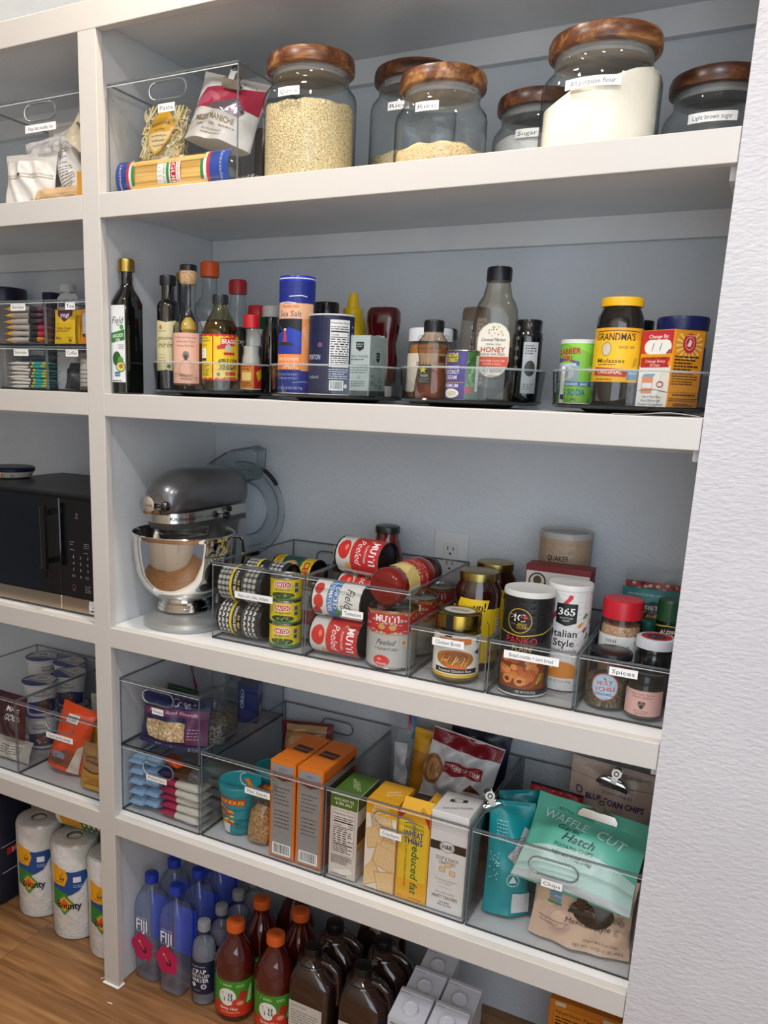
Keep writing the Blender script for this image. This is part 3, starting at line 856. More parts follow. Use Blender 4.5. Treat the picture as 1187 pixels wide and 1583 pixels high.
# --- turntable of bottles
def art(d):
    d.poly([(-34, 40), (-20, 38), (0, 41), (20, 38), (34, 40), (34, 138), (20, 141), (0, 137), (-20, 141), (-34, 138)], '#d9cf9e')
    d.ell(-12, 127, 4, 4, '#b03030'); d.text('mirin', -4, 92, 12, '#3a3428', w=34, sh=.4); d.text('genuine', -4, 106, 9, '#3a3428', w=34, sh=.4); d.fine(-20, 117, 2, 121, 1, '#7a7058', 1.5)
    d.rect(16, 60, 20, 132, '#2c2c28'); d.fine(22, 62, 32, 132, 14, '#2c2c28', 2); d.fine(-20, 56, 0, 74, 3, '#7a7058', 1.4); d.ell(6, 48, 4, 4, '#4a6a3a')
bottle('slim black bottle with torn-edge cream label and black cap', (.082, .088, ZT), [(0, .020), (.003, .0235), (.170, .0235), (.178, .021), (.183, .0145), (.188, .0135), (.218, .0135)], M('#08090a', .05, 0, 1), art, .0235, .45, cap=(.212, .0165, .020), capm=M('#15171c', .35))
bottle('dark blue bottle with red-topped gold cap behind the cream label', (.052, .188, ZT), [(0, .022), (.003, .025), (.15, .025), (.175, .0155), (.235, .0155)], M('#0e1830', .1, 0, .6), None, cap=(.232, .0165, .018), capm=M('#b99a48', .3, 1), name='bottle')
CORK = noisy('cork', '#b08a62', '#d2b08a', (200, 200, 200), .8)
AMB = clear('#b98a4a', '#6a4420', .03, .4, .05, 2.5)
t = bottle('clear glass vinegar bottle with pink label and cork stopper', (.158, .082, ZT), [(0, .030), (.004, .033), (.112, .033), (.124, .031), (.140, .024), (.150, .0175), (.170, .0135), (.205, .0150), (.214, .0165), (.218, .0165)], GLASS, liquid=[(.010, .0305), (.095, .0305)], lm=M('#8a4a1e', .15))
d = Dc(cyl(.0333, .42), 4)
d.rect(-31, 14, 31, 114, '#dfae98')
for k, s in enumerate(('California Harvest', 'Ambrosia Fuyu', 'Honey Hachiya')): d.text(s, 0, 105 - k * 8, 4.2, '#6a4a40', w=[46, 38, 36][k])
d.ell(2, 70, 7, 8, '#7a746c'); d.ell(2, 66, 4, 6, '#3a3c3a'); d.ring(4, 44, 16, 17, .8, '#8a6a60'); d.poly([(8, 62), (22, 44), (28, 22), (14, 24), (10, 44)], '#cfa08e')
d.text('PERSIMMON', 2, 30, 4.4, '#5a4038', w=30); d.text('VINEGAR', 2, 23, 4.4, '#5a4038', w=24); d.fine(-28, 24, -18, 27, 1, '#7a5a50'); d.fine(20, 24, 28, 27, 1, '#7a5a50'); d.out(t)
part(t, 'cork_stopper', loft([(.210, .0145), (.214, .0172), (.232, .0176), (.236, .0165)], seg=24), CORK)
part(t, 'cap', loft([(.2362, .0175), (.246, .0178), (.248, .0160)], seg=24), M('#14161a', .25))
part(t, 'fruit', loft([(.112, .010), (.122, .016), (.136, .014), (.146, .006)], seg=16), M('#c9a23a', .4))
t = bottle('clear bottle with orange cap and ribbed shoulders at the back', (.072, .262, ZT), [(0, .029), (.15, .029), (.165, .034), (.180, .033), (.196, .025), (.205, .0175), (.248, .0155)], GLASS, cap=(.246, .0205, .032), capm=M('#e0581c', .4))
d = Dc(cyl(.0293, .6), 4); d.rect(-30, 60, 30, 150, '#e4e4e2'); d.text('distilled', 4, 138, 6, '#2a2a2c', w=34, b=.02); d.fine(-20, 110, 28, 130, 3, '#4a4a4c'); d.out(t)
part(t, 'shoulder_ring', tube([(.031 * math.cos(a * PI / 12), .031 * math.sin(a * PI / 12), .188) for a in range(24)], .0014, 5, True), GLASS)
def art(d):
    d.rect(-112, 22, 112, 112, '#c8282c'); d.rect(-110, 25, 110, 109, '#e8c81e'); d.rect(-3, 25, -0.5, 109, '#c8282c')
    d.fine(-42, 96, -8, 106, 2, '#3a3010', 1.3); d.text('MOTHER', -24, 90, 3, '#2a2a2a', w=16); d.rect(-38, 60, -18, 84, '#f0eee6'); d.ring(-28, 74, 5, 6, 1, '#8a8a86'); d.rect(-38, 60, -18, 65, '#2a2a2a')
    d.fine(-42, 30, -10, 56, 7, '#3a3010', 1.3)
    d.poly([(6, 88), (14, 92), (14, 104), (48, 108), (48, 92), (20, 84), (8, 82)], '#c8282c'); d.text('BRAGG', 32, 98, 9, '#f4f0e0', w=32, b=.04); d.ell(30, 85, 7, 8, '#c0bcae'); d.rect(20, 72, 46, 77, '#c8282c')
    d.text('APPLE CIDER', 32, 60, 8, '#1e1a10', w=46, b=.03); d.text('VINEGAR', 32, 49, 8, '#1e1a10', w=40, b=.03); d.fine(10, 42, 46, 46, 1, '#3a3010', 1.6); d.rect(24, 32, 48, 39, '#c8282c'); d.ell(10, 34, 5, 5, '#4a7a4a'); d.ring(10, 34, 5, 5, 1, '#e8e4d4'); d.fine(22, 26, 48, 29, 1, '#3a3010', 1.6)
HON = clear('#d8c46a', '#7a6420', .05, .5, .04, 2.2)
bottle('round amber vinegar bottle with yellow and red label', (.2320, .090, ZT), [(0, .030), (.004, .0355), (.014, .0365), (.112, .0365), (.128, .033), (.148, .023), (.160, .0155), (.168, .014), (.180, .014)], clear('#efe8c4', '#6a6028', .05, .55, .03, 2.2), art, .0365, .25, liquid=[(.006, .034), (.112, .034), (.128, .031), (.140, .025)], lm=clear('#d2bd72', '#8a7434', .02, .2, .1, 2), cap=(.172, .0155, .018), capm=M('#23262a', .3))
t = bottle('tall clear bottle with red ridged cap behind the vinegar', (.154, .268, ZT), [(0, .026), (.150, .026), (.180, .020), (.200, .0165), (.215, .0165)], GLASS, liquid=[(.004, .024), (.10, .024)], lm=M('#1e1410', .2), cap=(.212, .0195, .030), capm=M('#a8202a', .4))
d = Dc(cyl(.0262, .8), 4); d.rect(-24, 40, 24, 140, '#16181c'); d.text('soy', 0, 110, 12, '#e0e0dc'); d.out(t)
t = bottle('green-shouldered bottle with red flip cap behind the sauce', (.209, .300, ZT), [(0, .026), (.150, .026), (.158, .024), (.164, .022)], M('#12603a', .3), cap=(.163, .0225, .024), capm=M('#c8242c', .35), ribcap=False)
d = Dc(cyl(.0262, .8), 4); d.rect(-40, 100, 40, 136, '#d8d8d4'); d.rect(-40, 40, 40, 99, '#1b1d20'); d.out(t)
def art(d):
    d.rect(-70, 6, 70, 56, '#e2d8c8'); d.rect(-28, 8, 8, 56, '#d8821e'); d.rect(8, 8, 40, 56, '#b8221e'); d.rect(-28, 8, -26, 56, '#b8221e')
    d.fine(-22, 44, 4, 54, 2, '#2a1a10', 2); d.rect(-20, 24, 2, 40, '#e8c87a'); d.fine(-20, 12, 4, 22, 3, '#6a3a10', 1.6); d.poly([(12, 40), (26, 48), (30, 30), (18, 22)], '#e8b41e')
t = bottle('small waisted sauce bottle with bright red cap', (.305, .120, ZT), [(0, .020), (.003, .0215), (.058, .0215), (.068, .021), (.080, .0175), (.092, .0185), (.104, .0205), (.116, .0185), (.126, .013), (.134, .0125)], GLASS, art, .0217, .5, liquid=[(.003, .0195), (.055, .0195)], lm=M('#2a1410', .2), cap=(.128, .0165, .026), capm=M('#c41e26', .35))
part(t, 'powder', loft([(.055, .019), (.068, .0185), (.080, .0155), (.092, .0165)], seg=20), M('#b9b4aa', .7))
bottle('dark sauce bottle with white cap near the back', (.262, .262, ZT), [(0, .023), (.12, .023), (.145, .015), (.165, .0145)], M('#15110f', .08, 0, .8), cap=(.160, .0205, .024), capm=M('#d4d6d6', .4))
PEP = noisy('peppercorns', '#16110e', '#6a5a4c', (260, 260, 260), .6, .002, None, 2)
bottle('clear pepper grinder with black cap behind the salt canister', (.336, .165, ZT), [(0, .022), (.11, .022), (.122, .018), (.128, .0155), (.134, .0155)], GLASS, liquid=[(.004, .020), (.09, .020)], lm=PEP, cap=(.130, .0175, .040), capm=M('#17181b', .3))
# --- salt canister turntable
def art(d, r, h):
    d.rect(-109, 3, 109, h - 8, '#1c2a86'); d.rect(-109, h - 42, 109, h - 43.5, '#d8dcea') if False else None
    d.line([(-10, h - 34), (14, h - 32), (26, h - 34)], 1.6, '#dfe4f0'); d.line([(-38, h - 46), (-12, h - 44), (4, h - 46)], 1.6, '#dfe4f0')
    d.rect(-40, 140, 44, 168, '#efb98e'); d.text('TRADER JOE\'S', -8, 162, 4.6, '#b8402a', w=36, b=.02); d.text('Sea Salt', -8, 149, 10, '#28307a', w=46, sh=.1, b=.005)
    d.rect(16, 44, 44, 140, '#ef9a5e')
    for k in range(8): d.poly([(16, 120), (44, 60 + 11 * k), (44, 64 + 11 * k)], '#f7cfa4')
    d.rect(-40, 76, 16, 139, '#17181c'); d.poly([(-40, 76), (16, 76), (16, 116), (-8, 124), (-40, 108)], '#1f3fae'); d.poly([(-22, 92), (-12, 92), (-15, 118), (-19, 118)], '#c8402c'); d.rect(-19.5, 118, -14.5, 122, '#e8e0d0'); d.ell(-18, 92, 20, 5, '#2c2a2a'); d.rect(-40, 76, 16, 91, '#24349a'); d.line([(-36, 110), (-20, 116), (-34, 128)], 1, '#3a6ad0')
    d.rect(-40, 46, 16, 75, '#ef8a4e'); d.text('Fine Crystals', -12, 67, 7.5, '#f7e6cc', w=46, sh=.2); d.poly([(-20, 47), (-14, 60), (-4, 52), (4, 62), (12, 47)], '#f4c9a0')
    d.text('PRODUCED FOR SUPPLY', -12, 37, 4, '#aab4e0', w=44); d.text('IN EVERYDAY RETREAT', -12, 30, 4, '#aab4e0', w=44); d.line([(0, 22), (22, 24), (40, 22)], 1, '#aab4e0'); d.text('26.5 OZ (1 LB 10.5 OZ) 750g', -8, 12, 4.4, '#c8cfee', w=56)
t = can('tall blue and orange sea salt canister with lighthouse picture', (.403, .090, ZT), .0345, .214, art, base='#1c2a86', a0=.35, name='salt_canister', cat='canister', endm=M('#e8e8ec', .4))
part(t, 'lid', loft([(.208, .0352), (.214, .0352), (.218, .0340), (.219, .030)], seg=32), M('#2038b8', .3))
t = bottle('dark sauce jar with black lid behind the salt canister', (.408, .215, ZT), [(0, .026), (.12, .026), (.13, .024), (.165, .0235)], clear('#a07a70', '#3a2420', .06, .5, .05, 2), liquid=[(.003, .024), (.128, .024)], lm=M('#24100e', .15), cap=(.160, .0255, .024), capm=M('#0f1012', .2), ribcap=False, name='sauce_jar', cat='jar')
bottle('thin orange sauce bottle peeking from behind the dark jar', (.389, .365, Z2 + .0005), [(0, .024), (.13, .024), (.16, .012), (.178, .010)], M('#e08a24', .35), cap=(.176, .011, .012), capm=M('#d87818', .4))
def art(d): d.rect(-40, 24, 40, 90, '#e8c410')
t = bottle('yellow squeeze mustard bottle with pointed nozzle cap', (.445, .262, ZT), [(0, .024), (.004, .028), (.10, .028), (.130, .0285), (.150, .026), (.164, .020), (.168, .017)], M('#e0b60c', .35), cap=(.163, .020, .014), capm=M('#e6bc0e', .35))
part(t, 'nozzle', loft([(.177, .0135), (.190, .0115), (.200, .0095), (.206, .0085), (.207, .005)], seg=20), M('#e6bc0e', .35))
def art(d, r, h):
    d.nutri(-20, 52, 22, 138, bgc='#e8e8e6', cal='0'); d.fine(-20, 30, 22, 50, 5, '#c0c4d8', 1.6); d.bars(-18, 10, 10, 28); d.ell(15, 18, 4, 4, '#e0e0e4')
    for k in range(9): d.rect(27, 20 + 13 * k, 33, 24 + 13 * k, '#8a8ab0')
    d.text('MORTON', -52, 70, 9, '#c8ccdc', w=30); d.text('iodized', -52, 34, 6, '#a8acc4'); d.ell(-38, 92, 5, 5, '#6a4a6a')
t = can('navy salt canister turned to its nutrition panel', (.482, .100, ZT), .0425, .148, art, base='#161d42', a0=.87, name='salt_canister', cat='canister', endm=M('#e4e2da', .5))
def art(d, w, h):
    d.poly([(-8, h - 12), (8, h - 12), (8, h - 24), (0, h - 29), (-8, h - 24)], '#1a1e20'); d.fine(-6, h - 22, 6, h - 14, 2, '#b8c4c4'); d.text('SALT FLAKES', 0, h - 38, 4.4, '#3a4446', w=34); d.fine(-18, h - 46, 18, h - 42, 1, '#5a6466')
    d.fine(-18, 42, 18, 60, 4, '#5a6668', 1.2); d.ring(0, 36, 3, 3, .6, '#5a6668'); d.fine(-18, 18, 18, 30, 3, '#5a6668', 1.2); d.rect(-w / 2 + 1, 1, w / 2 - 1, 11, '#4a5856')
def side(d, w, h):
    d.ring(0, h - 36, 26, 20, .7, '#5a6668'); d.poly([(-8, h - 30), (8, h - 30), (8, h - 44), (0, h - 49), (-8, h - 44)], '#1a1e20'); d.fine(-6, h - 42, 6, h - 33, 2, '#9aa6a6'); d.text('SALT FLAKES', 0, h - 58, 4, '#3a4446', w=30)
    for k in range(26):
        a, b = rnd.uniform(-30, 22), rnd.uniform(14, 42); d.ring(a, b, rnd.uniform(2, 5), rnd.uniform(1.5, 3), .5, '#3a4244', 10)
    d.rect(-w / 2 + 1, 1, w / 2 - 1, 11, '#3f4c4a')
carton('pale grey-green salt flakes box with black shield logo', (.571, .122, ZT), .042, .074, .112, '#aab6b2', (0, 0, 0), art, side, name='salt_box', side_c='#93a09d')
t = thing('ketchup_bottle', 'upside-down dark red ketchup bottle with curved shoulders', 'bottle', (.525, .268, ZT))
part(t, 'body', loft([(.022, .022), (.03, .030, .022), (.075, .031, .024), (.105, .027, .021), (.125, .031, .024), (.150, .0345, .026), (.168, .034, .025), (.176, .029, .020), (.178, .02, .012)], n=2.6, seg=32), M('#4a0c10', .12, 0, .6))
part(t, 'cap', rib_lid(.024, .022, .0005), M('#d8d6d0', .4))
d = Dc(lambda u, v, o: (u, -(.0232 + o) * (1 - (u / .04) ** 2) ** .5 if abs(u) < .039 else 0, v), 4); d.ell(-4, 112, 18, 28, '#c9bdb4'); d.fine(-16, 100, 8, 122, 5, '#4a2a2a', 1.6); d.rect(-6, 126, 0, 130, '#c03030'); d.out(t)
# --- honey turntable
def jar(label, loc, r, h, lidh, glassm, lidm, art=None, a0=0., fill=None, fm=None, neck=.88, name='jar', lid_r=None, group=None, rot=(0, 0, 0), ribs=True, sh=.018, step=4):
    t = thing(name, label, 'jar', loc, rot, group)
    hb = h - lidh
    lr = lid_r or r * .93
    part(t, 'body', loft([(0, r * .90), (.003, r * .985), (.006, r), (hb - sh, r), (hb - sh * .5, r * .97), (hb - .003, r * neck), (hb + lidh * .6, r * neck)], seg=36), glassm)
    if fill: part(t, 'contents', loft([(.003, r * .92), (min(fill, hb - sh), r * .93), (fill, r * (.93 if fill < hb - sh else neck * .93))], seg=28), fm)
    part(t, 'lid', rib_lid(lr, lidh, hb, 56, .0005 if ribs else 0.), lidm)
    if art:
        d = Dc(cyl(r + .0003, a0), step); art(d); d.out(t)
    return t
PBT = M('#b8742c', .35)
jar('peanut butter jar with white lid and cream wrapper behind the bear', (.650, .165, ZT), .041, .128, .024, GLASS, M('#dcdee2', .4), lambda d: [d.rect(-138, 12, 138, 82, '#ddd2c0'), d.text('PEANUT', -2, 62, 9, '#8a5a3a', w=40), d.rect(20, 66, 36, 78, '#8a3a2a')], .3, .098, PBT, neck=.95, lid_r=.0408)
jar('jar with flat black lid behind the white-lidded spread', (.595, .348, Z2 + .0005), .047, .154, .020, GLASS, M('#14161c', .3), None, 0, .1, M('#6a4a2a', .4), neck=.95, lid_r=.0465)
t = thing('honey_bear', 'bear-shaped squeeze bottle of honey with black cap', 'bottle', (.684, .082, ZT), (0, 0, R(8)))
part(t, 'body', loft([(0, .028, .019), (.004, .031, .021), (.03, .029, .020), (.055, .025, .018), (.070, .0235, .0175), (.080, .026, .019), (.092, .0275, .020), (.104, .0245, .019), (.112, .018, .016), (.118, .0165, .0165)], seg=32), clear('#f2e6d8', '#7a5a3a', .06, .6, .06, 2))
part(t, 'honey', loft([(.002, .026, .017), (.03, .0275, .0185), (.050, .0245, .017), (.058, .023, .016)], seg=28), M('#8a3f1a', .12))
part(t, 'ear', loft([(-.004, .004), (0, .006), (.004, .004)], axis='y', seg=14), PET, (-.022, 0, .106)); part(t, 'ear', loft([(-.004, .004), (0, .006), (.004, .004)], axis='y', seg=14), PET, (.022, 0, .106))
part(t, 'cap', rib_lid(.0175, .020, .117), M('#131418', .3))
d = Dc(lambda u, v, o: (u, -.0205 - o, v), 0); d.rect(-19, 26, 4, 60, '#2e2b24'); d.poly([(-11, 58), (-9, 53), (-4, 53), (-8, 50), (-6, 45), (-11, 48), (-16, 45), (-14, 50), (-18, 53), (-13, 53)], '#c8b82a'); d.text('HONEY', -8, 41, 4.4, '#c9c0a4', w=14, b=.02); d.fine(-17, 29, 2, 37, 3, '#8a8470', 1.2); d.out(t)
for q_ in (.088, .099): part(t, 'honeycomb_band', tube([(.0278 * math.cos(a * PI / 12), .0202 * math.sin(a * PI / 12), q_ + .0018 * (a % 2)) for a in range(24)], .0009, 4, True), PET)
def art(d, r, h):
    d.rect(-86, 3, 86, h - 3, '#3f6a34'); d.rect(-38, 3, 8, h - 3, '#4c3a86'); d.rect(-38, 62, -4, 80, '#2c5a2c'); d.text('NATIVE', -20, 76, 7, '#e0c41e', w=26, b=.04); d.text('FOREST', -20, 68, 6, '#e0c41e', w=26, b=.04)
    for s, yy, hh, ww in (('ORGANIC', 56, 5, 28), ('COCONUT', 48, 7, 32), ('CREAM', 39, 7, 24), ('PREMIUM', 25, 6, 30)): d.text(s, -20, yy, hh, '#e8e4f0', w=ww, b=.02)
    d.rect(-36, 30, 4, 31, '#c8a83a'); d.ell(-18, 12, 15, 8, '#ece6da'); d.ell(-16, 12, 9, 4, '#cdbfa8')
    for k in range(14): d.ell(10 + rnd.uniform(0, 12), rnd.uniform(24, 76), 3, 4, rnd.choice(['#5f8f3c', '#2c5a2c', '#7aa848']))
    d.rect(26, 16, 36, 76, '#d8d8d0'); d.fine(27, 18, 35, 74, 16, '#3a3a36', 1.2); d.rect(6, 12, 20, 24, '#a03040')
can('small green and purple coconut cream can at the tray edge', (.752, .084, ZT), .0275, .085, art, base='#3f6a34', a0=.28, cat='can')
t = bottle('upside-down caramel squeeze bottle with smeared walls', (.715, .250, ZT), [(.02, .022), (.03, .026, .021), (.06, .029, .022), (.12, .0285, .022), (.165, .0265, .021), (.172, .024, .019), (.174, .018, .014)], film('#8f8478', .45, .25), n=2.4, liquid=[(.022, .020), (.06, .026, .019), (.085, .0255, .019)], lm=M('#6a3a14', .2), cap=(.0005, .022, .022), capm=M('#d8d2c4', .4))
d = Dc(lambda u, v, o: (u, -(.0225 + o) * (1 - min(.99, abs(u / .031)) ** 2.4) ** .42, v), 3); d.rect(10, 30, 26, 152, '#c9c4bc'); d.fine(12, 34, 25, 148, 15, '#3a342e', 2.4); d.out(t)
part(t, 'smear', loft([(.150, .0255, .0205), (.168, .0255, .0203), (.172, .0235, .0185)], n=2.4, seg=28, caps=(0, 1)), film('#7a4a1e', .7, .3))
t = thing('honey_bottle', 'large clear honey bottle with oval cream label and black cap', 'bottle', (.785, .150, ZT), (0, 0, R(14)))
part(t, 'body', loft([(0, .034, .024), (.004, .040, .029), (.10, .041, .030), (.135, .0395, .029), (.160, .036, .027), (.172, .031, .025), (.180, .0255, .0225), (.198, .0215, .0205), (.208, .0195, .0195)], n=3.2, seg=36), clear('#e9e4da', '#6a675f', .05, .6, .05, 2.4))
part(t, 'honey', loft([(.003, .036, .026), (.022, .0385, .0275), (.024, .038, .027)], n=3.2, seg=28), film('#3a2a1c', .55, .1))
part(t, 'cap', rib_lid(.0215, .024, .206), M('#10131c', .3))
for s in (-1, 1):
    for k in range(5): part(t, 'grip_rib', loft([(-.003, .0035), (0, .0055), (.003, .0035)], axis='y', seg=12), PET, (s * .0395, 0, .06 + k * .017))
d = Dc(flat(-.0305), 0); pts = stadium(0, 0, .094, .056); pts = [(zz * 1000, xx * 1000 + 88) for xx, zz in pts]
d.poly(pts, '#c8c0ae'); d.poly([(x_ * .95, (z_ - 88) * .97 + 88) for x_, z_ in pts], '#e6dfd0')
q = random.Random(3)
for k in range(22):
    a, b = q.uniform(-18, 20), q.uniform(112, 130)
    if abs(a) / 24 + (b - 108) / 40 < 1 and math.hypot(a, b - 108) < 22: d.ell(a, b, 1.3, 1.3, q.choice(['#c0a030', '#8a6a24', '#b8c060']), 6)
d.text('Central Market', 0, 106, 5.2, '#2c3430', w=42, sh=.4); d.text('CENTRAL TEXAS', 0, 98, 3, '#5a5a50', w=26); d.text('HONEY', 0, 89, 8.5, '#c23a2c', w=42, b=.035); d.text('RAW & UNFILTERED', 0, 81, 3.6, '#3a3a34', w=42)
d.rect(-27, 60, 27, 77, '#cf4a2c'); d.text('WILDFLOWER, TALLOW TREE,', 0, 70, 3.2, '#f2d8c8', w=44); d.text('CLOVER & HOLLY', 0, 64.5, 3.2, '#f2d8c8', w=32); d.ring(-13, 53, 7, 7, .8, '#8a8478'); d.ell(-13, 53, 4, 4, '#aaa494'); d.fine(-3, 50, 20, 58, 3, '#6a665c', 1); d.text('NET WT 32 OZ', 2, 44, 2.8, '#5a564c', w=18); d.fine(-6, 38, 10, 41, 1, '#6a665c', 1.4); d.out(t)
def art(d): d.rect(-16, 16, 12, 106, '#c2c4c6'); d.fine(-12, 84, 8, 102, 4, '#2c2e30', 2); d.ell(-2, 60, 10, 14, '#3a3e3a'); d.fine(-12, 22, 8, 34, 3, '#5a5c5e', 1.4)
jar('slim black jar with black ribbed lid and grey label strip', (.835, .215, ZT), .0270, .146, .018, M('#0a0a0e', .05, 0, 1), M('#101114', .25), art, .62, lid_r=.0235, sh=.014)
jar('shadowed small black jar behind the slim black jar', (.806, .262, ZT), .022, .100, .016, M('#0c0c0f', .08, 0, .8), M('#121316', .3), None, lid_r=.021)
# --- baking turntable
def art(d, r, h):
    d.rect(-94, 3, 94, h - 3, '#7cb838'); d.poly([(-20, h - 3), (94, h - 3), (94, 60), (40, 78)], '#8fcf3e'); d.poly([(26, 3), (94, 3), (94, 44), (52, 60)], '#3f8a3c')
    d.rect(-46, 38, 8, h - 36, '#8ea0a8'); d.poly([(-46, 66), (-10, 72), (8, 62), (8, 70), (-46, 78)], '#2c5c9a'); d.ell(-16, 52, 17, 13, '#b4b8b8'); d.ell(-18, 52, 9, 10, '#848a8a')
    d.text('CLABBER', -16, h - 17, 9, '#b0242c', w=50, b=.05, rot=4); d.text('GIRL', -14, h - 28, 8, '#b0242c', w=26, b=.05)
    d.text('ALL PURPOSE', -16, h - 38, 4.5, '#e8eef0', w=38, b=.02); d.rect(-60, 30, 44, 37, '#2c6a9c'); d.text('CLEAN . DEODORIZE . BAKE', -8, 33.4, 4, '#eef2f4', w=64, b=.02); d.text('BAKING SODA', -14, 20, 10, '#1f6aa0', w=70, b=.03); d.text('NET WT 12 OZ (340g)', -14, 9, 4, '#1c3c20', w=44); d.rect(24, 52, 36, 62, '#b8c08a')
t = can('green baking soda can with white plastic lid', (.935, .132, ZT), .0305, .103, art, base='#7cb838', a0=.0, endm=M('#d8dad2', .45), name='baking_can')
part(t, 'lid', loft([(.099, .0318), (.104, .0318), (.106, .030), (.105, .028)], seg=32), M('#d4dccc', .4))
def art(d):
    d.rect(-50, 38, 50, 122, '#e8a818'); d.rect(-50, 58, 50, 104, '#f0be1c'); d.text("GRANDMA'S", -4, 108, 11, '#2c1c10', w=66, b=.02); d.line([(-38, 116), (0, 118), (38, 116)], 1.2, '#2c1c10'); d.ell(-16, 89, 8, 11, '#d2c4ae'); d.ring(-16, 89, 8, 11, 1, '#8a6a3a'); d.text('SINCE 1890', 16, 92, 3.8, '#6a4a1c', w=26); d.text('Molasses', -8, 71, 6.5, '#4a2010', w=44, b=.01); d.fine(-28, 63, 10, 67, 1, '#6a4a1c', 1.4)
    d.poly([(-36, 48), (18, 46), (22, 58), (-34, 61)], '#b83020'); d.text('ORIGINAL', -8, 53.5, 6, '#f4e0b0', w=40, b=.02); d.rect(20, 42, 42, 58, '#5a8fa8'); d.text('NON GMO', 31, 52, 3, '#eef4f4', w=18); d.fine(-30, 40, 0, 44, 1, '#6a4a1c', 1.6); d.poly([(28, 62), (36, 64), (36, 76), (30, 74)], '#caa04a')
jar('black molasses jar with yellow lid and yellow label', (1.003, .115, ZT), .0370, .170, .014, M('#0b0705', .04, 0, 1), M('#e8b416', .35), art, .12, neck=.80, lid_r=.0325, sh=.034)
def art(d, w, h):
    d.poly([(-w / 2, 30), (w / 2, 70), (w / 2, 100), (-w / 2, 92)], '#dfe2e6'); d.rect(-w / 2 + 1, h - 12, w / 2 - 1, h - 1, '#2c8ac4'); d.text('TECHNOLOGY', 0, h - 7, 4.2, '#e8f0f4', w=w * .9, sh=.2); d.poly([(6, h - 34), (16, h - 26), (18, h - 48), (8, h - 50)], '#e88a24'); d.text('Less Mess', 6, h - 56, 3.4, '#2a3a5a', rot=14)
    d.ell(-2, 48, 20, 16, '#2c6ab0'); d.text('-N-', 2, 54, 7, '#f0f4f8', b=.03); d.text('R', -6, 43, 7, '#f0f4f8', b=.03); d.rect(2, 20, 8, 34, '#2a2e34'); d.rect(-w / 2 + 1, 1, w / 2 - 1, 16, '#d87a24'); d.fine(-10, 32, 16, 36, 1, '#c03030')
carton('blue, white and orange pouring baking soda pouch-box', (1.034, .198, ZT), .040, .05, .122, '#c9ced4', (0, 0, R(-8)), art, None, name='baking_box')
def art(d, w, h):
    d.rect(-w / 2 + 1, 1, w / 2 - 1, h - 1, '#e89a1e'); d.rect(-w / 2 + 1, 1, w / 2 - 1, 64, '#ece6da'); d.rect(-w / 2 + 1, h - 36, w / 2 - 1, h - 1, '#c22c34')
    d.text('Change By:', 2, h - 10, 5.4, '#f6ece4', w=38, b=.02); d.poly([(x_ * 1000 + 2, z_ * 1000 + h - 26) for x_, z_ in stadium(0, 0, .052, .022)], '#f2efe8'); d.line([(-9, h - 32), (-6, h - 20)], 1.2, '#2c2c2e'); d.line([(6, h - 32), (9, h - 20)], 1.2, '#2c2c2e'); d.line([(20, h - 36), (26, h - 30)], 2.4, '#2a2a2a')
    d.fine(-26, h - 50, 26, h - 40, 2, '#4a3410', 1.8); d.poly([(-28, 62), (28, 62), (24, 68), (28, 76), (-28, 76)], '#b8282c'); d.text('Change Every', 0, 71.5, 4.2, '#f4e8e0', w=38); d.text('30 Days', 0, 65.5, 4.2, '#f4e8e0')
    d.poly([(-22, 22), (0, 22), (0, 48), (-22, 48)], '#e0873a'); d.poly([(-22, 48), (0, 48), (4, 52), (-18, 52)], '#5a9ac8'); d.rect(-21, 30, -1, 38, '#e8e8ea'); d.ring(14, 36, 7, 5, 2, '#b8404a'); d.line([(-26, 26), (4, 28), (30, 24)], 1, '#3a4a7a')
    for k, s in enumerate(('Use a New Box', 'Each Month for', 'Fresher Tasting Food')): d.text(s, 0, 17 - k * 6, 3.6, '#3a4468', w=[36, 38, 48][k], sh=.15)
def side(d, w, h):
    d.rect(-w / 2 + 1, 1, w / 2 - 1, h - 1, '#e8981a')
    for k in range(16): d.poly([(0, h - 22), (30 * math.cos(k * PI / 8), h - 22 + 24 * math.sin(k * PI / 8)), (30 * math.cos(k * PI / 8 + .16), h - 22 + 24 * math.sin(k * PI / 8 + .16))], '#f4d27a') if abs(24 * math.sin(k * PI / 8)) < 21 or math.sin(k * PI / 8) < 0 else None
    d.ell(0, h - 20, 15, 15, '#c8282c'); d.ring(0, h - 20, 10, 10, .8, '#f2e8e0'); d.poly([(-6, h - 24), (2, h - 25), (5, h - 18), (0, h - 13), (-3, h - 19)], '#f2e8e0'); d.text('ARM & HAMMER', 0, h - 8.2, 2.4, '#f2e8e0', w=18)
    d.fine(-30, h - 62, 24, h - 38, 5, '#3a2408', 2.2); d.fine(-32, h - 84, 32, h - 64, 5, '#5a3a10', 1.4); d.text('To see 100 uses', 0, 38, 2.8, '#4a2c08', w=26); d.line([(-34, 24), (34, 24)], .6, '#8a5410'); d.fine(-26, 19, 26, 22, 1, '#3a2408', 1.8); d.fine(-34, 10, 34, 16, 2, '#5a3a10', 1.2); d.fine(-22, 3, 22, 8, 2, '#3a2408', 1.4)
carton('orange baking soda box with red handwritten date panel', (1.094, .108, ZT), .062, .070, .119, '#e8981a', (0, 0, R(-34)), art, side, name='baking_box')
jar('wide spread jar with navy blue lid behind the orange box', (1.094, .248, ZT), .040, .150, .022, M('#c89a3a', .3), M('#16205a', .35), lambda d: d.rect(-130, 10, 130, 100, '#2a4a9a'), 0, neck=.96, lid_r=.041, sh=.008)
jar('jar with black lid behind the molasses', (1.010, .268, ZT), .026, .148, .018, GLASS, M('#141517', .3), None, 0, .1, M('#5a3a1a', .4), lid_r=.0245)
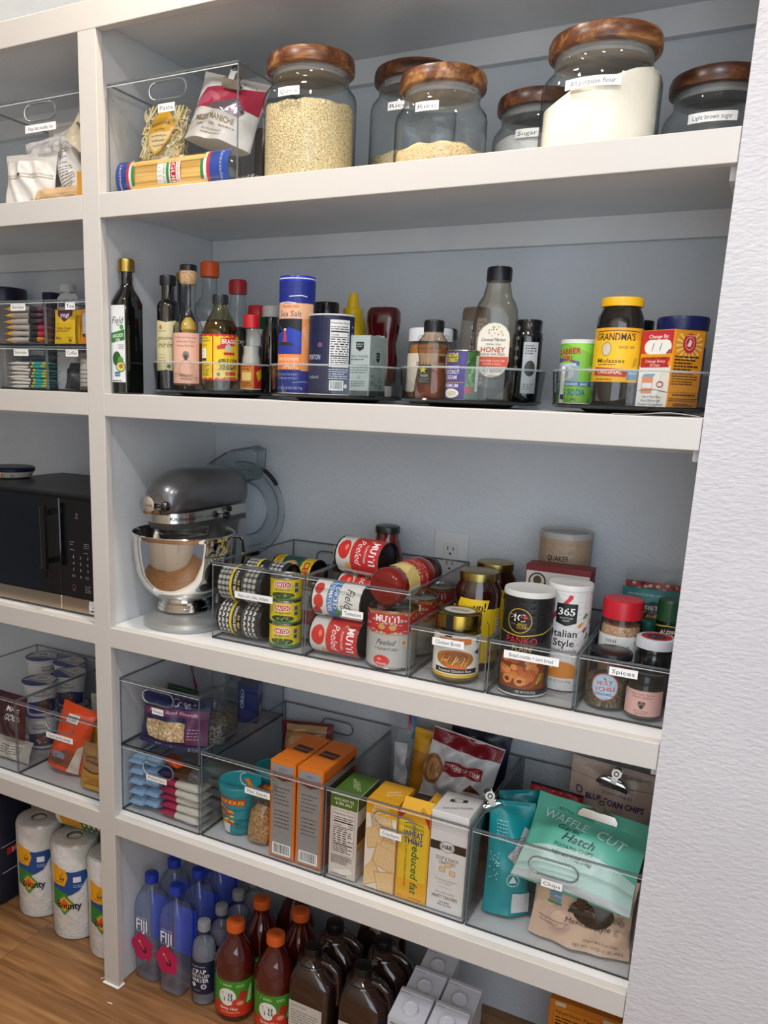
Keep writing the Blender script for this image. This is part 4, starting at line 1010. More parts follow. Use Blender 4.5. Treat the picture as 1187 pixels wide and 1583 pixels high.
t = bottle('thin white tube beside the green can on the tray', (.905, .100, ZT), [(0, .0045), (.06, .0045), (.062, .003)], M('#d8d8d2', .4), None); d = Dc(cyl(.0046, .4), 2); d.rect(-4, 8, 4, 16, '#22305a'); d.fine(-3, 20, 3, 50, 8, '#6a6a6a', 1); d.out(t)
t = thing('loose_paper', 'curled strip of white paper under the baking turntable', 'paper', (1.085, .022, Z2 + .0006))
vs, fs = [], []
for i in range(13):
    x = -.065 + .0105 * i; z = .0005 + .005 * math.exp(-((i - 8) / 3.2) ** 2)
    vs += [(x, -.018 + .002 * abs(i - 7), z), (x, .020, z * .5), (x, -.018 + .002 * abs(i - 7), z + .0005), (x, .020, z * .5 + .0005)]
for i in range(12):
    a = i * 4
    for p, r_ in ((0, 1), (1, 3), (3, 2), (2, 0)): fs.append((a + p, a + r_, a + 4 + r_, a + 4 + p))
part(t, 'sheet', mk(vs, fs), M('#ece6dc', .6))

# pull inside its tray whatever would touch the tray wall
bpy.context.view_layer.update()
for o in [o for o in C.objects if o.parent is None and o.type == 'EMPTY' and abs(o.location.z - ZT) < 1e-5]:
    rad = 0
    for ch in o.children:
        m_ = o.rotation_euler.to_matrix()
        for v in ch.data.vertices:
            p_ = m_ @ (ch.matrix_local @ v.co)
            if p_.z < .075: rad = max(rad, math.hypot(p_.x, p_.y))
    tx, ty, tr_ = min(((.1770, .170, .1445), (.4640, .172, .140), (.7400, .172, .133), (1.0275, .172, .137)), key=lambda c_: math.hypot(c_[0] - o.location.x, c_[1] - o.location.y))
    dx, dy = o.location.x - tx, o.location.y - ty
    ds = math.hypot(dx, dy)
    ex = ds + rad - (tr_ * .953 - .0025)
    if ex > 0:
        o.location.x -= dx / ds * ex; o.location.y -= dy / ds * ex

# ================================================================== mixer shelf, right bay
SILV = M('#77787a', .32, .75, .4)
t = thing('stand_mixer', 'silver tilt-head stand mixer with polished steel bowl', 'stand mixer', (.1135, .122, Z3 + .0005))
part(t, 'base', loft([(0, .094, .126, 2.6, 0, .045), (.010, .097, .130, 2.6, 0, .045), (.018, .094, .127, 2.6, 0, .045), (.030, .074, .106, 2.4, 0, .045), (.037, .060, .090, 2.3, 0, .045), (.038, .02, .05, 2.2, 0, .045)], seg=48), M('#a6a7a5', .32, .45, .4))
part(t, 'column', loft([(.034, .048, .050, 4, 0, .122), (.06, .042, .044, 4, 0, .124), (.12, .038, .038, 4, 0, .126), (.19, .040, .042, 4, 0, .126), (.236, .046, .060, 4, 0, .120)], seg=32), SILV)
bw = part(t, 'bowl', loft([(.046, .050), (.046, .058), (.056, .058), (.060, .052), (.066, .060), (.078, .078), (.098, .094), (.125, .105), (.160, .1095), (.190, .1115), (.204, .1120), (.2055, .1121), (.211, .1150), (.214, .1155), (.216, .1135), (.205, .1100), (.160, .1085), (.125, .103), (.098, .092), (.080, .074), (.070, .02)], seg=64, caps=(0, 1)), CHROME)
part(bw, 'bowl_handle', tube([(.070, .086, .198), (.082, .103, .197), (.086, .110, .185), (.087, .111, .150), (.083, .105, .120), (.066, .080, .108)], .0042, 8), CHROME)
part(t, 'bowl_clamp', loft([(.037, .056), (.040, .060), (.048, .060), (.050, .054)], seg=40), CHROME)
hd = part(t, 'motor_head', loft([(-.098, .010, .008, 2, 0, .286), (-.096, .026, .022, 2.1, 0, .287), (-.088, .038, .034, 2.2, 0, .290), (-.070, .048, .045, 2.3, 0, .294), (-.040, .0545, .0525, 2.4, 0, .299), (0, .057, .0555, 2.5, 0, .301), (.08, .058, .0560, 2.6, 0, .301), (.14, .057, .0545, 2.7, 0, .300), (.175, .053, .0500, 2.7, 0, .297), (.190, .044, .0420, 2.6, 0, .293), (.194, .030, .030, 2.4, 0, .290)], axis='y', seg=48), M('#6a6b6d', .3, .7, .5))
def bandp(u, r=.0575, yc=-.036):
    s = -1 if u < 0 else 1; a = abs(u)
    if a < PI * r / 2: return (s * r * math.sin(a / r), yc - r * math.cos(a / r))
    return (s * r, yc + a - PI * r / 2)
def bandf(u, v, o):
    x, y_ = bandp(u, .0577 + o); return (x, y_, v)
vs, fs = [], []
us = [-.29 + .58 * i / 60 for i in range(61)]
for z_ in (.243, .2445, .266, .2675):
    for u in us:
        x, y_ = bandp(u, .0577 if z_ in (.2445, .266) else .0560); vs.append((x, y_, z_))
for k in range(3):
    for i in range(60): fs.append((k * 61 + i, k * 61 + i + 1, (k + 1) * 61 + i + 1, (k + 1) * 61 + i))
part(hd, 'trim_band', mk(vs, fs), M('#c4c2bc', .22, 1))
vs, fs = [], []
for z_, r_ in ((.230, .052), (.243, .0565)):
    for u in us: x, y_ = bandp(u, r_); vs.append((x, y_, z_))
for i in range(60): fs.append((i, i + 1, 61 + i + 1, 61 + i))
fs.append(tuple(reversed(range(61))))
part(hd, 'lower_housing', mk(vs, fs), SILV)
d = Dc(bandf, 3); d.text('KitchenAid', .062 * 1000, 255, 7.4, '#17181a', w=62, b=.035); d.text('ARTISAN', 112, 255, 3.4, '#5a5a58', w=20); d.rect(130, 252, 168, 253.4, '#2a2a2c'); d.rect(196, 256, 228, 262, '#9a9a98'); d.fine(200, 249, 232, 258, 4, '#4a4a4a', 1); d.out(hd, 'lettering')
part(t, 'planetary_ring', loft([(.194, .050), (.197, .0555), (.212, .0560), (.214, .0545), (.217, .0560), (.230, .0560), (.232, .050)], seg=44), M('#a9a8a4', .2, .9))
part(t, 'beater_shaft', loft([(.170, .008), (.172, .012), (.196, .014)], seg=20), STEEL)
hb = part(t, 'attachment_hub', loft([(-.128, .0150), (-.126, .0195), (-.118, .0205), (-.104, .0200), (-.096, .024)], axis='y', seg=32), CHROME, (0, 0, .287))
part(hb, 'hub_bar', boxes([(-.0150, .0150, -.1300, -.1278, -.0025, .0025)]), STEEL)
kn = part(t, 'hub_knob', loft([(.000, .004), (.010, .004), (.012, .0095), (.016, .0115), (.022, .0110), (.026, .008), (.027, .002)], axis='x', seg=20), M('#0c0c0d', .2, 0, .6), (.018, -.110, .285))
part(t, 'lock_lever', tube([(.058, .062, .2555), (.066, .062, .2555), (.070, .060, .2545)], .0028, 8), STEEL)
part(t, 'lever_knob', loft([(.066, .003), (.068, .0075), (.072, .009), (.077, .0085), (.080, .005)], axis='x', seg=18), M('#0c0c0d', .2), (0, .062, .250))
part(t, 'speed_knob', loft([(.056, .004), (.062, .006), (.068, .0055), (.070, .003)], axis='x', seg=14), M('#0c0c0d', .2), (0, .085, .263))
# pouring shield leaning on the back wall
t = thing('pouring_shield', 'clear plastic pouring shield leaning on the wall behind the mixer', 'mixer accessory', (.106, .392, Z3 + .238))
SHI = clear('#f2f6f7', '#7c888c', .06, .6, .04, 2)
def sector(a0, a1, rows, n=36):
    vs, fs = [], []
    for r_, y_ in rows:
        for i in range(n + 1):
            a = R(a0 + (a1 - a0) * i / n); vs.append((r_ * math.cos(a), y_, r_ * math.sin(a)))
    for k in range(len(rows) - 1):
        for i in range(n): fs.append((k * (n + 1) + i, k * (n + 1) + i + 1, (k + 1) * (n + 1) + i + 1, (k + 1) * (n + 1) + i))
    return mk(vs, fs)
part(t, 'ring', sector(-84, 104, [(.066, -.014), (.068, -.002), (.082, .002), (.094, -.002), (.098, -.016), (.114, -.020), (.117, -.016)]), SHI)
part(t, 'ring_edge', tube([(.117 * math.cos(R(-84 + 188 * i / 40)), -.016, .117 * math.sin(R(-84 + 188 * i / 40))) for i in range(41)], .0012, 5), EDGE)
part(t, 'ring_edge', tube([(.066 * math.cos(R(-84 + 188 * i / 40)), -.014, .066 * math.sin(R(-84 + 188 * i / 40))) for i in range(41)], .0012, 5), EDGE)
for a in (47, -78):
    part(t, 'rubber_foot', tube([(.1165 * math.cos(R(a + k)), -.018, .1165 * math.sin(R(a + k))) for k in (-12, -6, 0, 6, 12)], .0052, 8), M('#0d0d0e', .5))
ch = [(-.110, .078), (-.100, .108), (-.040, .142), (.040, .158), (.062, .150), (.060, .108), (.046, .078), (-.030, .066)]
part(t, 'chute', plate(ch, [], .0015, 'xz', -.016), SHI)
part(t, 'chute_wall', mk([(a, -.016, b) for a, b in ch] + [(a * .92, -.046, b * .97) for a, b in ch], [(i, (i + 1) % 8, 8 + (i + 1) % 8, 8 + i) for i in range(8) if i not in (0, 7)], smooth=False), SHI)
part(t, 'chute_edge', tube([(a, -.016, b) for a, b in ch], .0012, 5, True), EDGE)
part(t, 'chute_edge', tube([(a * .92, -.046, b * .97) for a, b in ch], .0012, 5, True), EDGE)

# ------------------------------------------------------------------ bins of cans and jars
clear_bin('clear bin of stacked bean and chile cans beside the mixer', 'Beans, corn, chiles, chickpeas', .232, .456, .068, .411, Z3, .168, (.336, .106), .094, None, True)
clear_bin('clear bin of tomato cans in the middle of the shelf', 'Tomatoes', .462, .686, .068, .411, Z3, .168, (.567, .106), .046)
clear_bin('low clear bin with the broth jar at its front', 'Chicken Broth', .692, .840, .068, .411, Z3, .103, (.766, .082), .062)
clear_bin('low clear bin of bread crumb canisters', 'Bread crumbs + corn bread', .846, .999, .068, .411, Z3, .103, (.921, .082), .098)
clear_bin('low clear bin of spice jars against the textured wall', 'Spices', 1.004, 1.1495, .068, .411, Z3, .103, (1.077, .085), .046)
ZB = Z3 + .0045
LIE = (0, R(90), 0)          # lying, lid to the right
BLKEND = M('#17181a', .3, .3)
def patt(kind):
    def art(d, r, h):
        P = PI * r
        d.rect(-P, 3, P, h - 3, '#26282a')
        # the can lies with its lid to the right: v runs along the can
        for v0, v1 in ((4, 33), (68, 100)):
            d.rect(-P, v0, P, v1, '#3a3c3c')
            for k in range(20):
                for j in range(3):
                    u = -P + (k + .5) * 2 * P / 20; v = v0 + (j + .5) * (v1 - v0) / 3
                    if kind == 0:
                        d.ring(u, v, 4.4, 4.4, 1, '#d2d0c8', 10)
                        for m in range(4): d.line([(u - 3.4 * math.cos(m * .8), v - 3.4 * math.sin(m * .8)), (u + 3.4 * math.cos(m * .8), v + 3.4 * math.sin(m * .8))], .8, '#d2d0c8')
                    else:
                        d.poly([(u, v - 3.6), (u + 6, v - 1), (u + 7, v + 3.6), (u + 1, v + 1)], '#dcdad2'); d.poly([(u - 1.5, v - 3.6), (u - 8, v - 1), (u - 8.5, v + 3.6), (u - 2.5, v + 1)], '#dcdad2')
        d.rect(-P, 34, P, 40, '#dcc428'); d.rect(-P, 66, P, 67, '#8a8a84')
        d.text('KIDNEY BEANS' if kind == 0 else 'CANNELLINI BEANS', -6, 48, 6.4, '#e4e0d4', w=58, b=.03, rot=0)
        d.rect(-20, 54, 10, 62, '#17181a'); d.text('365', -10, 58, 5, '#e4c828', b=.03); d.ell(6, 58, 7, 3, '#d8b83a')
    return art
# prints are laid with u round the can, v along it: on a lying can the text reads downwards
def beans(label, x, y, z, kind, rz=0): return can(label, (x - .056, y, z + .0388), .0375, .112, patt(kind), (0, R(90), R(rz)), '#26282a', 'bean cans lying on their sides', endm=BLKEND, a0=0.)
beans('lying black kidney bean can with white flower pattern, upper front', .293, .112, ZB + .0772, 0)
beans('lying black cannellini can with white leaf pattern, lower front', .293, .112, ZB, 1)
beans('flower-patterned bean can in the second row, on top', .302, .192, ZB + .0772, 0)
beans('leaf-patterned bean can in the second row, underneath', .298, .190, ZB, 1)
beans('leaf-patterned bean can at the back of the bin, underneath', .298, .272, ZB, 1)
def art(d, r, h):
    P = PI * r
    d.rect(-P, 3, P, h - 3, '#e0c224'); d.rect(-P, 26, P, h - 30, '#1f5a52'); d.text('CHICK PEAS', -10, 15, 11, '#b8242c', w=70, b=.03); d.ell(-10, 54, 30, 22, '#c89a6a')
    for k in range(16): d.ell(-30 + 40 * rnd.random(), 40 + 28 * rnd.random(), 4, 3.4, rnd.choice(['#d8b08a', '#b8865a', '#e0c09a']))
    d.text('CENTO', -6, h - 15, 15, '#b8242c', w=66, b=.05)
can('yellow and green chickpea can lying on top at the back', (.268, .285, ZB + .0772 + .0375), .0375, .112, art, (0, R(90), R(-6)), '#e0c224', endm=BLKEND)
def art(d, r, h):
    P = PI * r
    d.rect(-P, 3, P, h - 3, '#e2c81e'); d.rect(-P, 3, P, 7, '#2f8a4a'); d.ell(-4, 13, 26, 7, '#3a4a24')
    for k in range(16): d.ell(-24 + 40 * rnd.random(), 9 + 9 * rnd.random(), 2.4, 1.8, rnd.choice(['#6a7a30', '#2c3a1c', '#8a9a4a']))
    d.poly([(x_ * 1000 - 4, z_ * 1000 + 36) for x_, z_ in stadium(0, 0, .037, .014)], '#f2ece0'); d.poly([(x_ * 1000 - 4, z_ * 1000 + 36) for x_, z_ in stadium(0, 0, .034, .011)], '#c8242c'); d.text('HATCH', -4, 36, 7.4, '#f6f0e6', w=27, b=.05); d.text('MILD GREEN CHILES', -4, 25, 3.4, '#2f7a3a', w=32, b=.03)
    d.rect(22, 20, 30, 28, '#2c4a7a'); d.rect(22, 31, 30, 40, '#3a5a8a')
for k, nm in enumerate(('bottom', 'middle', 'topmost')):
    can('small yellow green-chile can, %s of the stack of three' % nm, (.389, .112, ZB + k * .0497), .0335, .0495, art, base='#e2c81e', a0=.42, group='small green-chile cans')
def art(d, r, h):
    P = PI * r
    d.rect(-P, 3, P, h - 3, '#c9c4bc'); d.rect(-P, 34, P, 66, '#b8282c'); d.text('SWEET', 14, 50, 10, '#f0e8dc', w=40, b=.03); d.fine(-20, 72, 50, 100, 6, '#3a3a3c', 2); d.ell(20, 22, 10, 9, '#e0a03a')
can('white and red sweet corn can standing behind the chile stack', (.414, .196, ZB), .0372, .112, art, base='#c9c4bc', a0=.6)
jar('small jar with crumpled white cover at the back of the bean bin', (.408, .352, ZB), .032, .176, .030, M('#4a3a2a', .3), M('#d8d6d2', .6), lambda d: d.rect(-90, 60, 90, 120, '#b9b4aa'), 0)
def mutti(peel=True):
    def art(d, r, h):
        P = PI * r
        d.rect(-P, 3, P, h - 3, '#b4b2ac'); k = h / 112
        d.rect(-P, h - 44 * k, P, h - 3, '#c02a2c'); d.rect(-P, h - 45.5 * k, P, h - 43.5 * k, '#b8964a'); d.rect(-P, h - 5.5, P, h - 3.4, '#b8964a')
        d.text('MUTTI', -4, h - 15 * k, 12 * k, '#f4ece4', w=46 * k, b=.06); d.ell(-14, h - 31 * k, 7 * k, 5 * k, '#c8a04a'); d.ell(8, h - 31 * k, 7 * k, 5 * k, '#c8a04a')
        d.text('Peeled', -4, h - 60 * k, 10 * k, '#2a2a2c' if h > 113 else '#c02a2c', w=38 * k, sh=.4); d.text('TOMATOES', -4, h - 73 * k, 5 * k, '#3a3a3c', w=44 * k)
        d.ell(-12, 17, 17, 11, '#c62c24'); d.ell(-16, 20, 5, 3, '#e87a6a'); d.text('ITALIAN', -12, 11, 4, '#f4e8e0', w=20); d.ell(32, h - 60 * k, 6, 6, '#b8864a'); d.ring(32, h - 60 * k, 6, 6, 1, '#e8dcc8')
    return art
def mutti_lie(d, r, h):
    P = PI * r
    d.rect(-P, 3, P, h - 3, '#c9c6c0'); d.ell(-6, 22, 22, 15, '#c8281e'); d.ell(-10, 27, 7, 4, '#ea7a66'); d.rect(-P, 40, 40, h - 3, '#c02a2c'); d.rect(-P, 39, 40, 40.5, '#b8964a')
    d.text('Peeled', -4, 60, 15, '#f4ece4', w=58, sh=.35); d.text('TOMATOES', -2, 76, 5, '#f0e0d8', w=40); d.text('MUTTI', -4, 94, 15, '#f4ece4', w=52, b=.06); d.rect(-36, 78, -30, 86, '#c8a04a')
    d.rect(40, 4, 74, h - 4, '#e8e6e0'); d.bars(44, 12, 70, 40); d.fine(44, 46, 72, 100, 9, '#3a3a3c', 1.6); d.ell(30, 34, 8, 8, '#c9a05a')
def tom(label, x, y, z, a0=0., rz=0): return can(label, (x - .056, y, z + .0388), .0375, .112, mutti_lie, (0, R(90), R(rz)), '#c9c6c0', 'red peeled-tomato cans lying down', endm=BLKEND, a0=a0)
tom('red peeled-tomato can lying at the bottom front of the bin', .521, .113, ZB)
tom('red peeled-tomato can lying behind, in the bottom row', .523, .191, ZB)
tom('red peeled-tomato can lying in the second row, half hidden', .536, .192, ZB + .0772, -.6)
tom('red peeled-tomato can topmost on the pile', .536, .200, ZB + .1542, -.35, -10)
def art(d, r, h):
    P = PI * r
    d.rect(-P, 3, P, h - 3, '#dedcd4'); d.rect(-P, 36, P, 62, '#4a7ab0'); d.text('DICED', -6, 56, 9, '#eef2f4', w=46, b=.03); d.text('TOMATOES', -6, 44, 9, '#eef2f4', w=60, b=.03)
    d.ell(-22, 16, 13, 10, '#c8302a'); d.ell(6, 18, 15, 11, '#d23a2c'); d.ell(30, 14, 12, 10, '#c42c26'); d.text('Field', -6, 86, 18, '#2c2e32', w=44, sh=.35); d.text('DAY', 18, 72, 7, '#2c2e32'); d.ell(26, 62, 8, 8, '#3f9a48'); d.rect(30, 10, 40, 22, '#3a6a8a'); d.ell(44, 30, 6, 6, '#4a8a4a')
can('white and blue diced-tomato can lying on the front red can', (.466, .116, ZB + .0772 + .0375), .0375, .112, art, (0, R(90), 0), '#dedcd4', endm=BLKEND, a0=-.15)
can('large upright red and grey tomato can at the bin front', (.6290, .124, ZB), .0497, .118, mutti(), base='#b4b2ac', a0=.25, group='large upright tomato cans', ribs=True)
can('large upright tomato can behind the front one', (.6300, .232, ZB), .0497, .118, mutti(), base='#b4b2ac', a0=.25, group='large upright tomato cans', ribs=True)
can('upright can with pull ring at the back corner of the tomato bin', (.642, .345, ZB), .0372, .118, mutti(), base='#a83030', a0=.25)
SAUCE = M('#7a1812', .1, 0, .8)
# sauce jar lying on top of the upright cans, base towards the room
t = thing('sauce_jar', 'pasta sauce jar lying on top, its red base facing out', 'jar', (.622, .086, Z3 + .164), (R(-90 + 4), 0, R(-11)))
part(t, 'glass_body', loft([(0, .026), (.001, .033), (.006, .0375), (.018, .0385), (.030, .0375), (.034, .0360), (.110, .0360), (.114, .0375), (.126, .037), (.142, .030), (.150, .026), (.158, .026)], seg=40), SAUCE)
part(t, 'lid', rib_lid(.0285, .015, .156), M('#1c2420', .3))
d = Dc(cyl(.0364, 0), 4); d.rect(-112, 36, 112, 108, '#c8b06a'); d.rect(-112, 74, 112, 108, '#a82430'); d.text('PASTA', 100, 92, 12, '#ecd9a0', w=44, rot=0); d.rect(60, 40, 96, 72, '#e4e2da'); d.fine(62, 42, 94, 70, 7, '#3a3a3c', 1.4); d.poly([(-20, 40), (20, 70), (30, 40)], '#e0c880'); d.out(t)
t = thing('sauce_jar', 'upright sauce jar with dark green lid against the back wall', 'jar', (.506, .361, ZB))
part(t, 'glass_body', loft([(0, .034), (.003, .0385), (.150, .0385), (.175, .036), (.205, .0265), (.222, .0255)], seg=36), M('#7a2020', .1, 0, .8))
part(t, 'lid', rib_lid(.0275, .016, .219), M('#1c2c26', .3))
# outlet in the wall
t = thing('wall_outlet', 'white double power outlet on the back wall', 'outlet', (.640, DEP - .0002, 1.108))
part(t, 'cover_plate', bxm(.080, .005, .118, .0015), M('#d8dadc', .35), (0, -.0025, -.059))
fp = part(t, 'socket_face', bxm(.034, .002, .068, .0006, 1), M('#d2d4d6', .3), (0, -.0062, -.034))
for s in (-1, 1):
    part(fp, 'slot', boxes([(-.0075, -.0055, -.0014, -.0010, .034 + s * .017 + .001, .034 + s * .017 + .009)]), INK); part(fp, 'slot', boxes([(.0055, .0075, -.0014, -.0010, .034 + s * .017 + .001, .034 + s * .017 + .008)]), INK); part(fp, 'ground_hole', loft([(-.0014, .0026), (-.0010, .0026)], axis='y', seg=12), INK, (0, 0, .034 + s * .017 - .007))
# broth and soup jars
t = jar('round chicken broth jar with gold lid and black seal', (.767, .118, ZB), .0440, .130, .026, clear('#f2eacb', '#9a8a4a', .05, .5, .04, 2.2), M('#a88c3c', .25, 1), None, fill=.096, fm=M('#7a6420', .25), neck=.93, lid_r=.0425)
d = Dc(cyl(.0443, .30), 4)
d.rect(-62, 12, 62, 92, '#e2ded4'); d.rect(-62, 10, 62, 16, '#c8a020'); d.rect(-42, 18, 46, 28, '#1c1c1e'); d.text('Roasted Chicken Base', 0, 23, 4.6, '#e8e4d8', w=66, b=.01); d.ell(-2, 46, 38, 18, '#b06a2a'); d.ell(-2, 50, 26, 11, '#8a4a1e')
for k in range(14): d.line([(-30 + 4 * k, 36 + 6 * math.sin(k)), (-22 + 4 * k, 48 + 5 * math.cos(k * 2))], 1.6, rnd.choice(['#e0c070', '#d89a4a', '#6a8a3a']))
d.poly([(-34, 74), (28, 76), (28, 88), (-34, 86)], '#d87a24'); d.text('ORGANIC', -4, 81, 5, '#f6ead2', w=34, b=.02); d.poly([(-16, 30), (22, 27), (22, 33), (-16, 36)], '#d8682a'); d.ell(44, 82, 5, 5, '#5a8a4a'); d.poly([(36, 60), (50, 66), (48, 54)], '#2a2a2c'); d.fine(52, 40, 62, 80, 12, '#4a4a4c', 1); d.out(t)
part(t, 'seal_strip', boxes([(-.007, .007, -.0448, -.0436, .088, .131)]), M('#141416', .3), (0, 0, 0), (0, 0, R(-4)))
d = Dc(top(.1302), 0); d.ell(0, 0, 33, 33, '#2c2c26'); d.ell(0, 4, 30, 24, '#c9c4b4'); d.fine(-18, -4, 18, 12, 4, '#3a3a34', 2); d.out(t, 'lid_print')
def zoup(d):
    d.rect(-142, 14, 142, 124, '#dcb81c'); d.poly([(-32, 112), (28, 122), (32, 142), (-28, 144), (-34, 130)], '#e8c41e'); d.text('Zoup!', 0, 127, 17, '#17171a', w=52, b=.05, rot=3, sh=.15); d.line([(30, 100), (36, 90), (36, 30), (30, 22)], 1.4, '#6a4a1c'); d.rect(52, 40, 76, 104, '#d8d4c4'); d.fine(54, 42, 74, 102, 10, '#3a3a34', 1.8); d.fine(-26, 60, 20, 88, 4, '#5a4212', 3); d.ell(44, 34, 7, 7, '#b83a24')
for lb, x, y in (('tall brown soup jar with yellow label and gold lid, nearer one', .772, .212), ('tall brown soup jar at the back beside the outlet', .772, .320)):
    jar(lb, (x, y, ZB), .0455, .192, .016, M('#2a0f08', .05, 0, 1), M('#9a8a52', .3, 1), zoup, .12, neck=.80, lid_r=.0380, sh=.030, group='tall soup jars', ribs=False, name='soup_jar')
# bread crumbs
def art(d, r, h):
    P = PI * r
    d.rect(-P, 3, P, h - 6, '#121214'); d.poly([(-30, 92), (10, 108), (30, 100), (60, 120), (80, 88)], '#2c2c2e'); d.line([(-60, 116), (-10, 112), (30, 118), (60, 130)], 1.8, '#c8a43a')
    d.ell(-14, 140, 23, 23, '#c8a43a'); d.ell(-14, 140, 21.5, 21.5, '#0e0e10'); d.text('4C', -17, 146, 15, '#f0eee8', w=26); d.text('BREAD', -8, 134, 4.4, '#c8a43a', w=16); d.text('CRUMBS', -8, 128, 4.4, '#c8a43a', w=20); d.ell(-4, 148, 3, 4, '#c8282c')
    d.text('PANKO', -8, 104, 13, '#c8282c', w=58); d.text('PLAIN', -6, 89, 10, '#d8c07a', w=34)
    d.rect(-50, 14, 44, 74, '#7a3a14')
    for k in range(22): a, b = rnd.uniform(-46, 26), rnd.uniform(18, 70); d.ell(a, b, rnd.uniform(6, 11), rnd.uniform(5, 9), rnd.choice(['#c8763a', '#b8622a', '#d88a48', '#a8541e']))
    for a, b in ((-28, 30), (-4, 28)): d.ring(a, b, 10, 9, 4.5, '#d08440'); d.ell(a, b, 4.5, 3.5, '#5a2a10')
    for k in range(5): d.line([(16 + 5 * k, 18 + 3 * k), (26 + 4 * k, 44)], 2.6, ['#c8302a', '#5a7a2a', '#d8a03a', '#7a9a3a', '#c8302a'][k])
    d.rect(-P, 4, P, 13, '#1a1a1c'); d.text('NET WT 8 OZ (227g)', 8, 8.5, 4.4, '#dcdad2', w=36)
t = can('black bread crumb canister with fried food picture and white lid', (.8965, .120, ZB), .0445, .190, art, base='#121214', a0=.22, name='crumb_canister', cat='canister', endm=M('#c9c9c6', .4))
part(t, 'lid', loft([(.183, .0460), (.190, .0460), (.193, .0445), (.192, .041), (.192, .001)], seg=40), M('#d2d2cc', .4))
def art(d, r, h):
    P = PI * r
    d.rect(-P, 3, P, h - 6, '#dcdad8'); d.poly([(-40, 126), (-34, 122), (8, 176), (2, 180)], '#c8283a'); d.ell(4, 178, 4.4, 4.4, '#c8283a'); d.rect(-20, 130, 18, 166, '#1a1c1c'); d.poly([(-20, 130), (18, 130), (-1, 124)], '#1a1c1c'); d.text('365', -1, 151, 13, '#f0f0ee', w=30, b=.04); d.text('WHOLE FOODS', -1, 139, 3, '#d8d8d4', w=24); d.text('MARKET', -1, 134, 3, '#d8d8d4', w=14)
    d.text('Italian', -2, 110, 13, '#2a2c2e', w=46, b=.02); d.text('Style', -2, 92, 13, '#2a2c2e', w=38, b=.02); d.text('Bread Crumbs', -2, 78, 6.4, '#3a3c3e', w=50); d.fine(-24, 66, 22, 72, 1, '#6a6c6e', 2)
    for a, b, c, ro in ((36, 142, '#5a8a3a', 1), (26, 128, '#d8882a', 0), (36, 118, '#b8323a', 0), (44, 104, '#4a8a3a', 1), (54, 130, '#c86a2a', 1), (50, 90, '#4a9ac8', 0)): d.poly([(a - 7, b - 4), (a, b + (7 if ro else 3)), (a + 7, b + 4), (a, b - (3 if ro else 6))], c)
    d.line([(40, 92), (46, 150)], 1, '#3a6a2a'); d.ell(-2, 36, 31, 20, '#d8862a'); d.rect(-40, 12, 40, 24, '#dcdad8'); d.line([(-22, 40), (-14, 50), (-8, 52)], 3, '#f0d8b0'); d.text('NET WT 15 OZ (425g)', -2, 18, 4.4, '#3a3c3e', w=40)
t = can('white bread crumb canister with coloured leaves and white lid', (.9545, .188, ZB), .0395, .196, art, base='#dcdad8', a0=.14, name='crumb_canister', cat='canister', endm=M('#d4d2ce', .4))
part(t, 'lid', loft([(.189, .0410), (.196, .0410), (.199, .0395), (.198, .036), (.198, .001)], seg=40), M('#dadad6', .4))
def art(d, w, h):
    d.rect(-w / 2 + 2, 2, w / 2 - 2, h - 12, '#dddbd8'); d.rect(-w / 2 + 1, h - 12, w / 2 - 1, h - 1, '#7a1c24'); d.ell(-w / 2 + 24, h - 32, 17, 17, '#1c2430'); d.ell(-w / 2 + 24, h - 32, 14, 14, '#d8d4cc'); d.ell(-w / 2 + 24, h - 30, 8, 9, '#5a4a3a'); d.rect(-w / 2 + 10, h - 48, -w / 2 + 38, h - 42, '#b8283a'); d.ring(w / 2 - 14, h - 36, 8, 8, 1, '#c83a4a'); d.line([(w / 2 - 18, h - 32), (w / 2 - 10, h - 40)], 1, '#c83a4a'); d.text('CORN BREAD', 0, h - 90, 10, '#7a1c24', w=80)
carton('white and dark red corn bread mix box behind the canisters', (.9170, .266, ZB), .124, .048, .212, '#7a1c24', (0, 0, 0), art, lambda d, w, h: [d.rect(-w / 2 + 6, 4, w / 2 - 6, h - 14, '#8a2a32'), d.fine(-w / 2 + 10, 40, w / 2 - 10, h - 40, 12, '#d8c8b8', 2)], lambda d, w, dd: d.rect(-w / 2 + 4, -dd / 2 + 4, w / 2 - 4, dd / 2 - 4, '#8a2a30'), name='baking_box')
def art(d, r, h):
    P = PI * r
    d.rect(-P, 3, P, h - 3, '#a8927a'); 
    for k in range(0): d.line([(-80, h - 8 - 7 * k), (-20, h - 4 - 7 * k), (40, h - 10 - 7 * k), (90, h - 6 - 7 * k)], 1.2, '#b8a48c')
    d.text('QUAKER', -14, h - 44, 10, '#1c1c22', w=44, b=.04); d.fine(-26, h - 70, 0, h - 66, 1, '#3a3430', 1.6); d.rect(60, 60, 76, h - 10, '#8a9488'); d.fine(62, 64, 74, h - 14, 14, '#3a423c', 2)
t = can('round tan oats canister with clear lid behind the white box', (.905, .351, ZB), .0515, .262, art, base='#a8927a', a0=.2, name='oats_canister', cat='canister', endm=M('#9a9a92', .5))
part(t, 'lid', loft([(.256, .0532), (.266, .0532), (.268, .051), (.263, .048), (.262, .001)], seg=40), film('#c9c9c4', .6, .25))
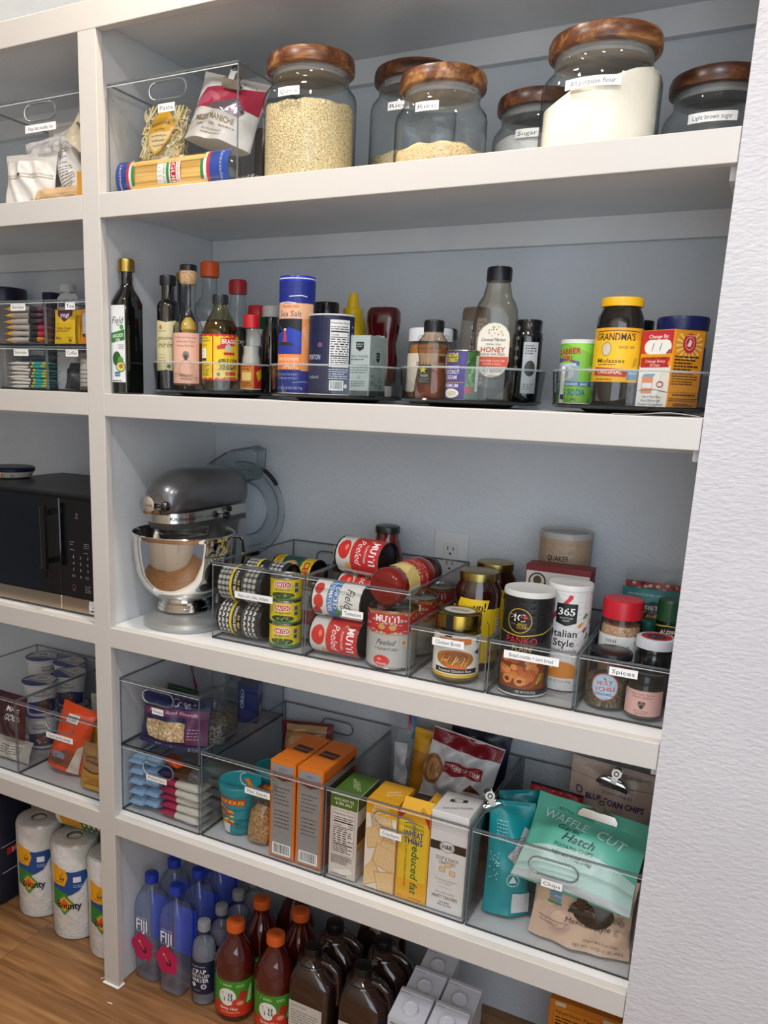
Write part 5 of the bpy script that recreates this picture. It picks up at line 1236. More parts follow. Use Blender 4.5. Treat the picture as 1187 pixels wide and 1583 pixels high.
# spices
SEED = noisy('sesame', '#9a6a4a', '#d8b08a', (300, 300, 300), .7, .0015)
t = jar('sesame jar with bright red lid and white wrapper', (1.046, .212, ZB), .0360, .176, .034, PET, M('#c81c2c', .35), None, fill=.128, fm=SEED, neck=.92, lid_r=.0350, ribs=False)
d = Dc(cyl(.0363, .1), 4); d.rect(-112, 56, 112, 112, '#dcdcda'); d.text('ossi', -14, 104, 8, '#2a2a2c', w=20); d.text('볶음 참깨', -4, 84, 15, '#1c1c1e', w=46, b=.03); d.fine(28, 98, 40, 104, 2, '#5a5a5c', 1.4); d.rect(-112, 56, 112, 62, '#b8342c'); d.out(t)
HERB = noisy('mixed_spice', '#2c2a24', '#8a7a5a', (260, 260, 260), .7, .002)
t = jar('clear spice jar with black lid and pale blue round label', (1.045, .128, ZB), .0365, .100, .012, GLASS, M('#14171a', .25), None, fill=.052, fm=HERB, neck=.96, lid_r=.0370, sh=.006, ribs=False)
d = Dc(cyl(.0368, -.02), 3); d.ell(2, 42, 24, 25, '#c8584a'); d.ell(2, 42, 22, 23, '#a9c4d8'); d.text('HOLY', 2, 49, 8, '#c23a34', w=26, b=.04, rot=6); d.text('TCHILI', 2, 38, 8, '#c23a34', w=34, b=.04, rot=4); d.line([(-2, 60), (4, 56), (0, 56), (6, 53)], 1.2, '#c23a34'); d.fine(-14, 26, 18, 31, 2, '#3a5a7a', 1.4); d.text('4.5 oz (128g)', 3, 22, 2, '#3a5a7a', w=12); d.out(t)
d = Dc(top(.1003), 0); d.ring(0, 0, 30, 30, .8, '#2c3034'); d.out(t, 'lid_print')
t = jar('small glass spice jar with pink label and black lid', (1.1105, .108, ZB), .0315, .078, .016, GLASS, M('#0c0d0f', .15), None, fill=.05, fm=HERB, neck=.95, lid_r=.0310, sh=.008, ribs=False)
d = Dc(cyl(.0318, .06), 3); d.rect(-37, 8, 37, 52, '#d3a79f'); d.text('Lemon Lime, Sea Salt', -2, 46, 3.2, '#4a3430', w=40); d.text('Cilantro Jalapeno', -2, 41, 3.2, '#4a3430', w=34); d.ell(-2, 28, 6, 6, '#8a6a64'); d.ell(-2, 24, 3, 4, '#2a2a2a'); d.ell(-6, 31, 2, 2, '#2a2a2a'); d.ell(2, 31, 2, 2, '#2a2a2a'); d.text('SPICY CITRUS', -2, 16, 3, '#4a3430', w=24); d.text('SEASONING', -2, 12, 3, '#4a3430', w=20); d.out(t)
t = jar('dark jar with white lid and red round lid sticker', (1.1120, .182, ZB), .0345, .122, .018, M('#1c1c1a', .06, 0, .9), M('#d8dae0', .35), None, neck=.93, lid_r=.0335, ribs=False)
d = Dc(top(.1223), 0); d.ell(0, 0, 26, 26, '#b02434'); d.ell(0, -2, 16, 14, '#1c1c1e'); d.text('DRY RUB', 0, -2, 4, '#e8dcd0', w=20); d.out(t, 'lid_print')
t = jar('spice shaker with tall green cap beside the wall', (1.1230, .252, ZB), .0220, .178, .040, GLASS, M('#1a4a2a', .4), None, fill=.10, fm=M('#c9b88a', .6), neck=.9, lid_r=.0215)
d = Dc(cyl(.0223, .0), 3); d.rect(-60, 40, 60, 134, '#1b1c14'); d.line([(-30, 128), (0, 132), (30, 128)], 2, '#c8b42a'); d.line([(-30, 108), (0, 104), (30, 108)], 2, '#c8b42a'); d.text('ALEPPO', 4, 119, 9, '#ece6d0', w=34, b=.03, sh=.2); d.out(t)
jar('short dark green spice jar behind the red-lidded jar', (1.0860, .285, ZB), .0210, .125, .022, M('#123c34', .2), M('#16503f', .4), lambda d: d.rect(-40, 20, 40, 70, '#0f2c2a'), .1, lid_r=.0195)
def art(d, w, h):
    d.text('GREAT FOR CHICKEN, BEEF, SEAFOOD & POTATOES', 0, h - 12, 3.4, '#d8ecec', w=96); d.ell(-36, h - 26, 8, 5, '#1c3a5a'); d.text('USDA', -36, h - 26, 3.4, '#e8f0f0', w=10); d.ell(4, h - 54, 30, 30, '#14202c'); d.text('SIETE', 4, h - 36, 7.5, '#ece6da', w=34, b=.02)
    d.poly([(-14, h - 62), (-6, h - 48), (4, h - 52), (14, h - 46), (22, h - 60), (14, h - 68), (-8, h - 68)], '#d89a2c'); d.line([(-14, h - 66), (-14, h - 44), (-8, h - 44)], 2.4, '#d89a2c'); d.rect(-w / 2 + 2, 20, w / 2 - 2, 74, '#1c2c4a'); d.text('TACO SEASONING', 4, 60, 7, '#e8e0d0', w=70)
bag('turquoise seasoning packet with round navy logo at the bin back', (1.082, .330, ZB), .115, .172, .012, '#178a8c', (R(-4), 0, 0), art, 31, .0006, name='seasoning_packet', cat='packet')
bag('red seasoning packet tucked behind the turquoise one', (1.084, .348, ZB), .115, .182, .010, '#a81c30', (R(-4), 0, 0), lambda d, w, h: [d.ell(rnd.uniform(-50, 50), h - rnd.uniform(2, 14), 4, 3, rnd.choice(['#5a2a1a', '#d8c8a0', '#3a2a3a'])) for k in range(18)], 32, .0006, name='seasoning_packet', cat='packet')
bag('empty clear zip bag standing behind the seasoning packets', (1.086, .366, ZB), .118, .200, .010, '#dde2e6', (R(-3), 0, 0), None, 33, .0014, mat=film('#b9c0c8', .35, .15), name='zip_bag')

# ================================================================== mixer shelf, left bay
t = thing('microwave', 'black countertop microwave with stainless lower strip', 'microwave', (-.295, .215, Z3))
MX = -.295
part(t, 'casing', bxm(.460, .330, .268, .004, 2, .012), M('#1a1b1f', .4), (0, .012, 0))
part(t, 'door', bxm(.338, .022, .232, .002, 1, .040), M('#0a0a0c', .06), (-.058 + .001, -.164, 0))
part(t, 'door_window', bxm(.25, .001, .16, 0, 1, .075), M('#060608', .04), (-.06, -.1757, 0))
part(t, 'steel_strip', bxm(.338, .024, .034, .002, 1, .006), M('#b9a894', .3, 1), (-.057, -.165, 0))
cp = part(t, 'control_panel', bxm(.118, .022, .232, .002, 1, .040), M('#0b0b0e', .08), (.1725, -.164, 0))
part(t, 'steel_strip', bxm(.118, .024, .034, .002, 1, .006), M('#b9a894', .3, 1), (.1725, -.165, 0))
d = Dc(flat(-.0112), 0)
for k, s in enumerate(('1', '2', '3', '4', '5', '6', '7', '8', '9')): d.text(s, -20 + 22 * (k % 3), 138 - 15 * (k // 3), 6, '#9a9a9c', w=2.4 if s == '1' else 4)
d.text('0', 2, 92, 6, '#9a9a9c'); d.fine(-26, 90, -14, 96, 2, '#8a8a8c', 1.4); d.fine(16, 88, 28, 96, 2, '#8a8a8c', 1.4); d.fine(-30, 164, -16, 176, 2, '#8a8a8c', 1.6); d.fine(14, 160, 30, 174, 3, '#8a8a8c', 1.6); d.fine(-30, 152, -12, 157, 1, '#8a8a8c', 1.6); d.fine(14, 148, 30, 153, 1, '#8a8a8c', 1.6); d.fine(14, 56, 34, 74, 4, '#8a8a8c', 1.4); d.ring(-20, 66, 6, 6, 1.2, '#8a4a3a'); d.fine(-24, 56, -14, 60, 1, '#8a8a8c', 1.4); d.text('2:0', -6, 234, 8, '#7a7a80', rot=80); d.out(cp, 'key_print')
hn = part(t, 'door_handle', bxm(.014, .012, .150, .003, 2, .105), M('#08080a', .2), (.092, -.205, 0))
for z_ in (.118, .232): part(hn, 'handle_mount', boxes([(-.005, .005, .006, .030, z_, z_ + .012)]), M('#08080a', .2))
d = Dc(flat(-.1775, .215, .024), 0); d.poly([(x_ * 1000, z_ * 1000) for x_, z_ in stadium(0, 0, .034, .030)], '#d8d8d6'); d.rect(-15, -14, 15, 14, '#d8d8d6'); d.ring(-6, 5, 5, 6, 1, '#3a3a3a'); d.ell(8, 3, 4, 5, '#4a4a4a'); d.line([(-4, 0), (2, -6)], 1.6, '#2a2a2a'); d.rect(-12, -11, 12, -7, '#3a3a3a'); d.out(t, 'warning_sticker')
for a in (-.2, .2):
    for b in (-.12, .15): part(t, 'foot', loft([(.0003, .012), (.013, .014)], seg=14), M('#0c0c0d', .5), (a, b, 0))
t = thing('lidded_bowl', 'white patterned bowl with navy lid on top of the microwave', 'bowl', (-.520, .205, 1.2158))
part(t, 'bowl', loft([(0, .040), (.004, .050), (.018, .058), (.020, .056)], seg=36), M('#d8d4cc', .3))
part(t, 'lid', loft([(.0182, .060), (.026, .061), (.030, .056), (.030, .002)], seg=36), M('#141a38', .35))
d = Dc(cyl(.0575, .6, .002), 4); d.ell(-10, 9, 4, 4, '#c86a3a'); d.ell(14, 8, 4, 3, '#6a8a4a'); d.out(t, 'pattern')

# ================================================================== snack shelf, right bay
NZ = Z4 + .1686
clear_bin('clear bin of protein bars, lower of the stacked pair', 'Protein bars', -.0085, .2165, .040, .405, Z4, .1665, (.095, .1055), .060, (.100, .130))
clear_bin('clear bin of nut bags stacked on the protein bar bin', 'Nuts', -.0085, .2165, .040, .405, NZ, .1640, (.101, .105), .032, (.102, .138))
clear_bin('wide clear bin of noodle cups and orange boxes', 'Misc. Snacks', .222, .5315, .042, .408, Z4, .205, (.370, .1455), .064, (.370, .172), True)
clear_bin('wide clear bin of cracker boxes', 'Crackers', .5375, .8435, .042, .408, Z4, .205, (.684, .1415), .046, (.690, .170))
clear_bin('wide clear bin of chip bags against the textured wall', 'Chips', .8495, 1.1495, .042, .408, Z4, .205, (1.002, .1385), .038, (1.002, .170))
ZC = Z4 + .0042
def wrap_bar(label, loc, L, wd, th, zones, rot=(0, 0, 0), group=None, name='snack_bar', seed=0, cat='snack bar', txt=None, tc='#22304a', shared=[]):
    """flow-wrapped bar lying along x; zones = [(from, to, colour)] along its length"""
    key = (L, wd, th, tuple(zones), seed % 3)
    t = thing(name, label, cat, loc, rot, group)
    got = [m for k, m in shared if k == key]
    if got: me = got[0]
    else:
        q = random.Random(seed % 3 + 5)
        n, sg = 20, 14
        vs, fs, fm = [], [], []
        for i in range(n + 1):
            s = i / n
            e = min(s, 1 - s) * L
            k = min(1, max(.0, (e - .006) / .016)) ** .5
            hh = max(.0006, th / 2 * k * (1 + .10 * math.sin(9 * s + seed))); ww = wd / 2 * (1 - .06 * k)
            for j in range(sg):
                a = 2 * PI * j / sg; c, z_ = math.cos(a), math.sin(a)
                vs.append(((s - .5) * L, ww * math.copysign(abs(c) ** .6, c), th / 2 + hh * math.copysign(abs(z_) ** .7, z_) + .0008 * math.sin(6 * a + 20 * s) * k))
        cols = [z_[2] for z_ in zones]
        for i in range(n):
            s = (i + .5) / n
            mi = next((k for k, z_ in enumerate(zones) if z_[0] <= s <= z_[1]), 0)
            for j in range(sg):
                j2 = (j + 1) % sg
                fs.append((i * sg + j, i * sg + j2, (i + 1) * sg + j2, (i + 1) * sg + j)); fm.append(mi)
        fs.append(tuple(range(sg))); fm.append(0); fs.append(tuple(reversed(range(n * sg, (n + 1) * sg)))); fm.append(len(zones) - 1)
        me = mk(vs, fs, fm, 60)
        for c in cols: me.materials.append(M(c, .35))
        shared.append((key, me))
    part(t, 'wrapper', me, None)
    if txt:
        d = Dc(lambda u, v, o: (u, -(wd / 2 * .62) + v, th * 1.0 + .0006 + o), 0, .4); d.text(txt, 0, 8, th * 480, tc, w=L * 520, b=.03); d.out(t, 'lettering')
    return t
BLUE = [(0, 1, '#8fb4d2')]
names5 = ('bottom', 'second', 'third', 'fourth', 'top')
for k in range(5):
    for c in range(2):
        wrap_bar('pale blue bar, %s layer, %s column of the stack' % (names5[k], 'left' if c == 0 else 'right'), (.0205 + .044 * c + .002 * (k % 2), .116 + .006 * ((k * 3 + c) % 3), ZC + .0018 + k * .0265 + .003 * c), .135, .043, .0260, [(0, 1, '#86aac8')], (0, 0, R(90 - 4 * c)), 'pale blue snack bars', seed=k + c, txt='NADA' if k == 4 else None)
CR = [(0, .42, '#9c1f4a'), (.42, 1, '#c9c8bc')]
for k in range(5):
    wrap_bar('crimson and white bar, %s of its stack' % names5[k], (.147 + .003 * (k % 2), .078 + .003 * (k % 3), ZC + .0018 + k * .0195), .120, .052, .0190, CR, (0, 0, R(2 * (k % 3) - 2)), 'crimson and white bars', seed=k)
wrap_bar('brown wrapped bar on top of the crimson stack', (.160, .085, ZC + .1020), .090, .050, .022, [(0, .55, '#4a2c1c'), (.55, 1, '#5a5a60')], (0, R(3), R(8)), seed=2)
wrap_bar('orange crinkled bar under the handle of the protein bin', (.108, .090, ZC + .122), .060, .034, .020, [(0, 1, '#d84a14')], (0, R(8), R(-14)), seed=1)
wrap_bar('navy blue bar lying across the crimson stack', (.105, .075, ZC + .1000), .050, .034, .018, [(0, 1, '#22264e')], (0, 0, R(10)), seed=1)
for k in range(3): wrap_bar('grey-green bar in the back row, %s' % ('lowest', 'middle', 'uppermost')[k], (.140, .215, ZC + .0018 + k * .026), .130, .060, .025, [(0, 1, '#9aa8a0')], (0, 0, R(3 * k)), 'grey-green bars at the back', seed=k)
# --- nuts
NC = NZ + .0045
ALM = noisy('sliced_almonds', '#a8845a', '#e2c9a0', (120, 120, 120), .6, .003, None, 2)
def art(d, w, h):
    d.rect(-w / 2 + 1, h - 34, w / 2 - 1, h - 2, '#1c2350'); d.text('Fisher', 22, h - 16, 16, '#c8cce0', w=70, sh=.45); d.poly([(-w / 2 + 1, h - 52), (w / 2 - 1, h - 44), (w / 2 - 1, h - 26), (-w / 2 + 1, h - 36)], '#6a2c5a'); d.text('Natural Sliced Almonds', 2, h - 38, 8, '#e4c8dc', w=132, b=.01, rot=2, sh=.1)
    d.rect(44, 16, w / 2 - 1, h - 46, '#5a2450'); d.fine(50, 26, 76, 56, 4, '#c8a8c0', 1.6)
    d.poly([(-72, 60), (42, 64), (44, 22), (0, 15), (-64, 18), (-74, 38)], ALM)
    for k in range(46):
        a, b = rnd.uniform(-64, 36), rnd.uniform(20, 56); d.ell(a, b, 4.6, 3, rnd.choice(['#e8d6b4', '#d6bc90', '#c8a878', '#f0e2c8']), 10)
    d.rect(-w / 2 + 1, 1, w / 2 - 1, 14, '#1c2350'); d.text('NET WT 16 OZ (453g)', -14, 7, 4, '#a8acc8', w=48); d.text('2 1/4', 62, 7, 8, '#c8b86a', w=22)
bag('navy and purple bag of sliced almonds at the bin front', (.112, .082, NC), .186, .122, .055, '#1c2350', (R(-10), 0, R(6)), art, 41, .0015, name='almond_bag', gus=.7)
t = thing('deli_tub', 'clear plastic tub of sunflower seeds beside the almonds', 'tub', (.162, .185, NC), (0, 0, R(8)))
part(t, 'tub', loft([(0, .036, .046, 5), (.004, .039, .049, 5), (.098, .044, .054, 5), (.100, .047, .057, 5), (.103, .047, .057, 5)], seg=32, caps=(1, 0)), PET)
part(t, 'lid', loft([(.1033, .048, .058, 5), (.108, .048, .058, 5), (.110, .043, .053, 5)], seg=32), PET)
part(t, 'seeds', loft([(.002, .034, .044, 5), (.045, .038, .048, 5), (.052, .03, .04, 4)], seg=24), noisy('seeds', '#5a564e', '#c8c2b4', (160, 160, 160), .6, .004, None, 2))
def art(d, w, h): d.rect(-w / 2 + 4, h - 70, 0, h - 8, '#1a2c7a'); d.text('OREO', -w / 4, h - 40, 9, '#dfe2f0', w=50, rot=90, b=.03)
def side(d, w, h): d.rect(-w / 2 + 3, h - 40, w / 2 - 3, h - 6, '#2a3a86'); d.fine(-w / 2 + 6, h - 36, w / 2 - 6, h - 10, 7, '#c8cce0', 1.4); d.bars(-10, 8, 20, 38)
carton('royal blue box at the back of the nut bin', (.165, .325, NC), .052, .060, .104, '#1c2c72', (0, 0, R(20)), art, side, name='snack_box')
bag('dark green snack bag behind the almonds', (.040, .190, NC), .085, .096, .04, '#0f3a26', (R(-8), R(6), R(10)), lambda d, w, h: [d.ell(14, 70, 8, 8, '#c8b42a'), d.rect(-20, 20, 30, 50, '#3a3a4a')], 42, .002)
bag('clear bag with pink stripe rising above the nut bin', (.085, .275, NC), .105, .148, .05, '#c8c8cc', (R(-4), R(-10), 0), lambda d, w, h: d.poly([(-62, h - 4), (-52, h - 4), (-24, 40), (-40, 40)], '#a82c5c'), 43, .003, mat=film('#aab0b8', .3, .12), name='zip_bag')
t = thing('deli_tub', 'empty clear tub with lid at the top of the nut bin', 'tub', (.166, .318, NC + .1052), (0, 0, R(4)))
part(t, 'tub', loft([(0, .034, .036, 5), (.003, .038, .040, 5), (.040, .042, .044, 5), (.043, .045, .047, 5)], seg=28, caps=(1, 0)), PET)
part(t, 'lid', loft([(.0432, .046, .048, 5), (.047, .046, .048, 5), (.048, .04, .042, 5)], seg=28), PET)
# --- misc snacks
def noodle_cup(label, x, y, rz=0):
    t = thing('noodle_cup', label, 'cup', (x, y, ZC), (0, 0, R(rz)), 'turquoise noodle cups')
    TE = M('#1a8a94', .4)
    part(t, 'cup', loft([(0, .034), (.002, .036), (.108, .0465), (.109, .045)], seg=40), TE)
    part(t, 'lid', loft([(.098, .0480), (.100, .0495), (.117, .0500), (.119, .0485), (.116, .0460), (.116, .001)], seg=40), M('#16909a', .4))
    d = Dc(cyl(.0362, .25, 0, .0468, .109), 4); d.poly([(-40, 76), (20, 76), (24, 92), (-38, 90)], '#c42a20'); d.text('GOODLES', -8, 83, 10, '#f0c428', w=56, b=.06)
    for k in range(26): a, b = rnd.uniform(-30, -4), rnd.uniform(26, 70); d.ell(a, b, 5, 3, rnd.choice(['#e8a41e', '#d8861a', '#b8401c', '#f0c050']), 8)
    d.poly([(-28, 4), (-10, 4), (-8, 28), (-30, 28)], '#d8d8d0'); d.text('CHEDDY', 16, 38, 6, '#0e3a44', w=26, b=.02); d.text('MAC', 10, 30, 6, '#0e3a44', w=14, b=.02); d.fine(4, 14, 30, 26, 3, '#0e4a54', 1.4); d.text('NET WT 1.94 OZ', 12, 6, 3, '#0e4a54', w=28); d.fine(-10, 62, 30, 66, 1, '#0e5a64', 1.6); d.out(t)
    d = Dc(top(.1163), 0); d.poly([(2, 14), (34, -14), (40, -4), (10, 24)], '#c42a20'); d.text('GOODLES', 21, 5, 8, '#f0c428', w=38, b=.06, rot=-41); d.line([(-40, -6), (10, -18), (40, -22)], 1.2, '#0f6a74'); d.fine(-20, -32, 14, -24, 2, '#0f6a74', 1.2); d.out(t, 'lid_print')
    return t
noodle_cup('turquoise noodle cup at the front left of the bin', .279, .112)
noodle_cup('turquoise noodle cup behind the crumb bag', .312, .215, -8)
t = bag('clear zip bag of brown crumbs beside the noodle cup', (.352, .082, ZC), .062, .128, .046, '#d8c8a8', (R(-4), R(3), R(8)), None, 44, .0016, mat=BAGF, name='zip_bag')
part(t, 'crumbs', loft([(.003, .024, .016, 3), (.02, .028, .020, 2.6), (.07, .026, .018, 2.6), (.084, .016, .010, 2.4)], seg=24), noisy('crumbs', '#8a643a', '#caa06a', (240, 240, 240), .8, .002, None, 2))
part(t, 'green_band', boxes([(-.026, .026, -.006, .006, .100, .118)]), film('#2a6a3a', .5, .2))
def art(d, w, h):
    d.rect(-w / 2 + 5, 4, w / 2 - 5, h - 6, '#8e8c8a'); d.text('NABISCO', 0, h - 16, 5, '#4a5a9a', w=20, b=.02); d.poly([(-w / 2 + 6, h - 24), (0, h - 28), (w / 2 - 6, h - 24), (w / 2 - 6, h - 36), (0, h - 44), (-w / 2 + 6, h - 36)], '#4a4038'); d.text('Grahams', 0, h - 31, 9, '#d8622c', w=w * .74, b=.04)
    for k in range(5): d.fine(-w / 2 + 12, h - 62 - 9 * k, w / 2 - 12, h - 58 - 9 * k, 1, '#3a3634', 1.8)
    for k in range(5): d.fine(-w / 2 + 12, h - 116 - 9 * k, w / 2 - 12, h - 112 - 9 * k, 1, '#3a3634', 1.8)
    d.bars(-w / 2 + 9, 7, w / 2 - 8, 34)
def topa(d, w, dd):
    d.rect(-w / 2 + 1, -dd / 2 + 1, w / 2 - 1, dd / 2 - 1, '#e0761a'); d.line([(-w / 2, -dd / 2 + 34), (w / 2, -dd / 2 + 34)], .8, '#8a4210'); d.poly([(-20, -8), (20, -14), (24, 16), (-18, 22)], '#3a342e'); d.text('Grahams', 0, 4, 9, '#d8622c', w=36, b=.04, rot=0)
def side(d, w, h): d.rect(-w / 2 + 2, 2, w / 2 - 2, h - 2, '#c8641a'); d.poly([(-w / 2 + 4, h - 40), (w / 2 - 10, h - 18), (w / 2 - 10, h - 70), (-w / 2 + 4, h - 90)], '#4a3626'); d.ell(0, h - 100, 30, 24, '#8a5a2c'); d.ell(10, h - 140, 24, 20, '#b07838')
for lb, x, y in (('orange graham box, left one of the pair', .4275, .130), ('orange graham box, right one of the pair', .4930, .131)):
    t = carton(lb, (x, y, ZC), .062, .158, .224, '#d87018', (0, 0, 0), art, side, topa, group='orange graham boxes', name='cracker_box')
    part(t, 'top_flap', boxes([(-.029, .029, -.079, -.046, .2240, .2262)]), M('#e07a1c', .5), (0, 0, 0), (0, 0, 0))
bag('crimson and tan bag of wraps lying at the bin back', (.330, .335, ZC), .150, .170, .05, '#6a1c28', (R(-14), R(-8), 0), lambda d, w, h: [d.rect(-60, h - 70, 60, h - 26, '#c08a5a'), d.ell(-20, h - 48, 26, 14, '#d8a878'), d.ell(24, h - 50, 24, 12, '#b87848'), d.rect(-60, h - 24, 60, h - 8, '#c9a878')], 45, .003, name='wrap_bag')
bag('clear bag with red card inside behind the noodle cup', (.408, .372, ZC), .080, .150, .03, '#d0d4d8', (R(-4), 0, 0), lambda d, w, h: d.rect(-30, 20, 34, 78, '#b81c34'), 46, .002, mat=film('#c4cad0', .3, .12), name='zip_bag')
# --- crackers
def art(d, w, h):
    d.rect(-w / 2 + 1, 1, w / 2 - 1, h - 22, '#d2c8bc'); d.rect(-w / 2 + 1, h - 30, w / 2 - 1, h - 1, '#4a6a24'); d.text('AVOCADO OIL', 0, h - 11, 6, '#dfe4c8', w=w * .74, b=.02); d.text('& SEA SALT', 0, h - 20, 6, '#dfe4c8', w=w * .62, b=.02); d.nutri(-w / 2 + 6, h * .28, w / 2 - 6, h - 36, bgc='#dcd4ca', cal='120'); d.fine(-w / 2 + 6, h * .16, w / 2 - 8, h * .27, 7, '#3a3430', 1.1); d.poly([(-w / 2 + 8, 14), (20, 26), (26, 16), (0, 6)], '#e4dccf'); d.fine(-w / 2 + 6, 4, w / 2 - 16, 8, 2, '#5a5450', .9)
def side(d, w, h): d.rect(-w / 2 + 1, 1, w / 2 - 1, h - 1, '#c4bbb0'); d.rect(-w / 2 + 1, h - 30, w / 2 - 1, h - 1, '#3c5a1c'); d.poly([(-w / 2 + 1, h - 66), (w / 2 - 1, h - 50), (w / 2 - 1, h - 100), (-w / 2 + 1, h - 104)], '#4a2c1c'); d.poly([(-w / 2 + 1, h - 104), (w / 2 - 1, h - 100), (w / 2 - 1, h - 116), (-w / 2 + 1, h - 122)], '#b8904a'); d.fine(-w / 2 + 8, 30, w / 2 - 8, 74, 9, '#4a4440', 1.2)
carton('avocado oil cracker box with olive green top', (.5740, .105, ZC), .063, .105, .188, '#cfc5b9', (0, 0, 0), art, side, lambda d, w, dd: [d.text('AVOCADO', -4, 6, 8, '#cfd8b4', w=44, rot=-62), d.text('& SEA SALT', 8, -2, 8, '#cfd8b4', w=44, rot=-62), d.line([(-w / 2, -dd / 2 + 26), (w / 2, -dd / 2 + 26)], .8, '#2c4010')], name='cracker_box', top_c='#4f7426')
def art(d, w, h):
    d.rect(-w / 2 + 1, 1, w / 2 - 1, h - 26, '#e8ddcb'); d.rect(-w / 2 + 1, h - 30, w / 2 - 1, h - 1, '#e4a41c'); d.text('SWEET', 0, h - 12, 7, '#f6e8c0', w=w * .5); d.text('BUTTER', 0, h - 21, 7, '#f6e8c0', w=w * .58)
    for cx, cy, ro, s in ((2, h - 40, 8, 23), (-14, h - 78, 24, 24), (22, h - 92, -20, 20), (12, 76, -14, 25), (-22, 34, 30, 24), (18, 22, 12, 24)):
        def pt(a, b): return (max(-w / 2 + 1, min(w / 2 - 1, cx + (a * math.cos(R(ro)) - b * math.sin(R(ro))))), max(1, min(h - 31, cy + (a * math.sin(R(ro)) + b * math.cos(R(ro))))))
        d.poly([pt(-s, -s * .95), pt(s, -s), pt(s * 1.04, s), pt(-s * 1.02, s)], '#c89a5c'); d.poly([pt(-s * .92, -s * .88), pt(s * .92, -s * .92), pt(s * .95, s * .92), pt(-s * .93, s * .92)], '#e2c08c')
        for m in range(9): a, b = pt((m % 3 - 1) * s * .55, (m // 3 - 1) * s * .55); d.ell(a, b, .9, .9, '#9a6a34', 6)
t = carton('yellow-topped butter cracker box with cracker pictures', (.6580, .098, ZC), .068, .092, .196, '#e8a41c', (0, 0, 0), art, lambda d, w, h: d.rect(-w / 2 + 1, 1, w / 2 - 1, h - 26, '#dccdb4'), lambda d, w, dd: [d.text('SWEET', 4, 6, 7, '#f8eac4', w=30, rot=30), d.text('BUTTER', 10, -4, 7, '#f8eac4', w=34, rot=30), d.line([(-w / 2, -dd / 2 + 22), (w / 2, -dd / 2 + 22)], .8, '#b07810')], name='cracker_box', top_c='#e8a81e')
def art(d, w, h):
    d.rect(-w / 2 + 1, 1, w / 2 - 1, h - 1, '#e3a41e'); d.rect(-w / 2 + 4, 46, w / 2 - 4, h - 16, '#e0bc2c'); d.poly([(-w / 2 + 1, h - 1), (-w / 2 + 16, h - 1), (-w / 2 + 1, h - 16)], '#b8242c'); d.poly([(w / 2 - 1, h - 2), (w / 2 - 12, h - 2), (w / 2 - 1, h - 26)], '#b8242c'); d.line([(-20, h - 22), (0, h - 18), (20, h - 22)], 2, '#5a7a2c'); d.text('WHOLE GRAIN', 0, h - 30, 6.5, '#3a6a2a', w=w * .62, b=.02); d.text('WHEAT', 0, h - 43, 13, '#2c3a7a', w=w * .62, b=.04); d.text('THINS', 0, h - 58, 13, '#2c3a7a', w=w * .6, b=.04)
    d.text('reduced fat', 6, 74, 15, '#2a6a2c', w=116, rot=-90, b=.03, sh=.15); d.text('25% LESS FAT THAN ORIGINAL WHEAT THINS', -14, 76, 4, '#6a5a14', w=96, rot=-90); d.fine(-w / 2 + 6, 6, -w / 2 + 16, 9, 1, '#4a3a10', 1.4); d.text('NET WT 8 OZ (226g)', 10, 7, 2.8, '#4a3a10', w=26)
t = carton('open yellow wheat cracker box with reduced fat print', (.7285, .098, ZC), .0665, .092, .190, '#dca020', (0, 0, 0), art, lambda d, w, h: d.rect(-w / 2 + 1, 1, w / 2 - 1, h - 1, '#d89a24'), None, name='cracker_box', top_c='#2a2622')
for y_, a, c in ((-.046, 35, '#e4aa22'), (.046, -150, '#c9b89a')):
    part(t, 'open_flap', boxes([(-.031, .031, 0, .034, -.0004, .0004)]), M(c, .5), (0, y_, .1905), (R(a), 0, 0))
part(t, 'open_flap', boxes([(-.024, 0, -.044, .044, -.0004, .0004)]), M('#e0a824', .5), (.033, 0, .1905), (0, R(28), 0))
part(t, 'inner_pouch', loft([(.150, .026, .036, 4), (.188, .024, .034, 4), (.200, .020, .006, 3)], seg=20), M('#1c1b1d', .3))
def art(d, w, h):
    d.rect(-w / 2 + 1, 1, w / 2 - 1, h - 34, '#d9d6d2'); d.rect(-w / 2 + 1, h - 60, w / 2 - 1, h - 42, '#2c241c'); d.ell(-2, h - 51, 15, 13, '#d9d6d2'); d.text('H&B', -2, h - 51, 9, '#2c241c', w=20, b=.05); d.ring(-2, h - 51, 14, 12, 1, '#2c241c')
    d.text('SOUP & SNACK', 0, h - 76, 7, '#2c2824', w=w * .62); d.text('CRACKERS', 0, h - 85, 7, '#2c2824', w=w * .46)
    for a, b in ((2, 104), (-9, 92), (12, 88)): d.rect(a - 6, b - 5.5, a + 6, b + 5.5, '#b08a5a'); d.rect(a - 5, b - 4.6, a + 5, b + 4.6, '#dcbd8c')
    d.text('The Delicious Difference', 0, 70, 3.6, '#a89a84', w=w * .6, sh=.2); d.text('In Crackers!', 0, 64, 3.6, '#a89a84', w=w * .36, sh=.2); d.text('TRY OUR OTHER', 0, 42, 3.6, '#a8844a', w=w * .52); d.text('HEARTY CRACKERS', 0, 33, 7, '#2c2824', w=w * .7); d.text('SQUARE', 0, 22, 4, '#2c2824', w=w * .28); d.text('MINI SALTINE', 0, 16, 4, '#2c2824', w=w * .38); d.line([(-14, 54), (14, 54)], .5, '#a89a84')
t = carton('white saltine box with dark brown band and lift lid', (.8005, .096, ZC), .0745, .088, .192, '#d9d6d2', (0, 0, 0), art, lambda d, w, h: d.rect(-w / 2 + 1, 1, w / 2 - 1, h - 1, '#b9b6b4'), lambda d, w, dd: None, name='cracker_box')
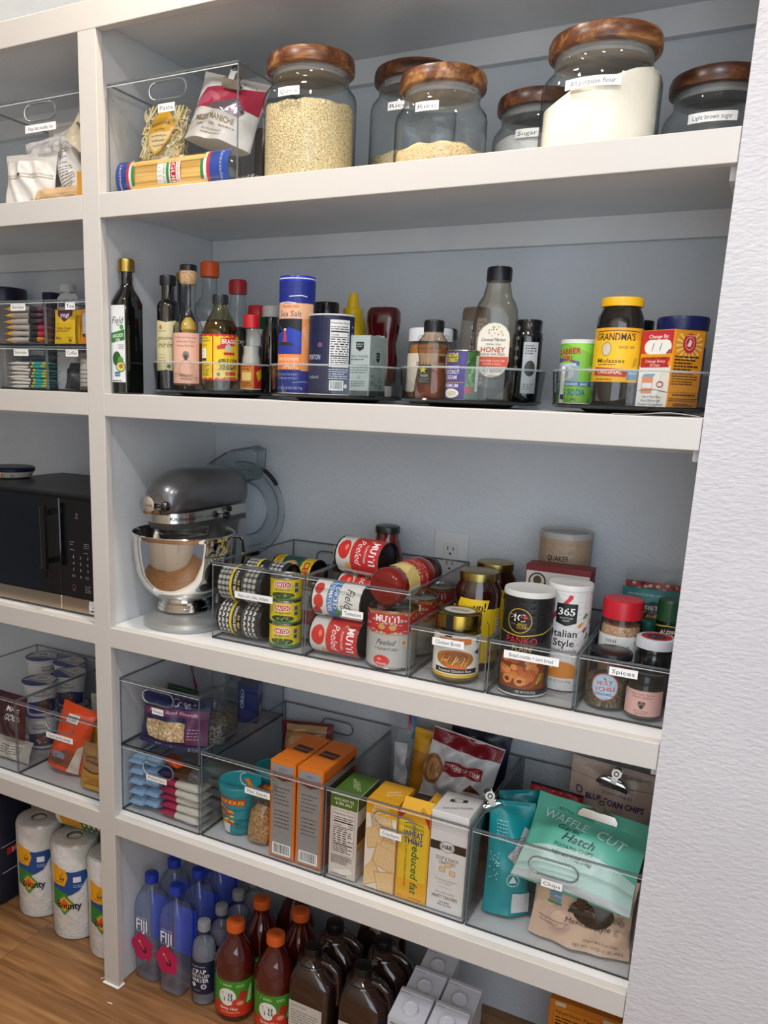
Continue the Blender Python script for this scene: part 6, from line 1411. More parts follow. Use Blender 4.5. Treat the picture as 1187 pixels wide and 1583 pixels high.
ld = part(t, 'lid', bxm(.0755, .0885, .020, .0015, 2), M('#dcdad6', .5), (0, 0, .1925))
d = Dc(top(.0201), 0); d.poly([(-20, 14), (12, 26), (14, 14), (-18, 2)], '#3a342e'); d.ell(-4, 16, 10, 9, '#c9c6c2'); d.ring(-4, 16, 10, 9, 1, '#3a342e'); d.text('SOUP & SNACK CRACKERS', 4, -16, 7, '#4a443e', w=58, rot=28); d.out(ld, 'lid_print')
bag('yellow wrapped cookie pack at the back of the cracker bin', (.632, .330, ZC), .080, .238, .06, '#dca41e', (R(-4), R(4), 0), lambda d, w, h: [d.rect(-30, 40, 40, 190, '#b87a1c'), d.rect(4, h - 26, 30, h - 12, '#b8242c')] + [d.poly([(-40, 60 + 14 * k), (-28, 67 + 14 * k), (-40, 74 + 14 * k)], '#8a5a1a') for k in range(9)], 51, .002, name='cookie_pack')
def art(d, w, h):
    d.rect(-w / 2 + 1, h - 32, w / 2 - 1, h - 3, '#7a1220'); d.poly([(-40, h - 92), (52, h - 82), (50, h - 58), (-36, h - 64)], '#8a1c28'); d.text('PEPPERIDGE FARM', 6, h - 74, 10, '#e8e0d4', w=80, b=.02); d.poly([(20, h - 110), (34, h - 92), (60, h - 112)], '#6a2a1c'); d.ell(-62, h - 92, 24, 34, '#8a5a34'); d.ell(-60, h - 92, 17, 25, '#b08456')
bag('silver bread bag with dark red top band, leaning', (.716, .255, ZC), .160, .262, .045, '#c4c2c4', (R(-8), R(9), R(4)), art, 52, .003, name='bread_bag')
def art(d, w, h):
    d.poly([(-40, h - 96), (-4, h - 88), (-10, h - 28), (-42, h - 36)], '#9a7858')
    for k in range(40): d.ell(rnd.uniform(-38, -10), h - rnd.uniform(40, 90), 2.4, 1.8, rnd.choice(['#d8c09a', '#4a3a4a', '#6a4a34', '#b89a74']), 6)
bag('navy bag with granola bar picture at the back of the bin', (.748, .345, ZC), .140, .275, .045, '#141a34', (R(-3), R(3), 0), art, 53, .002, name='granola_bag')
bag('tall empty clear bag in the back corner of the cracker bin', (.5840, .362, ZC), .066, .262, .02, '#d8dcde', (0, R(-3), 0), lambda d, w, h: [d.rect(-20, 90, 14, 190, '#c9ccd0'), d.rect(14, h - 40, 22, h - 2, '#8a3a5a'), d.rect(24, h - 60, 34, h - 2, '#4a7aa8')], 54, .002, mat=film('#b4bcc4', .3, .12), name='zip_bag')
# --- chips
TEAL = '#0f8a90'
def art(d, w, h):
    d.poly([(-6, 120), (26, 176), (40, 168), (38, 122), (20, 100)], '#b8bcc0'); d.fine(2, 112, 36, 160, 11, '#3a3e44', 1.4); d.ring(8, 74, 13, 13, 1.4, '#c8dcdc'); d.poly([(0, 68), (8, 84), (16, 70)], '#c8dcdc'); d.rect(10, 6, 46, 46, '#d4d4d2'); d.fine(-30, 150, -10, 190, 6, '#bfe0e0', 1.4)
    for k in range(24): d.ell(rnd.uniform(-40, -22), rnd.uniform(70, 130), 1.2, 1.2, '#cfe4e4', 6)
bag('teal snack bag clipped shut at the left of the chip bin', (.905, .112, ZC), .088, .222, .050, TEAL, (R(-10), R(1), R(22)), art, 61, .0022, name='chip_bag', gus=.6)
bag('second teal pouch folded over behind the clipped one', (.918, .192, ZC), .092, .222, .04, '#0c7a82', (R(-4), R(-4), R(24)), None, 62, .003, name='chip_bag')
bag('black and red chip bag with white block letters', (.940, .262, ZC), .108, .205, .05, '#151518', (R(-6), R(3), 0), lambda d, w, h: [d.rect(-w / 2 + 1, h - 26, w / 2 - 1, h - 4, '#b01c28'), d.text('YUMMY', 10, h - 42, 11, '#b01c28', w=56, b=.05, sh=.15), d.text('CHIPS', 4, h - 66, 19, '#d8d4d0', w=74, b=.06), d.rect(-50, h - 110, 20, h - 84, '#a81c28')], 63, .002, name='chip_bag')
def art(d, w, h):
    g_ = d.f; d.f = lambda u, v, o: g_(u, max(.003, v - .024), o)
    d.ell(24, h - 48, 38, 26, '#2a2018'); d.rect(-62, h - 46, -38, h - 28, '#5f9ac0'); d.rect(-64, h - 51, -36, h - 47, '#4a8a3a'); d.poly([(-60, h - 40), (-52, h - 32), (-50, h - 44)], '#d87a2c'); d.text('NON GMO', -45, h - 36, 3.4, '#f0f4f4', w=14); d.ring(-38, 72, 24, 26, 7, '#c9a89c')
    d.text('Mexican Style', 16, 78, 11, '#3a322c', w=84, sh=.2); d.text('Naturally Cholesterol Free', -48, 68, 3.6, '#3a322c', w=58); d.text('No Preservatives', -56, 61, 3.6, '#3a322c', w=38); d.ell(70, 116, 8, 9, '#3f7a44'); d.ring(70, 116, 8, 9, 1, '#e8e4d8'); d.text('USDA', 70, 119, 3, '#e8e8e0', w=10); d.fine(56, 90, 80, 104, 4, '#5a5048', 1.4); d.ring(76, 92, 5, 5, 1, '#4a423c'); d.fine(64, 68, 74, 80, 4, '#4a423c', 1.4)
    d.text('Organic Blue Corn Chips', 42, 48, 4.2, '#3a322c', w=62); d.text('NET WT. 16 OZ. (1 LB.) 454 g', 38, 36, 5.4, '#5a5048', w=88)
    for k in range(7): d.ell(-78 + 25 * k, 22 - k, 1.6, 1.4, '#3a2a30', 8)
bag('tan corn chip bag with dark oval window at the bin front', (1.052, .082, ZC), .184, .148, .045, '#d0b49c', (R(-9), R(0), R(1)), art, 64, .0012, name='chip_bag', gus=.8)
def art(d, w, h):
    d.poly([(-w / 2 + 1, 2), (w / 2 - 1, 2), (w / 2 - 1, 60), (10, 78), (-w / 2 + 1, 62)], '#b4d4ca'); d.rect(-w / 2 + 1, 1, w / 2 - 1, 14, '#b9c2c2'); d.text('KETTLE COOKED', -30, h - 26, 6, '#2c6a5c', w=70, rot=-6)
    d.text('WAFFLE', -44, h - 46, 19, '#cfe6de', w=92, b=.0, rot=-10); d.text('CUT', 48, h - 60, 24, '#cfe6de', w=56, rot=-12); d.text('Garlic', -30, h - 66, 11, '#17302c', w=46, sh=.35, rot=-6); d.text('Hatch', -8, h - 84, 16, '#17302c', w=64, sh=.35, rot=-4); d.text('POTATO CHIPS', -12, 76, 6.5, '#2c5a50', w=74); d.text('NET WT. 7 OZ (198g)', -10, 58, 7, '#1c3c38', w=76, rot=-2)
bag('pale green waffle-cut chip bag lying across the bin', (1.030, .056, ZC + .106), .218, .178, .060, '#5fb49c', (R(-50), R(3), R(-3)), art, 65, .0020, name='chip_bag', seal=.045)
def art(d, w, h):
    d.rect(-w / 2 + 1, h - 34, w / 2 - 1, h - 2, '#c0aca0'); d.line([(-w / 2, h - 34), (w / 2, h - 36)], 1, '#6a5a52'); d.text('Garden of Eatin', 40, h - 16, 7, '#4a4048', w=66, rot=180, sh=.2); d.text('BLUE CORN CHIPS', 12, h - 74, 12, '#4a1f5c', w=120, b=.05, rot=-2); d.text('(corn chips)', 14, h - 54, 8, '#5a4a50', w=60, sh=.2); d.text('ORGANIC', 10, h - 40, 9, '#5a2a6a', w=70, b=.03); d.ring(-64, h - 66, 8, 8, 2.4, '#5a3a66')
bag('tan blue-corn chip bag standing at the back, folded over', (1.040, .310, ZC), .172, .262, .045, '#c6b0a2', (R(-4), R(3), 0), art, 66, .0014, name='chip_bag')
binder_clip('large silver clip on the folded blue-corn bag', (1.056, .276, ZC + .240), (R(-10), R(12), 0), .062)
binder_clip('silver clip on the top edge of the pale green bag', (1.050, .171, ZC + .214), (R(-50), R(4), 0), .072)
binder_clip('dark clip on the tan bag below the pale green bag', (1.056, .060, ZC + .082), (R(-8), 0, 0), .046, mat=M('#4a423a', .3, .9))
binder_clip('silver clip on the neck of the teal bag', (.862, .135, ZC + .200), (R(-12), R(-20), R(30)), .040)

# ================================================================== snack shelf, left bay
clear_bin('clear bin of granola bags on the left shelf by the post', 'Cereal, granola, oatmeal', -.359, -.052, .040, .405, Z4, .200, (-.210, .136), .090, (-.208, .168))
clear_bin('clear bin of oatmeal cups at the left picture edge', '', -.672, -.3645, .040, .405, Z4, .200, None, 0, None)
def oat_cup(label, x, y, z, rz=0, tilt=(0, 0)):
    t = thing('oatmeal_cup', label, 'cup', (x, y, z), (R(tilt[0]), R(tilt[1]), R(rz)), 'white oatmeal cups with blue lids')
    part(t, 'cup', loft([(0, .034), (.002, .036), (.088, .0445), (.090, .0465), (.093, .0470), (.094, .046)], seg=36), M('#d9d9d8', .45))
    part(t, 'foil_lid', loft([(.0942, .0475), (.0952, .0475)], seg=28), M('#2a3a86', .3))
    d = Dc(top(.0953), 0); d.poly([(-44, -10), (44, -26), (40, 22), (10, 44), (-20, 42)], '#c4c4c4'); d.bars(-16, 2, 18, 26); d.fine(-30, -14, 34, -4, 3, '#4a4a50', 1.4); d.out(t, 'lid_print')
    d = Dc(cyl(.0362, .72, 0, .0448, .088), 4); d.text('purely', -8, 74, 8, '#26262c', w=30); d.text('elizabeth.', -2, 64, 8, '#26262c', w=42); d.poly([(-44, 6), (44, 6), (44, 40), (10, 52), (-44, 40)], '#2c3a86'); d.ell(2, 30, 20, 18, '#6a4a44')
    for k in range(16): d.ell(2 + rnd.uniform(-15, 15), 30 + rnd.uniform(-13, 13), 3, 2.4, rnd.choice(['#9a7a6a', '#2c2c44', '#c8a890', '#4a3434']), 8)
    d.rect(-44, 2, 44, 10, '#c9c4c0'); d.fine(46, 20, 62, 80, 10, '#3a3a40', 2); d.out(t)
    return t
cups = [('oatmeal cup in front, turned slightly left', -.440, .196, 1, 20), ('oatmeal cup in front, next to the granola bin', -.4175, .288, 1, -10), ('oatmeal cup at the back left of the pile', -.588, .345, 1, 40), ('oatmeal cup at the back, right of the far one', -.486, .3545, 1, 5),
        ('oatmeal cup in the lower layer under the front cup', -.440, .200, 0, 0), ('oatmeal cup in the lower layer by the granola bin', -.4175, .296, 0, 0), ('oatmeal cup in the lower layer at the back', -.516, .330, 0, 0), ('oatmeal cup lying low at the left picture edge', -.560, .190, 0, 30)]
for lb, x, y, k, rz in cups: oat_cup(lb, x, y, ZC + .0965 * k, rz)
bag('dark maroon snack bag with white letters at the picture edge', (-.445, .090, ZC + .060), .110, .120, .04, '#3a1420', (R(-8), 0, 0), lambda d, w, h: [d.text('MADE', 20, h - 40, 14, '#e0dcd8', w=44, b=.03, rot=-8), d.text('GOOD', 20, h - 62, 14, '#e0dcd8', w=44, b=.03, rot=-8)], 71, .002)
bag('white flat snack packet under the maroon bag', (-.440, .082, ZC), .140, .058, .03, '#c9c6bc', (R(-20), 0, 0), lambda d, w, h: d.fine(-30, 14, 40, 40, 4, '#5a5a58', 2), 72, .002)
def art(d, w, h):
    d.rect(-16, h - 44, 16, h - 22, '#d8d4cc'); d.bars(-14, h - 42, 14, h - 24); d.text('GRANOLA', -6, h - 84, 6, '#f0c8b0', w=30); d.poly([(-44, 30), (10, 60), (44, 40), (44, 10), (-44, 10)], '#8a4a34'); d.ell(-10, 40, 16, 14, '#8a98a8'); d.ell(-14, 24, 18, 10, '#6a3a2a'); d.poly([(16, 2), (48, 2), (48, 80), (34, 70)], '#c9bdb0')
bag('orange granola bag leaning at the front of the bin', (-.262, .102, ZC), .110, .172, .055, '#d84a1e', (R(-14), R(10), R(6)), art, 73, .003, name='granola_bag', gus=.6)
bag('yellow granola bag behind the orange one, left', (-.306, .168, ZC), .080, .128, .035, '#d8b41e', (R(-8), R(14), R(8)), lambda d, w, h: [d.rect(-40, 2, 40, 44, '#d0ccc4'), d.text('BANANA', 8, 96, 8, '#2a2a1c', w=40, b=.03, rot=-80), d.text('NUT', 22, 96, 8, '#2a2a1c', rot=-80)], 74, .002, name='granola_bag')
bag('yellow granola bag with white foot behind the brown pouch', (-.170, .160, ZC), .095, .150, .045, '#d8b41e', (R(-10), R(-6), R(8)), lambda d, w, h: [d.rect(-46, 2, 46, 36, '#d4d0c8'), d.text('ORIGINAL', 16, 112, 9, '#2a2a1c', w=46, b=.03), d.ell(8, 22, 5, 5, '#2a2a2c')], 75, .002, name='granola_bag')
def art(d, w, h):
    d.rect(-w / 2 + 1, 1, w / 2 - 1, 48, '#c08c2c'); d.text('purely', -10, h - 28, 9, '#3a2a1c', w=36); d.text('elizabeth.', 0, h - 40, 9, '#3a2a1c', w=56); d.rect(-w / 2 + 12, 46, w / 2 - 4, 50, '#5a3a1c'); d.text('ancient grain', 2, 34, 5, '#7a4a1c', w=44); d.text('OATS', 2, 24, 8, '#8a5a24', w=36); d.fine(-30, 12, 34, 16, 1, '#5a3a1c', 2)
bag('brown paper granola pouch at the bin corner by the post', (-.128, .078, ZC), .105, .112, .045, '#a07a50', (R(-6), R(1), R(2)), art, 76, .0012, name='granola_bag', gus=.8)
bag('white cereal bag slumped at the back of the granola bin', (-.230, .255, ZC), .180, .150, .06, '#c9c7c4', (R(-10), R(-6), 0), None, 77, .004, name='cereal_bag')
bag('clear bag of small cookies at the right back of the bin', (-.096, .240, ZC), .070, .180, .04, '#c9a870', (R(-6), 0, 0), lambda d, w, h: [d.ell(rnd.uniform(-20, 20), rnd.uniform(20, 110), 8, 7, rnd.choice(['#b8904a', '#caa664', '#9a7434'])) for k in range(20)] + [d.ell(6, 70, 6, 8, '#2a2a2c')], 78, .002, mat=film('#c8c0b0', .4, .15), name='zip_bag')

# ================================================================== bottle shelf, left bay: small bins
SB = 'small clear sachet bins'
hb = .0945
for lb, txt, xa, xb, k, tx in (('small clear bin of teal sachets, lower left', 'Electrolytes', -.3400, -.1920, 0, -.269), ('small clear bin of coffee packets, lower right', 'Coffee', -.1880, -.0405, 0, -.114), ('small clear bin of striped sachets, upper left', 'Electrolytes', -.3400, -.1920, 1, -.272), ('small clear bin of tea packets, upper right', 'Tea', -.1880, -.0405, 1, -.115)):
    clear_bin(lb, txt, xa, xb, .028, .300, Z2 + k * .0975, hb, (tx, .082), {'Electrolytes': .046, 'Tea': .028, 'Coffee': .036}[txt], group=SB)
zl, zu_ = Z2 + .0042, Z2 + .0975 + .0042
tips = ['#d87a24', '#b8324a', '#b8324a', '#6a3a54', '#6a3a54', '#7a4a60']
for k in range(6):
    wrap_bar('grey sachet with yellow and coloured ends, %s in its bin' % ('lowest', 'second', 'third', 'fourth', 'fifth', 'topmost')[k], (-.268 + .002 * (k % 3), .053, zu_ + .003 + k * .0132), .130, .032, .0128, [(0, .2, '#d8a43a'), (.2, .62, '#b9b2aa'), (.62, .8, '#2c2c2e'), (.8, 1, tips[k])], (0, R(.8 * (k % 3 - 1)), R(1 * (k % 2))), 'striped drink sachets', name='drink_sachet', cat='sachet', seed=k)
for k in range(8):
    wrap_bar('white sachet with yellow and teal end, %s in the lower bin' % ('lowest', 'second', 'third', 'fourth', 'fifth', 'sixth', 'seventh', 'topmost')[k], (-.260 + .003 * (k % 3), .052, zl + .001 + k * .0072), .132, .030, .0070, [(0, .5, '#d4cfc6'), (.5, .54, '#1c2c5a'), (.54, .62, '#d8c020'), (.62, .8, '#2c9a9a'), (.8, .92, '#b8b83a'), (.92, 1, '#2c9a9a')], (0, R(1.5 * (k % 3 - 1)), R(2 * (k % 2))), 'teal drink sachets', name='drink_sachet', cat='sachet', seed=k)
def art(d, w, h):
    d.poly([(-22, h - 1), (22, h - 1), (22, h - 12), (0, h - 26), (-22, h - 12)], '#5a2c50'); d.text('yogi', 0, h - 11, 9, '#f0e8ec', w=26, b=.03); d.text('Lemon Ginger', 0, 34, 6, '#6a4a10', w=44); d.fine(-24, 26, 24, 29, 1, '#8a6a14', 1.4); d.fine(-26, 10, -8, 16, 2, '#6a4a10', 1.4); d.fine(12, 12, 26, 16, 1, '#6a4a10', 1.4); d.poly([(18, 4), (24, 10), (14, 10)], '#6a4a10')
    for k in range(6): d.ring(-20 + 8 * k, h - 30 - 3 * (k % 2), 4, 3, .6, '#b8941c', 10)
def tea(label, x, y, c, art, seed): bag(label, (x, y, zu_), .062, .073, .006, c, (R(-3), 0, 0), art, seed, .0004, 'tea packets', 'tea_packet', 'packet', seal=.006)
tea('yellow lemon ginger tea packet facing out', -.1505, .045, '#e4bc1c', art, 81)
tea('yellow tea packet right behind the front one', -.1480, .058, '#d0a01e', None, 82)
tea('dark amber tea packet in the row behind', -.1450, .070, '#a87420', None, 83)
tea('orange chamomile tea packet with white flowers beside the post', -.0790, .050, '#e0881e', lambda d, w, h: [d.rect(-24, 22, 28, h - 6, '#b9c0c8'), d.ell(-6, 34, 9, 6, '#e8e8e4'), d.ell(-6, 34, 3, 3, '#d8b02a'), d.ell(4, h - 20, 12, 14, '#1c3430'), d.text('TRADITIONAL', 2, h - 20, 4, '#dfe4e0', w=20), d.rect(-24, 16, 28, 22, '#2a2c20'), d.text('100%', -10, 19, 4, '#e8e4d4')], 84)
bag('grey coffee packet with printed text at the bin front', (-.085, .054, zl), .070, .080, .03, '#6a625c', (R(-2), 0, 0), lambda d, w, h: [d.rect(-30, 8, 30, h - 12, '#bcb6ae'), d.text('SIMPLE COFFEE', 0, h - 22, 4, '#3a3430', w=44)] + [d.fine(-26, 14 + 9 * k, 10, 18 + 9 * k, 1, '#5a5450', 1.6) for k in range(4)] + [d.ring(22, 40, 5, 5, 1, '#4a4440')], 85, .0008)
bag('dark grey foil coffee pouches behind the printed packet', (-.145, .070, zl), .075, .060, .05, '#2a2c30', (R(-20), 0, 0), None, 86, .003, cat='packet', name='coffee_pouch')
bag('navy sachet on top of the teal stack', (-.255, .062, zl + .060), .10, .022, .012, '#2c3a4a', (R(-60), 0, 0), None, 87, .001, name='drink_sachet', cat='sachet')
# behind the small bins
t = thing('spout_pouch', 'white spouted pouch with ridged cap behind the tea bin', 'pouch', (-.434, .345, Z2 + .0005))
part(t, 'pouch', loft([(0, .036, .022, 3), (.02, .039, .022, 3), (.18, .039, .012, 4), (.236, .037, .007, 4), (.246, .028, .005, 3)], seg=28), M('#d4d8dc', .35))
part(t, 'spout', loft([(.244, .011), (.252, .011)], seg=18), M('#c9cdd0', .4)); part(t, 'cap', rib_lid(.020, .020, .250, 28, .0012), M('#d4d8da', .4))
d = Dc(flat(-.0135), 0); d.text('hika', 2, 222, 18, '#17181c', w=46, b=.05); d.fine(-20, 200, 24, 206, 1, '#3a3c40', 2); d.out(t)
t = thing('canister_jar', 'jar with wide navy lid at the left picture edge', 'jar', (-.668, .335, Z2 + .0005))
part(t, 'body', loft([(0, .058), (.004, .062), (.225, .062), (.232, .058)], seg=32), film('#8a8680', .6, .1)); part(t, 'lid', rib_lid(.064, .034, .230), M('#12162c', .35))
carton('dark navy box peeking above the sachet bin', (-.508, .360, Z2 + .0005), .032, .04, .252, '#161c40', (0, 0, 0), None, name='snack_box')

# ================================================================== floor, right bay: bottles and jugs
BL = M('#1c3aa8', .3)
def fiji(label, x, y, rz=0):
    t = thing('water_bottle', label, 'bottle', (x, y, .0006), (0, 0, R(rz)), 'square water bottles')
    n = 4.5
    part(t, 'body', loft([(0, .028, None, 5), (.006, .0345, None, n), (.020, .0350, None, n), (.024, .0335, None, n), (.030, .0350, None, n), (.046, .0350, None, n), (.050, .0338, None, n), (.056, .0350, None, n), (.074, .0350, None, n), (.078, .0340, None, n), (.083, .0355, None, n), (.200, .0355, None, n), (.222, .033, None, 3.6), (.245, .024, None, 2.6), (.258, .0155, None, 2), (.266, .0145, None, 2)], seg=36), PET)
    part(t, 'water', loft([(.004, .030, None, n), (.02, .0325, None, n), (.20, .0328, None, n), (.222, .030, None, 3.4)], seg=32), film('#b4c6ee', .12, .05))  # faint haze in the colour imitates light refracted by the water
    part(t, 'back_print', boxes([(-.034, .034, .0336, .0342, .070, .205)]), film('#1c48e8', .9, .3))
    part(t, 'cap', rib_lid(.0165, .024, .264, 36, .0008), BL)
    d = Dc(flat(-.0357), 0)
    d.text('FIJI', -4, 160, 30, '#eceef2', w=34, b=.02); d.line([(-24, 141), (22, 141)], .8, '#c0c8dc'); d.text('natural artesian', -2, 181, 4, '#d8dce8', w=34, sh=.3)
    fl_ = []
    for k in range(5):
        a = R(90 + 72 * k + 10); cx, cy = -2 + 17 * math.cos(a), 98 + 20 * math.sin(a)
        d.poly([(-2, 98)] + [(cx + 19 * math.cos(a + s), cy + 20 * math.sin(a + s)) for s in (-1.5, -.9, -.3, .3, .9, 1.5)], '#b81c54')
    d.ell(4, 92, 8, 9, '#6a0c2c'); d.line([(4, 92), (-10, 110)], 2.4, '#d88a3a'); d.ell(-11, 112, 4, 3, '#e0a84a'); d.out(t)
    return t
for lb, x, y in (('front-left square water bottle beside the divider', .036, .088), ('front square water bottle, second from the divider', .119, .080), ('square water bottle in the second row beside the divider', .042, .170), ('square water bottle in the second row, right', .124, .164), ('square water bottle in the back row, left', .050, .252), ('square water bottle in the back row, right', .128, .248)): fiji(lb, x, y)
def cpap(label, x, y):
    t = thing('water_bottle', label, 'bottle', (x, y, .0006), (0, 0, 0), 'round distilled water bottles')
    part(t, 'body', loft([(0, .024), (.005, .0310), (.012, .0315), (.016, .0300), (.022, .0315), (.028, .0300), (.034, .0318), (.130, .0318), (.150, .0300), (.170, .0240), (.184, .0160), (.190, .0140), (.198, .0140)], seg=32), PET)
    part(t, 'water', loft([(.004, .026), (.034, .0292), (.130, .0292), (.150, .0275), (.160, .024)], seg=28), film('#c9d2e2', .22, .05))  # milky pigment stands in for the pale glow of light refracted in water
    part(t, 'cap', rib_lid(.0155, .022, .195, 40, .0007), M('#8a8c90', .35))
    d = Dc(cyl(.0321, .40), 4); d.rect(-34, 36, 34, 124, '#141a36'); d.text('CPAP', -6, 98, 11, '#e8eaee', w=36, b=.04); d.text('DISTILLED', -4, 86, 8, '#e8eaee', w=48, b=.02); d.text('WATER', -4, 74, 10, '#e8eaee', w=44, b=.04); d.ell(-20, 60, 6, 6, '#c8d4c8'); d.ell(6, 58, 7, 7, '#d8c8cc'); d.ell(6, 58, 4, 4, '#4a5a9a'); d.fine(-20, 44, 4, 48, 1, '#9aa4c0', 1.6); d.text('SnugellPremier', -8, 112, 4, '#c8cce0', w=36); d.out(t)
for lb, x, y in (('front distilled water bottle with grey cap and navy label', .201, .082), ('distilled water bottle second in its row', .201, .155), ('distilled water bottle third in its row', .203, .226), ('distilled water bottle last in its row', .206, .296)): cpap(lb, x, y)
JU = M('#4a130e', .08, 0, .9)
def juice(label, x, y):
    t = thing('juice_bottle', label, 'bottle', (x, y, .0006), (0, 0, 0), 'vegetable juice bottles')
    part(t, 'body', loft([(0, .036), (.006, .0455), (.014, .0470), (.020, .0465), (.112, .0465), (.117, .0485), (.130, .0490), (.150, .0465), (.180, .034), (.205, .0205), (.214, .0190), (.226, .0190)], seg=40), JU)
    part(t, 'cap', rib_lid(.0215, .022, .222, 48, .0007), M('#c8581c', .4))
    d = Dc(top(.2443), 0); d.text('TURN', 0, 3, 4.4, '#8a3a10', w=20); d.text('TO OPEN', 0, -4, 4.4, '#8a3a10', w=22); d.out(t, 'cap_print')
    d = Dc(cyl(.0469, .35), 5); d.rect(-110, 18, 110, 112, '#3f8a24'); d.poly([(-66, 18), (66, 18), (66, 40), (20, 54), (-40, 50), (-66, 44)], '#c8341c'); d.ell(-8, 70, 22, 23, '#e4e6e0'); d.text('V8', -8, 70, 23, '#1c3a24', w=27, b=.02); d.text('2', -26, 102, 6, '#d8e8c8'); d.fine(-18, 98, 4, 105, 2, '#c8e0b0', 1.8); d.fine(14, 96, 34, 104, 2, '#c8e0b0', 1.8)
    d.ell(20, 56, 16, 11, '#c83a2c'); d.ell(24, 54, 9, 6, '#e88a7a'); d.ell(30, 74, 10, 13, '#b82c24'); d.poly([(40, 50), (48, 92), (56, 96), (54, 52)], '#c8d89a'); d.poly([(48, 88), (46, 106), (60, 106)], '#5a8a34')
    d.text('Spicy Hot', -4, 40, 8, '#f4ead8', w=44, b=.02, sh=.15, rot=-4); d.text('100% VEGETABLE JUICE', 0, 29, 4, '#f0d890', w=46); d.out(t)
for lb, x, y in (('front juice bottle, left one with full label in view', .286, .090), ('front juice bottle, right one beside the dark jug', .392, .098), ('juice bottle in the second row, left', .292, .196), ('juice bottle in the second row, right', .398, .204), ('juice bottle in the back row under the shelf', .330, .302)): juice(lb, x, y)
JG = M('#2a1a15', .10, 0, .9)
def jug(label, x, y):
    t = thing('drink_jug', label, 'jug', (x, y, .0006), (0, 0, 0), 'dark drink jugs with black caps')
    part(t, 'body', loft([(0, .050, .045, 5), (.006, .055, .050, 5), (.150, .055, .050, 5), (.170, .053, .048, 4), (.190, .040, .040, 3, -.008, 0), (.203, .030, .032, 2.4, -.012, 0), (.212, .0215, .0215, 2, -.014, 0), (.222, .0205, .0205, 2, -.014, 0)], seg=36), JG)
    part(t, 'shoulder_ring', tube([(-.012 + .033 * math.cos(a * PI / 12), .034 * math.sin(a * PI / 12), .200) for a in range(24)], .004, 6, True), JG)
    part(t, 'handle', tube([(.012, 0, .204), (.030, 0, .203), (.046, 0, .194), (.054, 0, .176), (.056, 0, .150), (.055, 0, .120), (.046, 0, .106)], .0095, 10), JG)
    part(t, 'cap', rib_lid(.0205, .020, .218, 40, .0008), M('#0b0b0c', .35), (-.014, 0, 0))
    d = Dc(flat(-.0503), 0); d.rect(-44, 40, 40, 120, '#c2beb4'); d.text('Ready to Drink', -18, 110, 5, '#2a2826', w=38, sh=.2); d.fine(-38, 60, 30, 100, 6, '#5a5650', 1.6); d.out(t)
for lb, x, y in (('front dark jug, left one with paper label', .496, .112), ('front dark jug, right one beside the white cartons', .622, .112), ('dark jug in the second row, left', .500, .216), ('dark jug in the second row, right', .626, .218), ('dark jug in the back row under the shelf', .560, .330)): jug(lb, x, y)
def milk(label, x, y):
    t = thing('drink_carton', label, 'carton', (x, y, .0006), (0, 0, 0), 'white drink cartons with round caps')
    w = .0375
    part(t, 'body', mk([(-w, -w, 0), (w, -w, 0), (w, w, 0), (-w, w, 0), (-w, -w, .196), (w, -w, .196), (w, w, .215), (-w, w, .215)], [(3, 2, 1, 0), (4, 5, 6, 7), (0, 1, 5, 4), (1, 2, 6, 5), (2, 3, 7, 6), (3, 0, 4, 7)], smooth=False), M('#c4c5cc', .4))
    part(t, 'top_seam', boxes([(-w + .001, w - .001, w - .010, w - .001, .2140, .2175)]), M('#c9cad0', .4))
    c = part(t, 'cap', loft([(0, .0165), (.006, .0165), (.0075, .0155), (.0078, .012), (.0068, .011), (.0068, .001)], seg=32), M('#c9c9d0', .4), (0, -.006, .2045), (R(14), 0, 0))
    part(c, 'cap_flange', loft([(-.0008, .0185), (.0012, .0185)], seg=28), M('#bcbcc4', .4))
    d = Dc(lambda u, v, o: (u, v, .2055 + v * .253 + o), 0); d.fine(-34, 26, -10, 34, 3, '#5a5c66', 1.2); d.fine(12, 28, 33, 34, 2, '#5a5c66', 1.2); d.out(t, 'top_print')
    d = Dc(flat(-w), 0); d.text('MINOR FIGURES', -6, 184, 5, '#3a4a52', w=50, b=.03); d.text('BARISTA OAT', -8, 176, 5, '#2a6a74', w=44, b=.03); d.out(t, 'front_print')
for lb, x, y in (('white drink carton in the left row, nearest', .7375, .082), ('white drink carton in the left row, middle', .7385, .160), ('white drink carton in the left row, farthest', .7400, .238), ('white drink carton in the right row, nearer', .8180, .082), ('white drink carton in the right row, farther', .8185, .160)): milk(lb, x, y)
def art(d, w, h): d.nutri(-w / 2 + 10, 30, 30, h - 14, '#3a2408', '#d8841c', cal='0'); d.rect(-w / 2 + 12, h - 12, -w / 2 + 34, h - 2, '#d8c8a8'); d.rect(36, h - 16, 70, h - 6, '#d8c8a8'); d.fine(38, 40, 68, h - 24, 16, '#4a2c08', 1.6)
carton('orange box with printed nutrition panel at the right end', (1.062, .300, .0006), .150, .090, .212, '#d07a18', (0, 0, 0), art, None, name='drink_box')

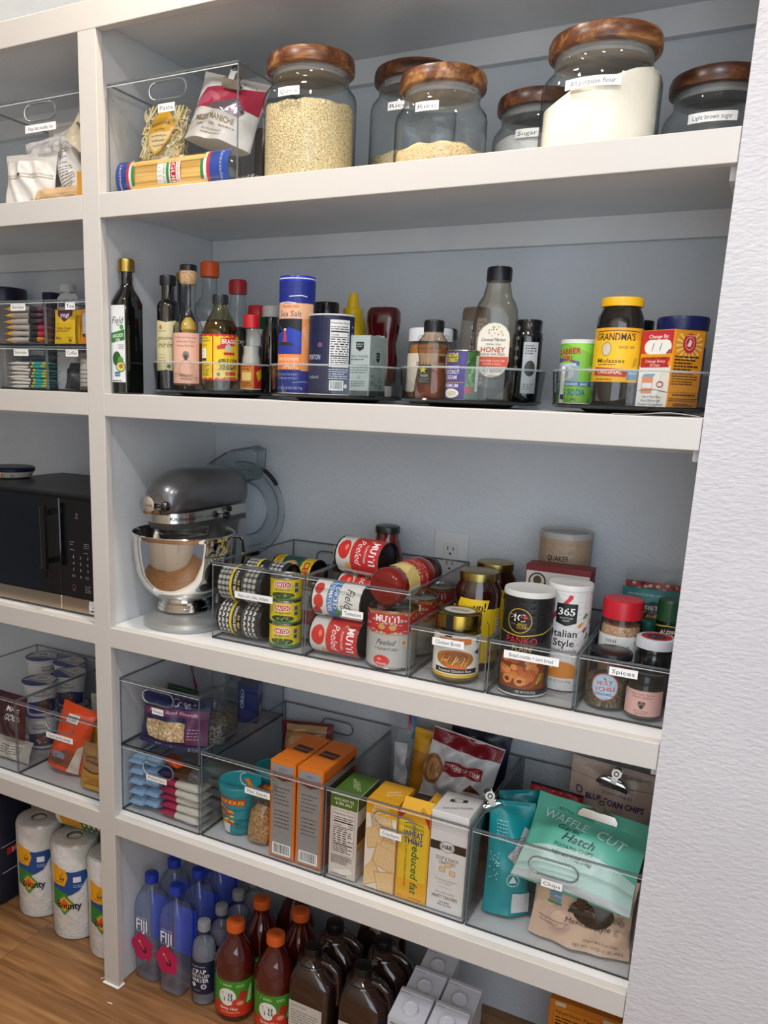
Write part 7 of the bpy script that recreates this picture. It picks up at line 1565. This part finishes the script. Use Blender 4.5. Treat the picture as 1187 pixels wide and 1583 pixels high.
# ================================================================== floor, left bay: paper towels
TW = noisy('paper_towel', '#e6e2de', '#f2efeb', (30, 30, 30), .8, .0035, (90, 90, 90))
def towel_print(d):
    d.poly([(-62, 214), (-4, 206), (34, 210), (40, 190), (16, 152), (-10, 138), (-62, 150)], '#1c4a8c'); d.poly([(-62, 226), (-20, 212), (-14, 190), (-24, 164), (-62, 168)], '#e4a01c'); d.text('=6', -38, 190, 22, '#17171a', w=28, b=.06); d.fine(-52, 172, -28, 178, 1, '#6a4a10', 2); d.rect(0, 176, 20, 192, '#dfe4ea'); d.fine(0, 160, 24, 170, 2, '#b8c8e0', 1.8)
    d.poly([(-62, 160), (-10, 140), (-52, 100), (-62, 104)], '#2c7a34'); d.poly([(-26, 142), (2, 112), (-26, 78), (-54, 112)], '#3f8a4c'); d.poly([(-26, 134), (-4, 112), (-26, 88), (-48, 112)], '#e8a41c'); d.poly([(-26, 128), (-14, 112), (-26, 100), (-38, 112)], '#d8582c'); d.text('Bounty', -14, 108, 20, '#151518', w=68, b=.05)
def roll(label, x, y, a0):
    t = thing('paper_towel_roll', label, 'paper towels', (x, y, .0006), (0, 0, 0), 'wrapped paper towel rolls')
    part(t, 'roll', loft([(0, .056), (.004, .062), (.010, .0635), (.268, .0635), (.276, .061), (.279, .054), (.279, .022), (.270, .020), (.270, .001)], seg=44), TW)
    part(t, 'core', loft([(.200, .0185), (.2795, .0205)], seg=24, caps=(1, 0)), M('#6a5a4a', .8))
    part(t, 'plastic_wrap', loft([(.001, .0575), (.009, .0650), (.270, .0650), (.280, .060), (.283, .04), (.2815, .022)], seg=36, caps=(0, 0)), BAGF)
    d = Dc(cyl(.0652, a0), 6); towel_print(d); d.out(t, 'wrap_print')
roll('wrapped paper towel roll, leftmost and farthest from the post', -.416, .150, .66); roll('wrapped paper towel roll in the middle', -.262, .130, .66); roll('wrapped paper towel roll half hidden by the post', -.122, .120, .66)
t = thing('paper_towel_roll', 'green and yellow wrapped roll lying on the other rolls', 'paper towels', (-.320, .170, .2840 + .062), (0, R(90), R(4)), 'wrapped paper towel rolls')
part(t, 'roll', loft([(0, .050), (.006, .061), (.25, .061), (.262, .050), (.262, .02), (.250, .018), (.250, .001)], seg=36), TW)
d = Dc(cyl(.0613, -.2), 6); d.rect(-180, 4, 180, 258, '#2c6a2c'); d.rect(-60, 6, 60, 90, '#d89a1c'); d.text('=6', 0, 40, 30, '#17171a', w=36, b=.06, rot=90); d.rect(-60, 6, 60, 20, '#e0dcd4'); d.out(t, 'wrap_print')
t = thing('tote_bag', 'dark navy bag with white stripes at the left picture edge', 'bag', (-.600, .150, .0006))
part(t, 'body', loft([(0, .085, .085, 5), (.01, .092, .09, 5), (.25, .088, .085, 4), (.31, .06, .05, 3), (.315, .03, .02, 3)], seg=32), M('#12162a', .7))
d = Dc(right(.0935), 0); d.rect(-60, 180, 60, 183, '#a8a8ac'); d.rect(-60, 100, 60, 103, '#a8a8ac'); d.rect(-40, 150, 10, 172, '#b0242c'); d.text('H', -14, 161, 16, '#e8e8e8', b=.03); d.out(t, 'stripes')
for lb, x, y, rz, ln in (('short white scrap of tape on the near floor board', .015, -.048, 8, .013), ('tiny white paper thread on the floor beside the post', -.060, .010, 50, .012)):
    t = thing('paper_scrap', lb, 'scrap', (x, y, .0002), (0, 0, R(rz))); part(t, 'scrap', boxes([(-ln / 2, ln / 2, -.0014, .0014, 0, .0004)]), M('#e8e4dc', .7))
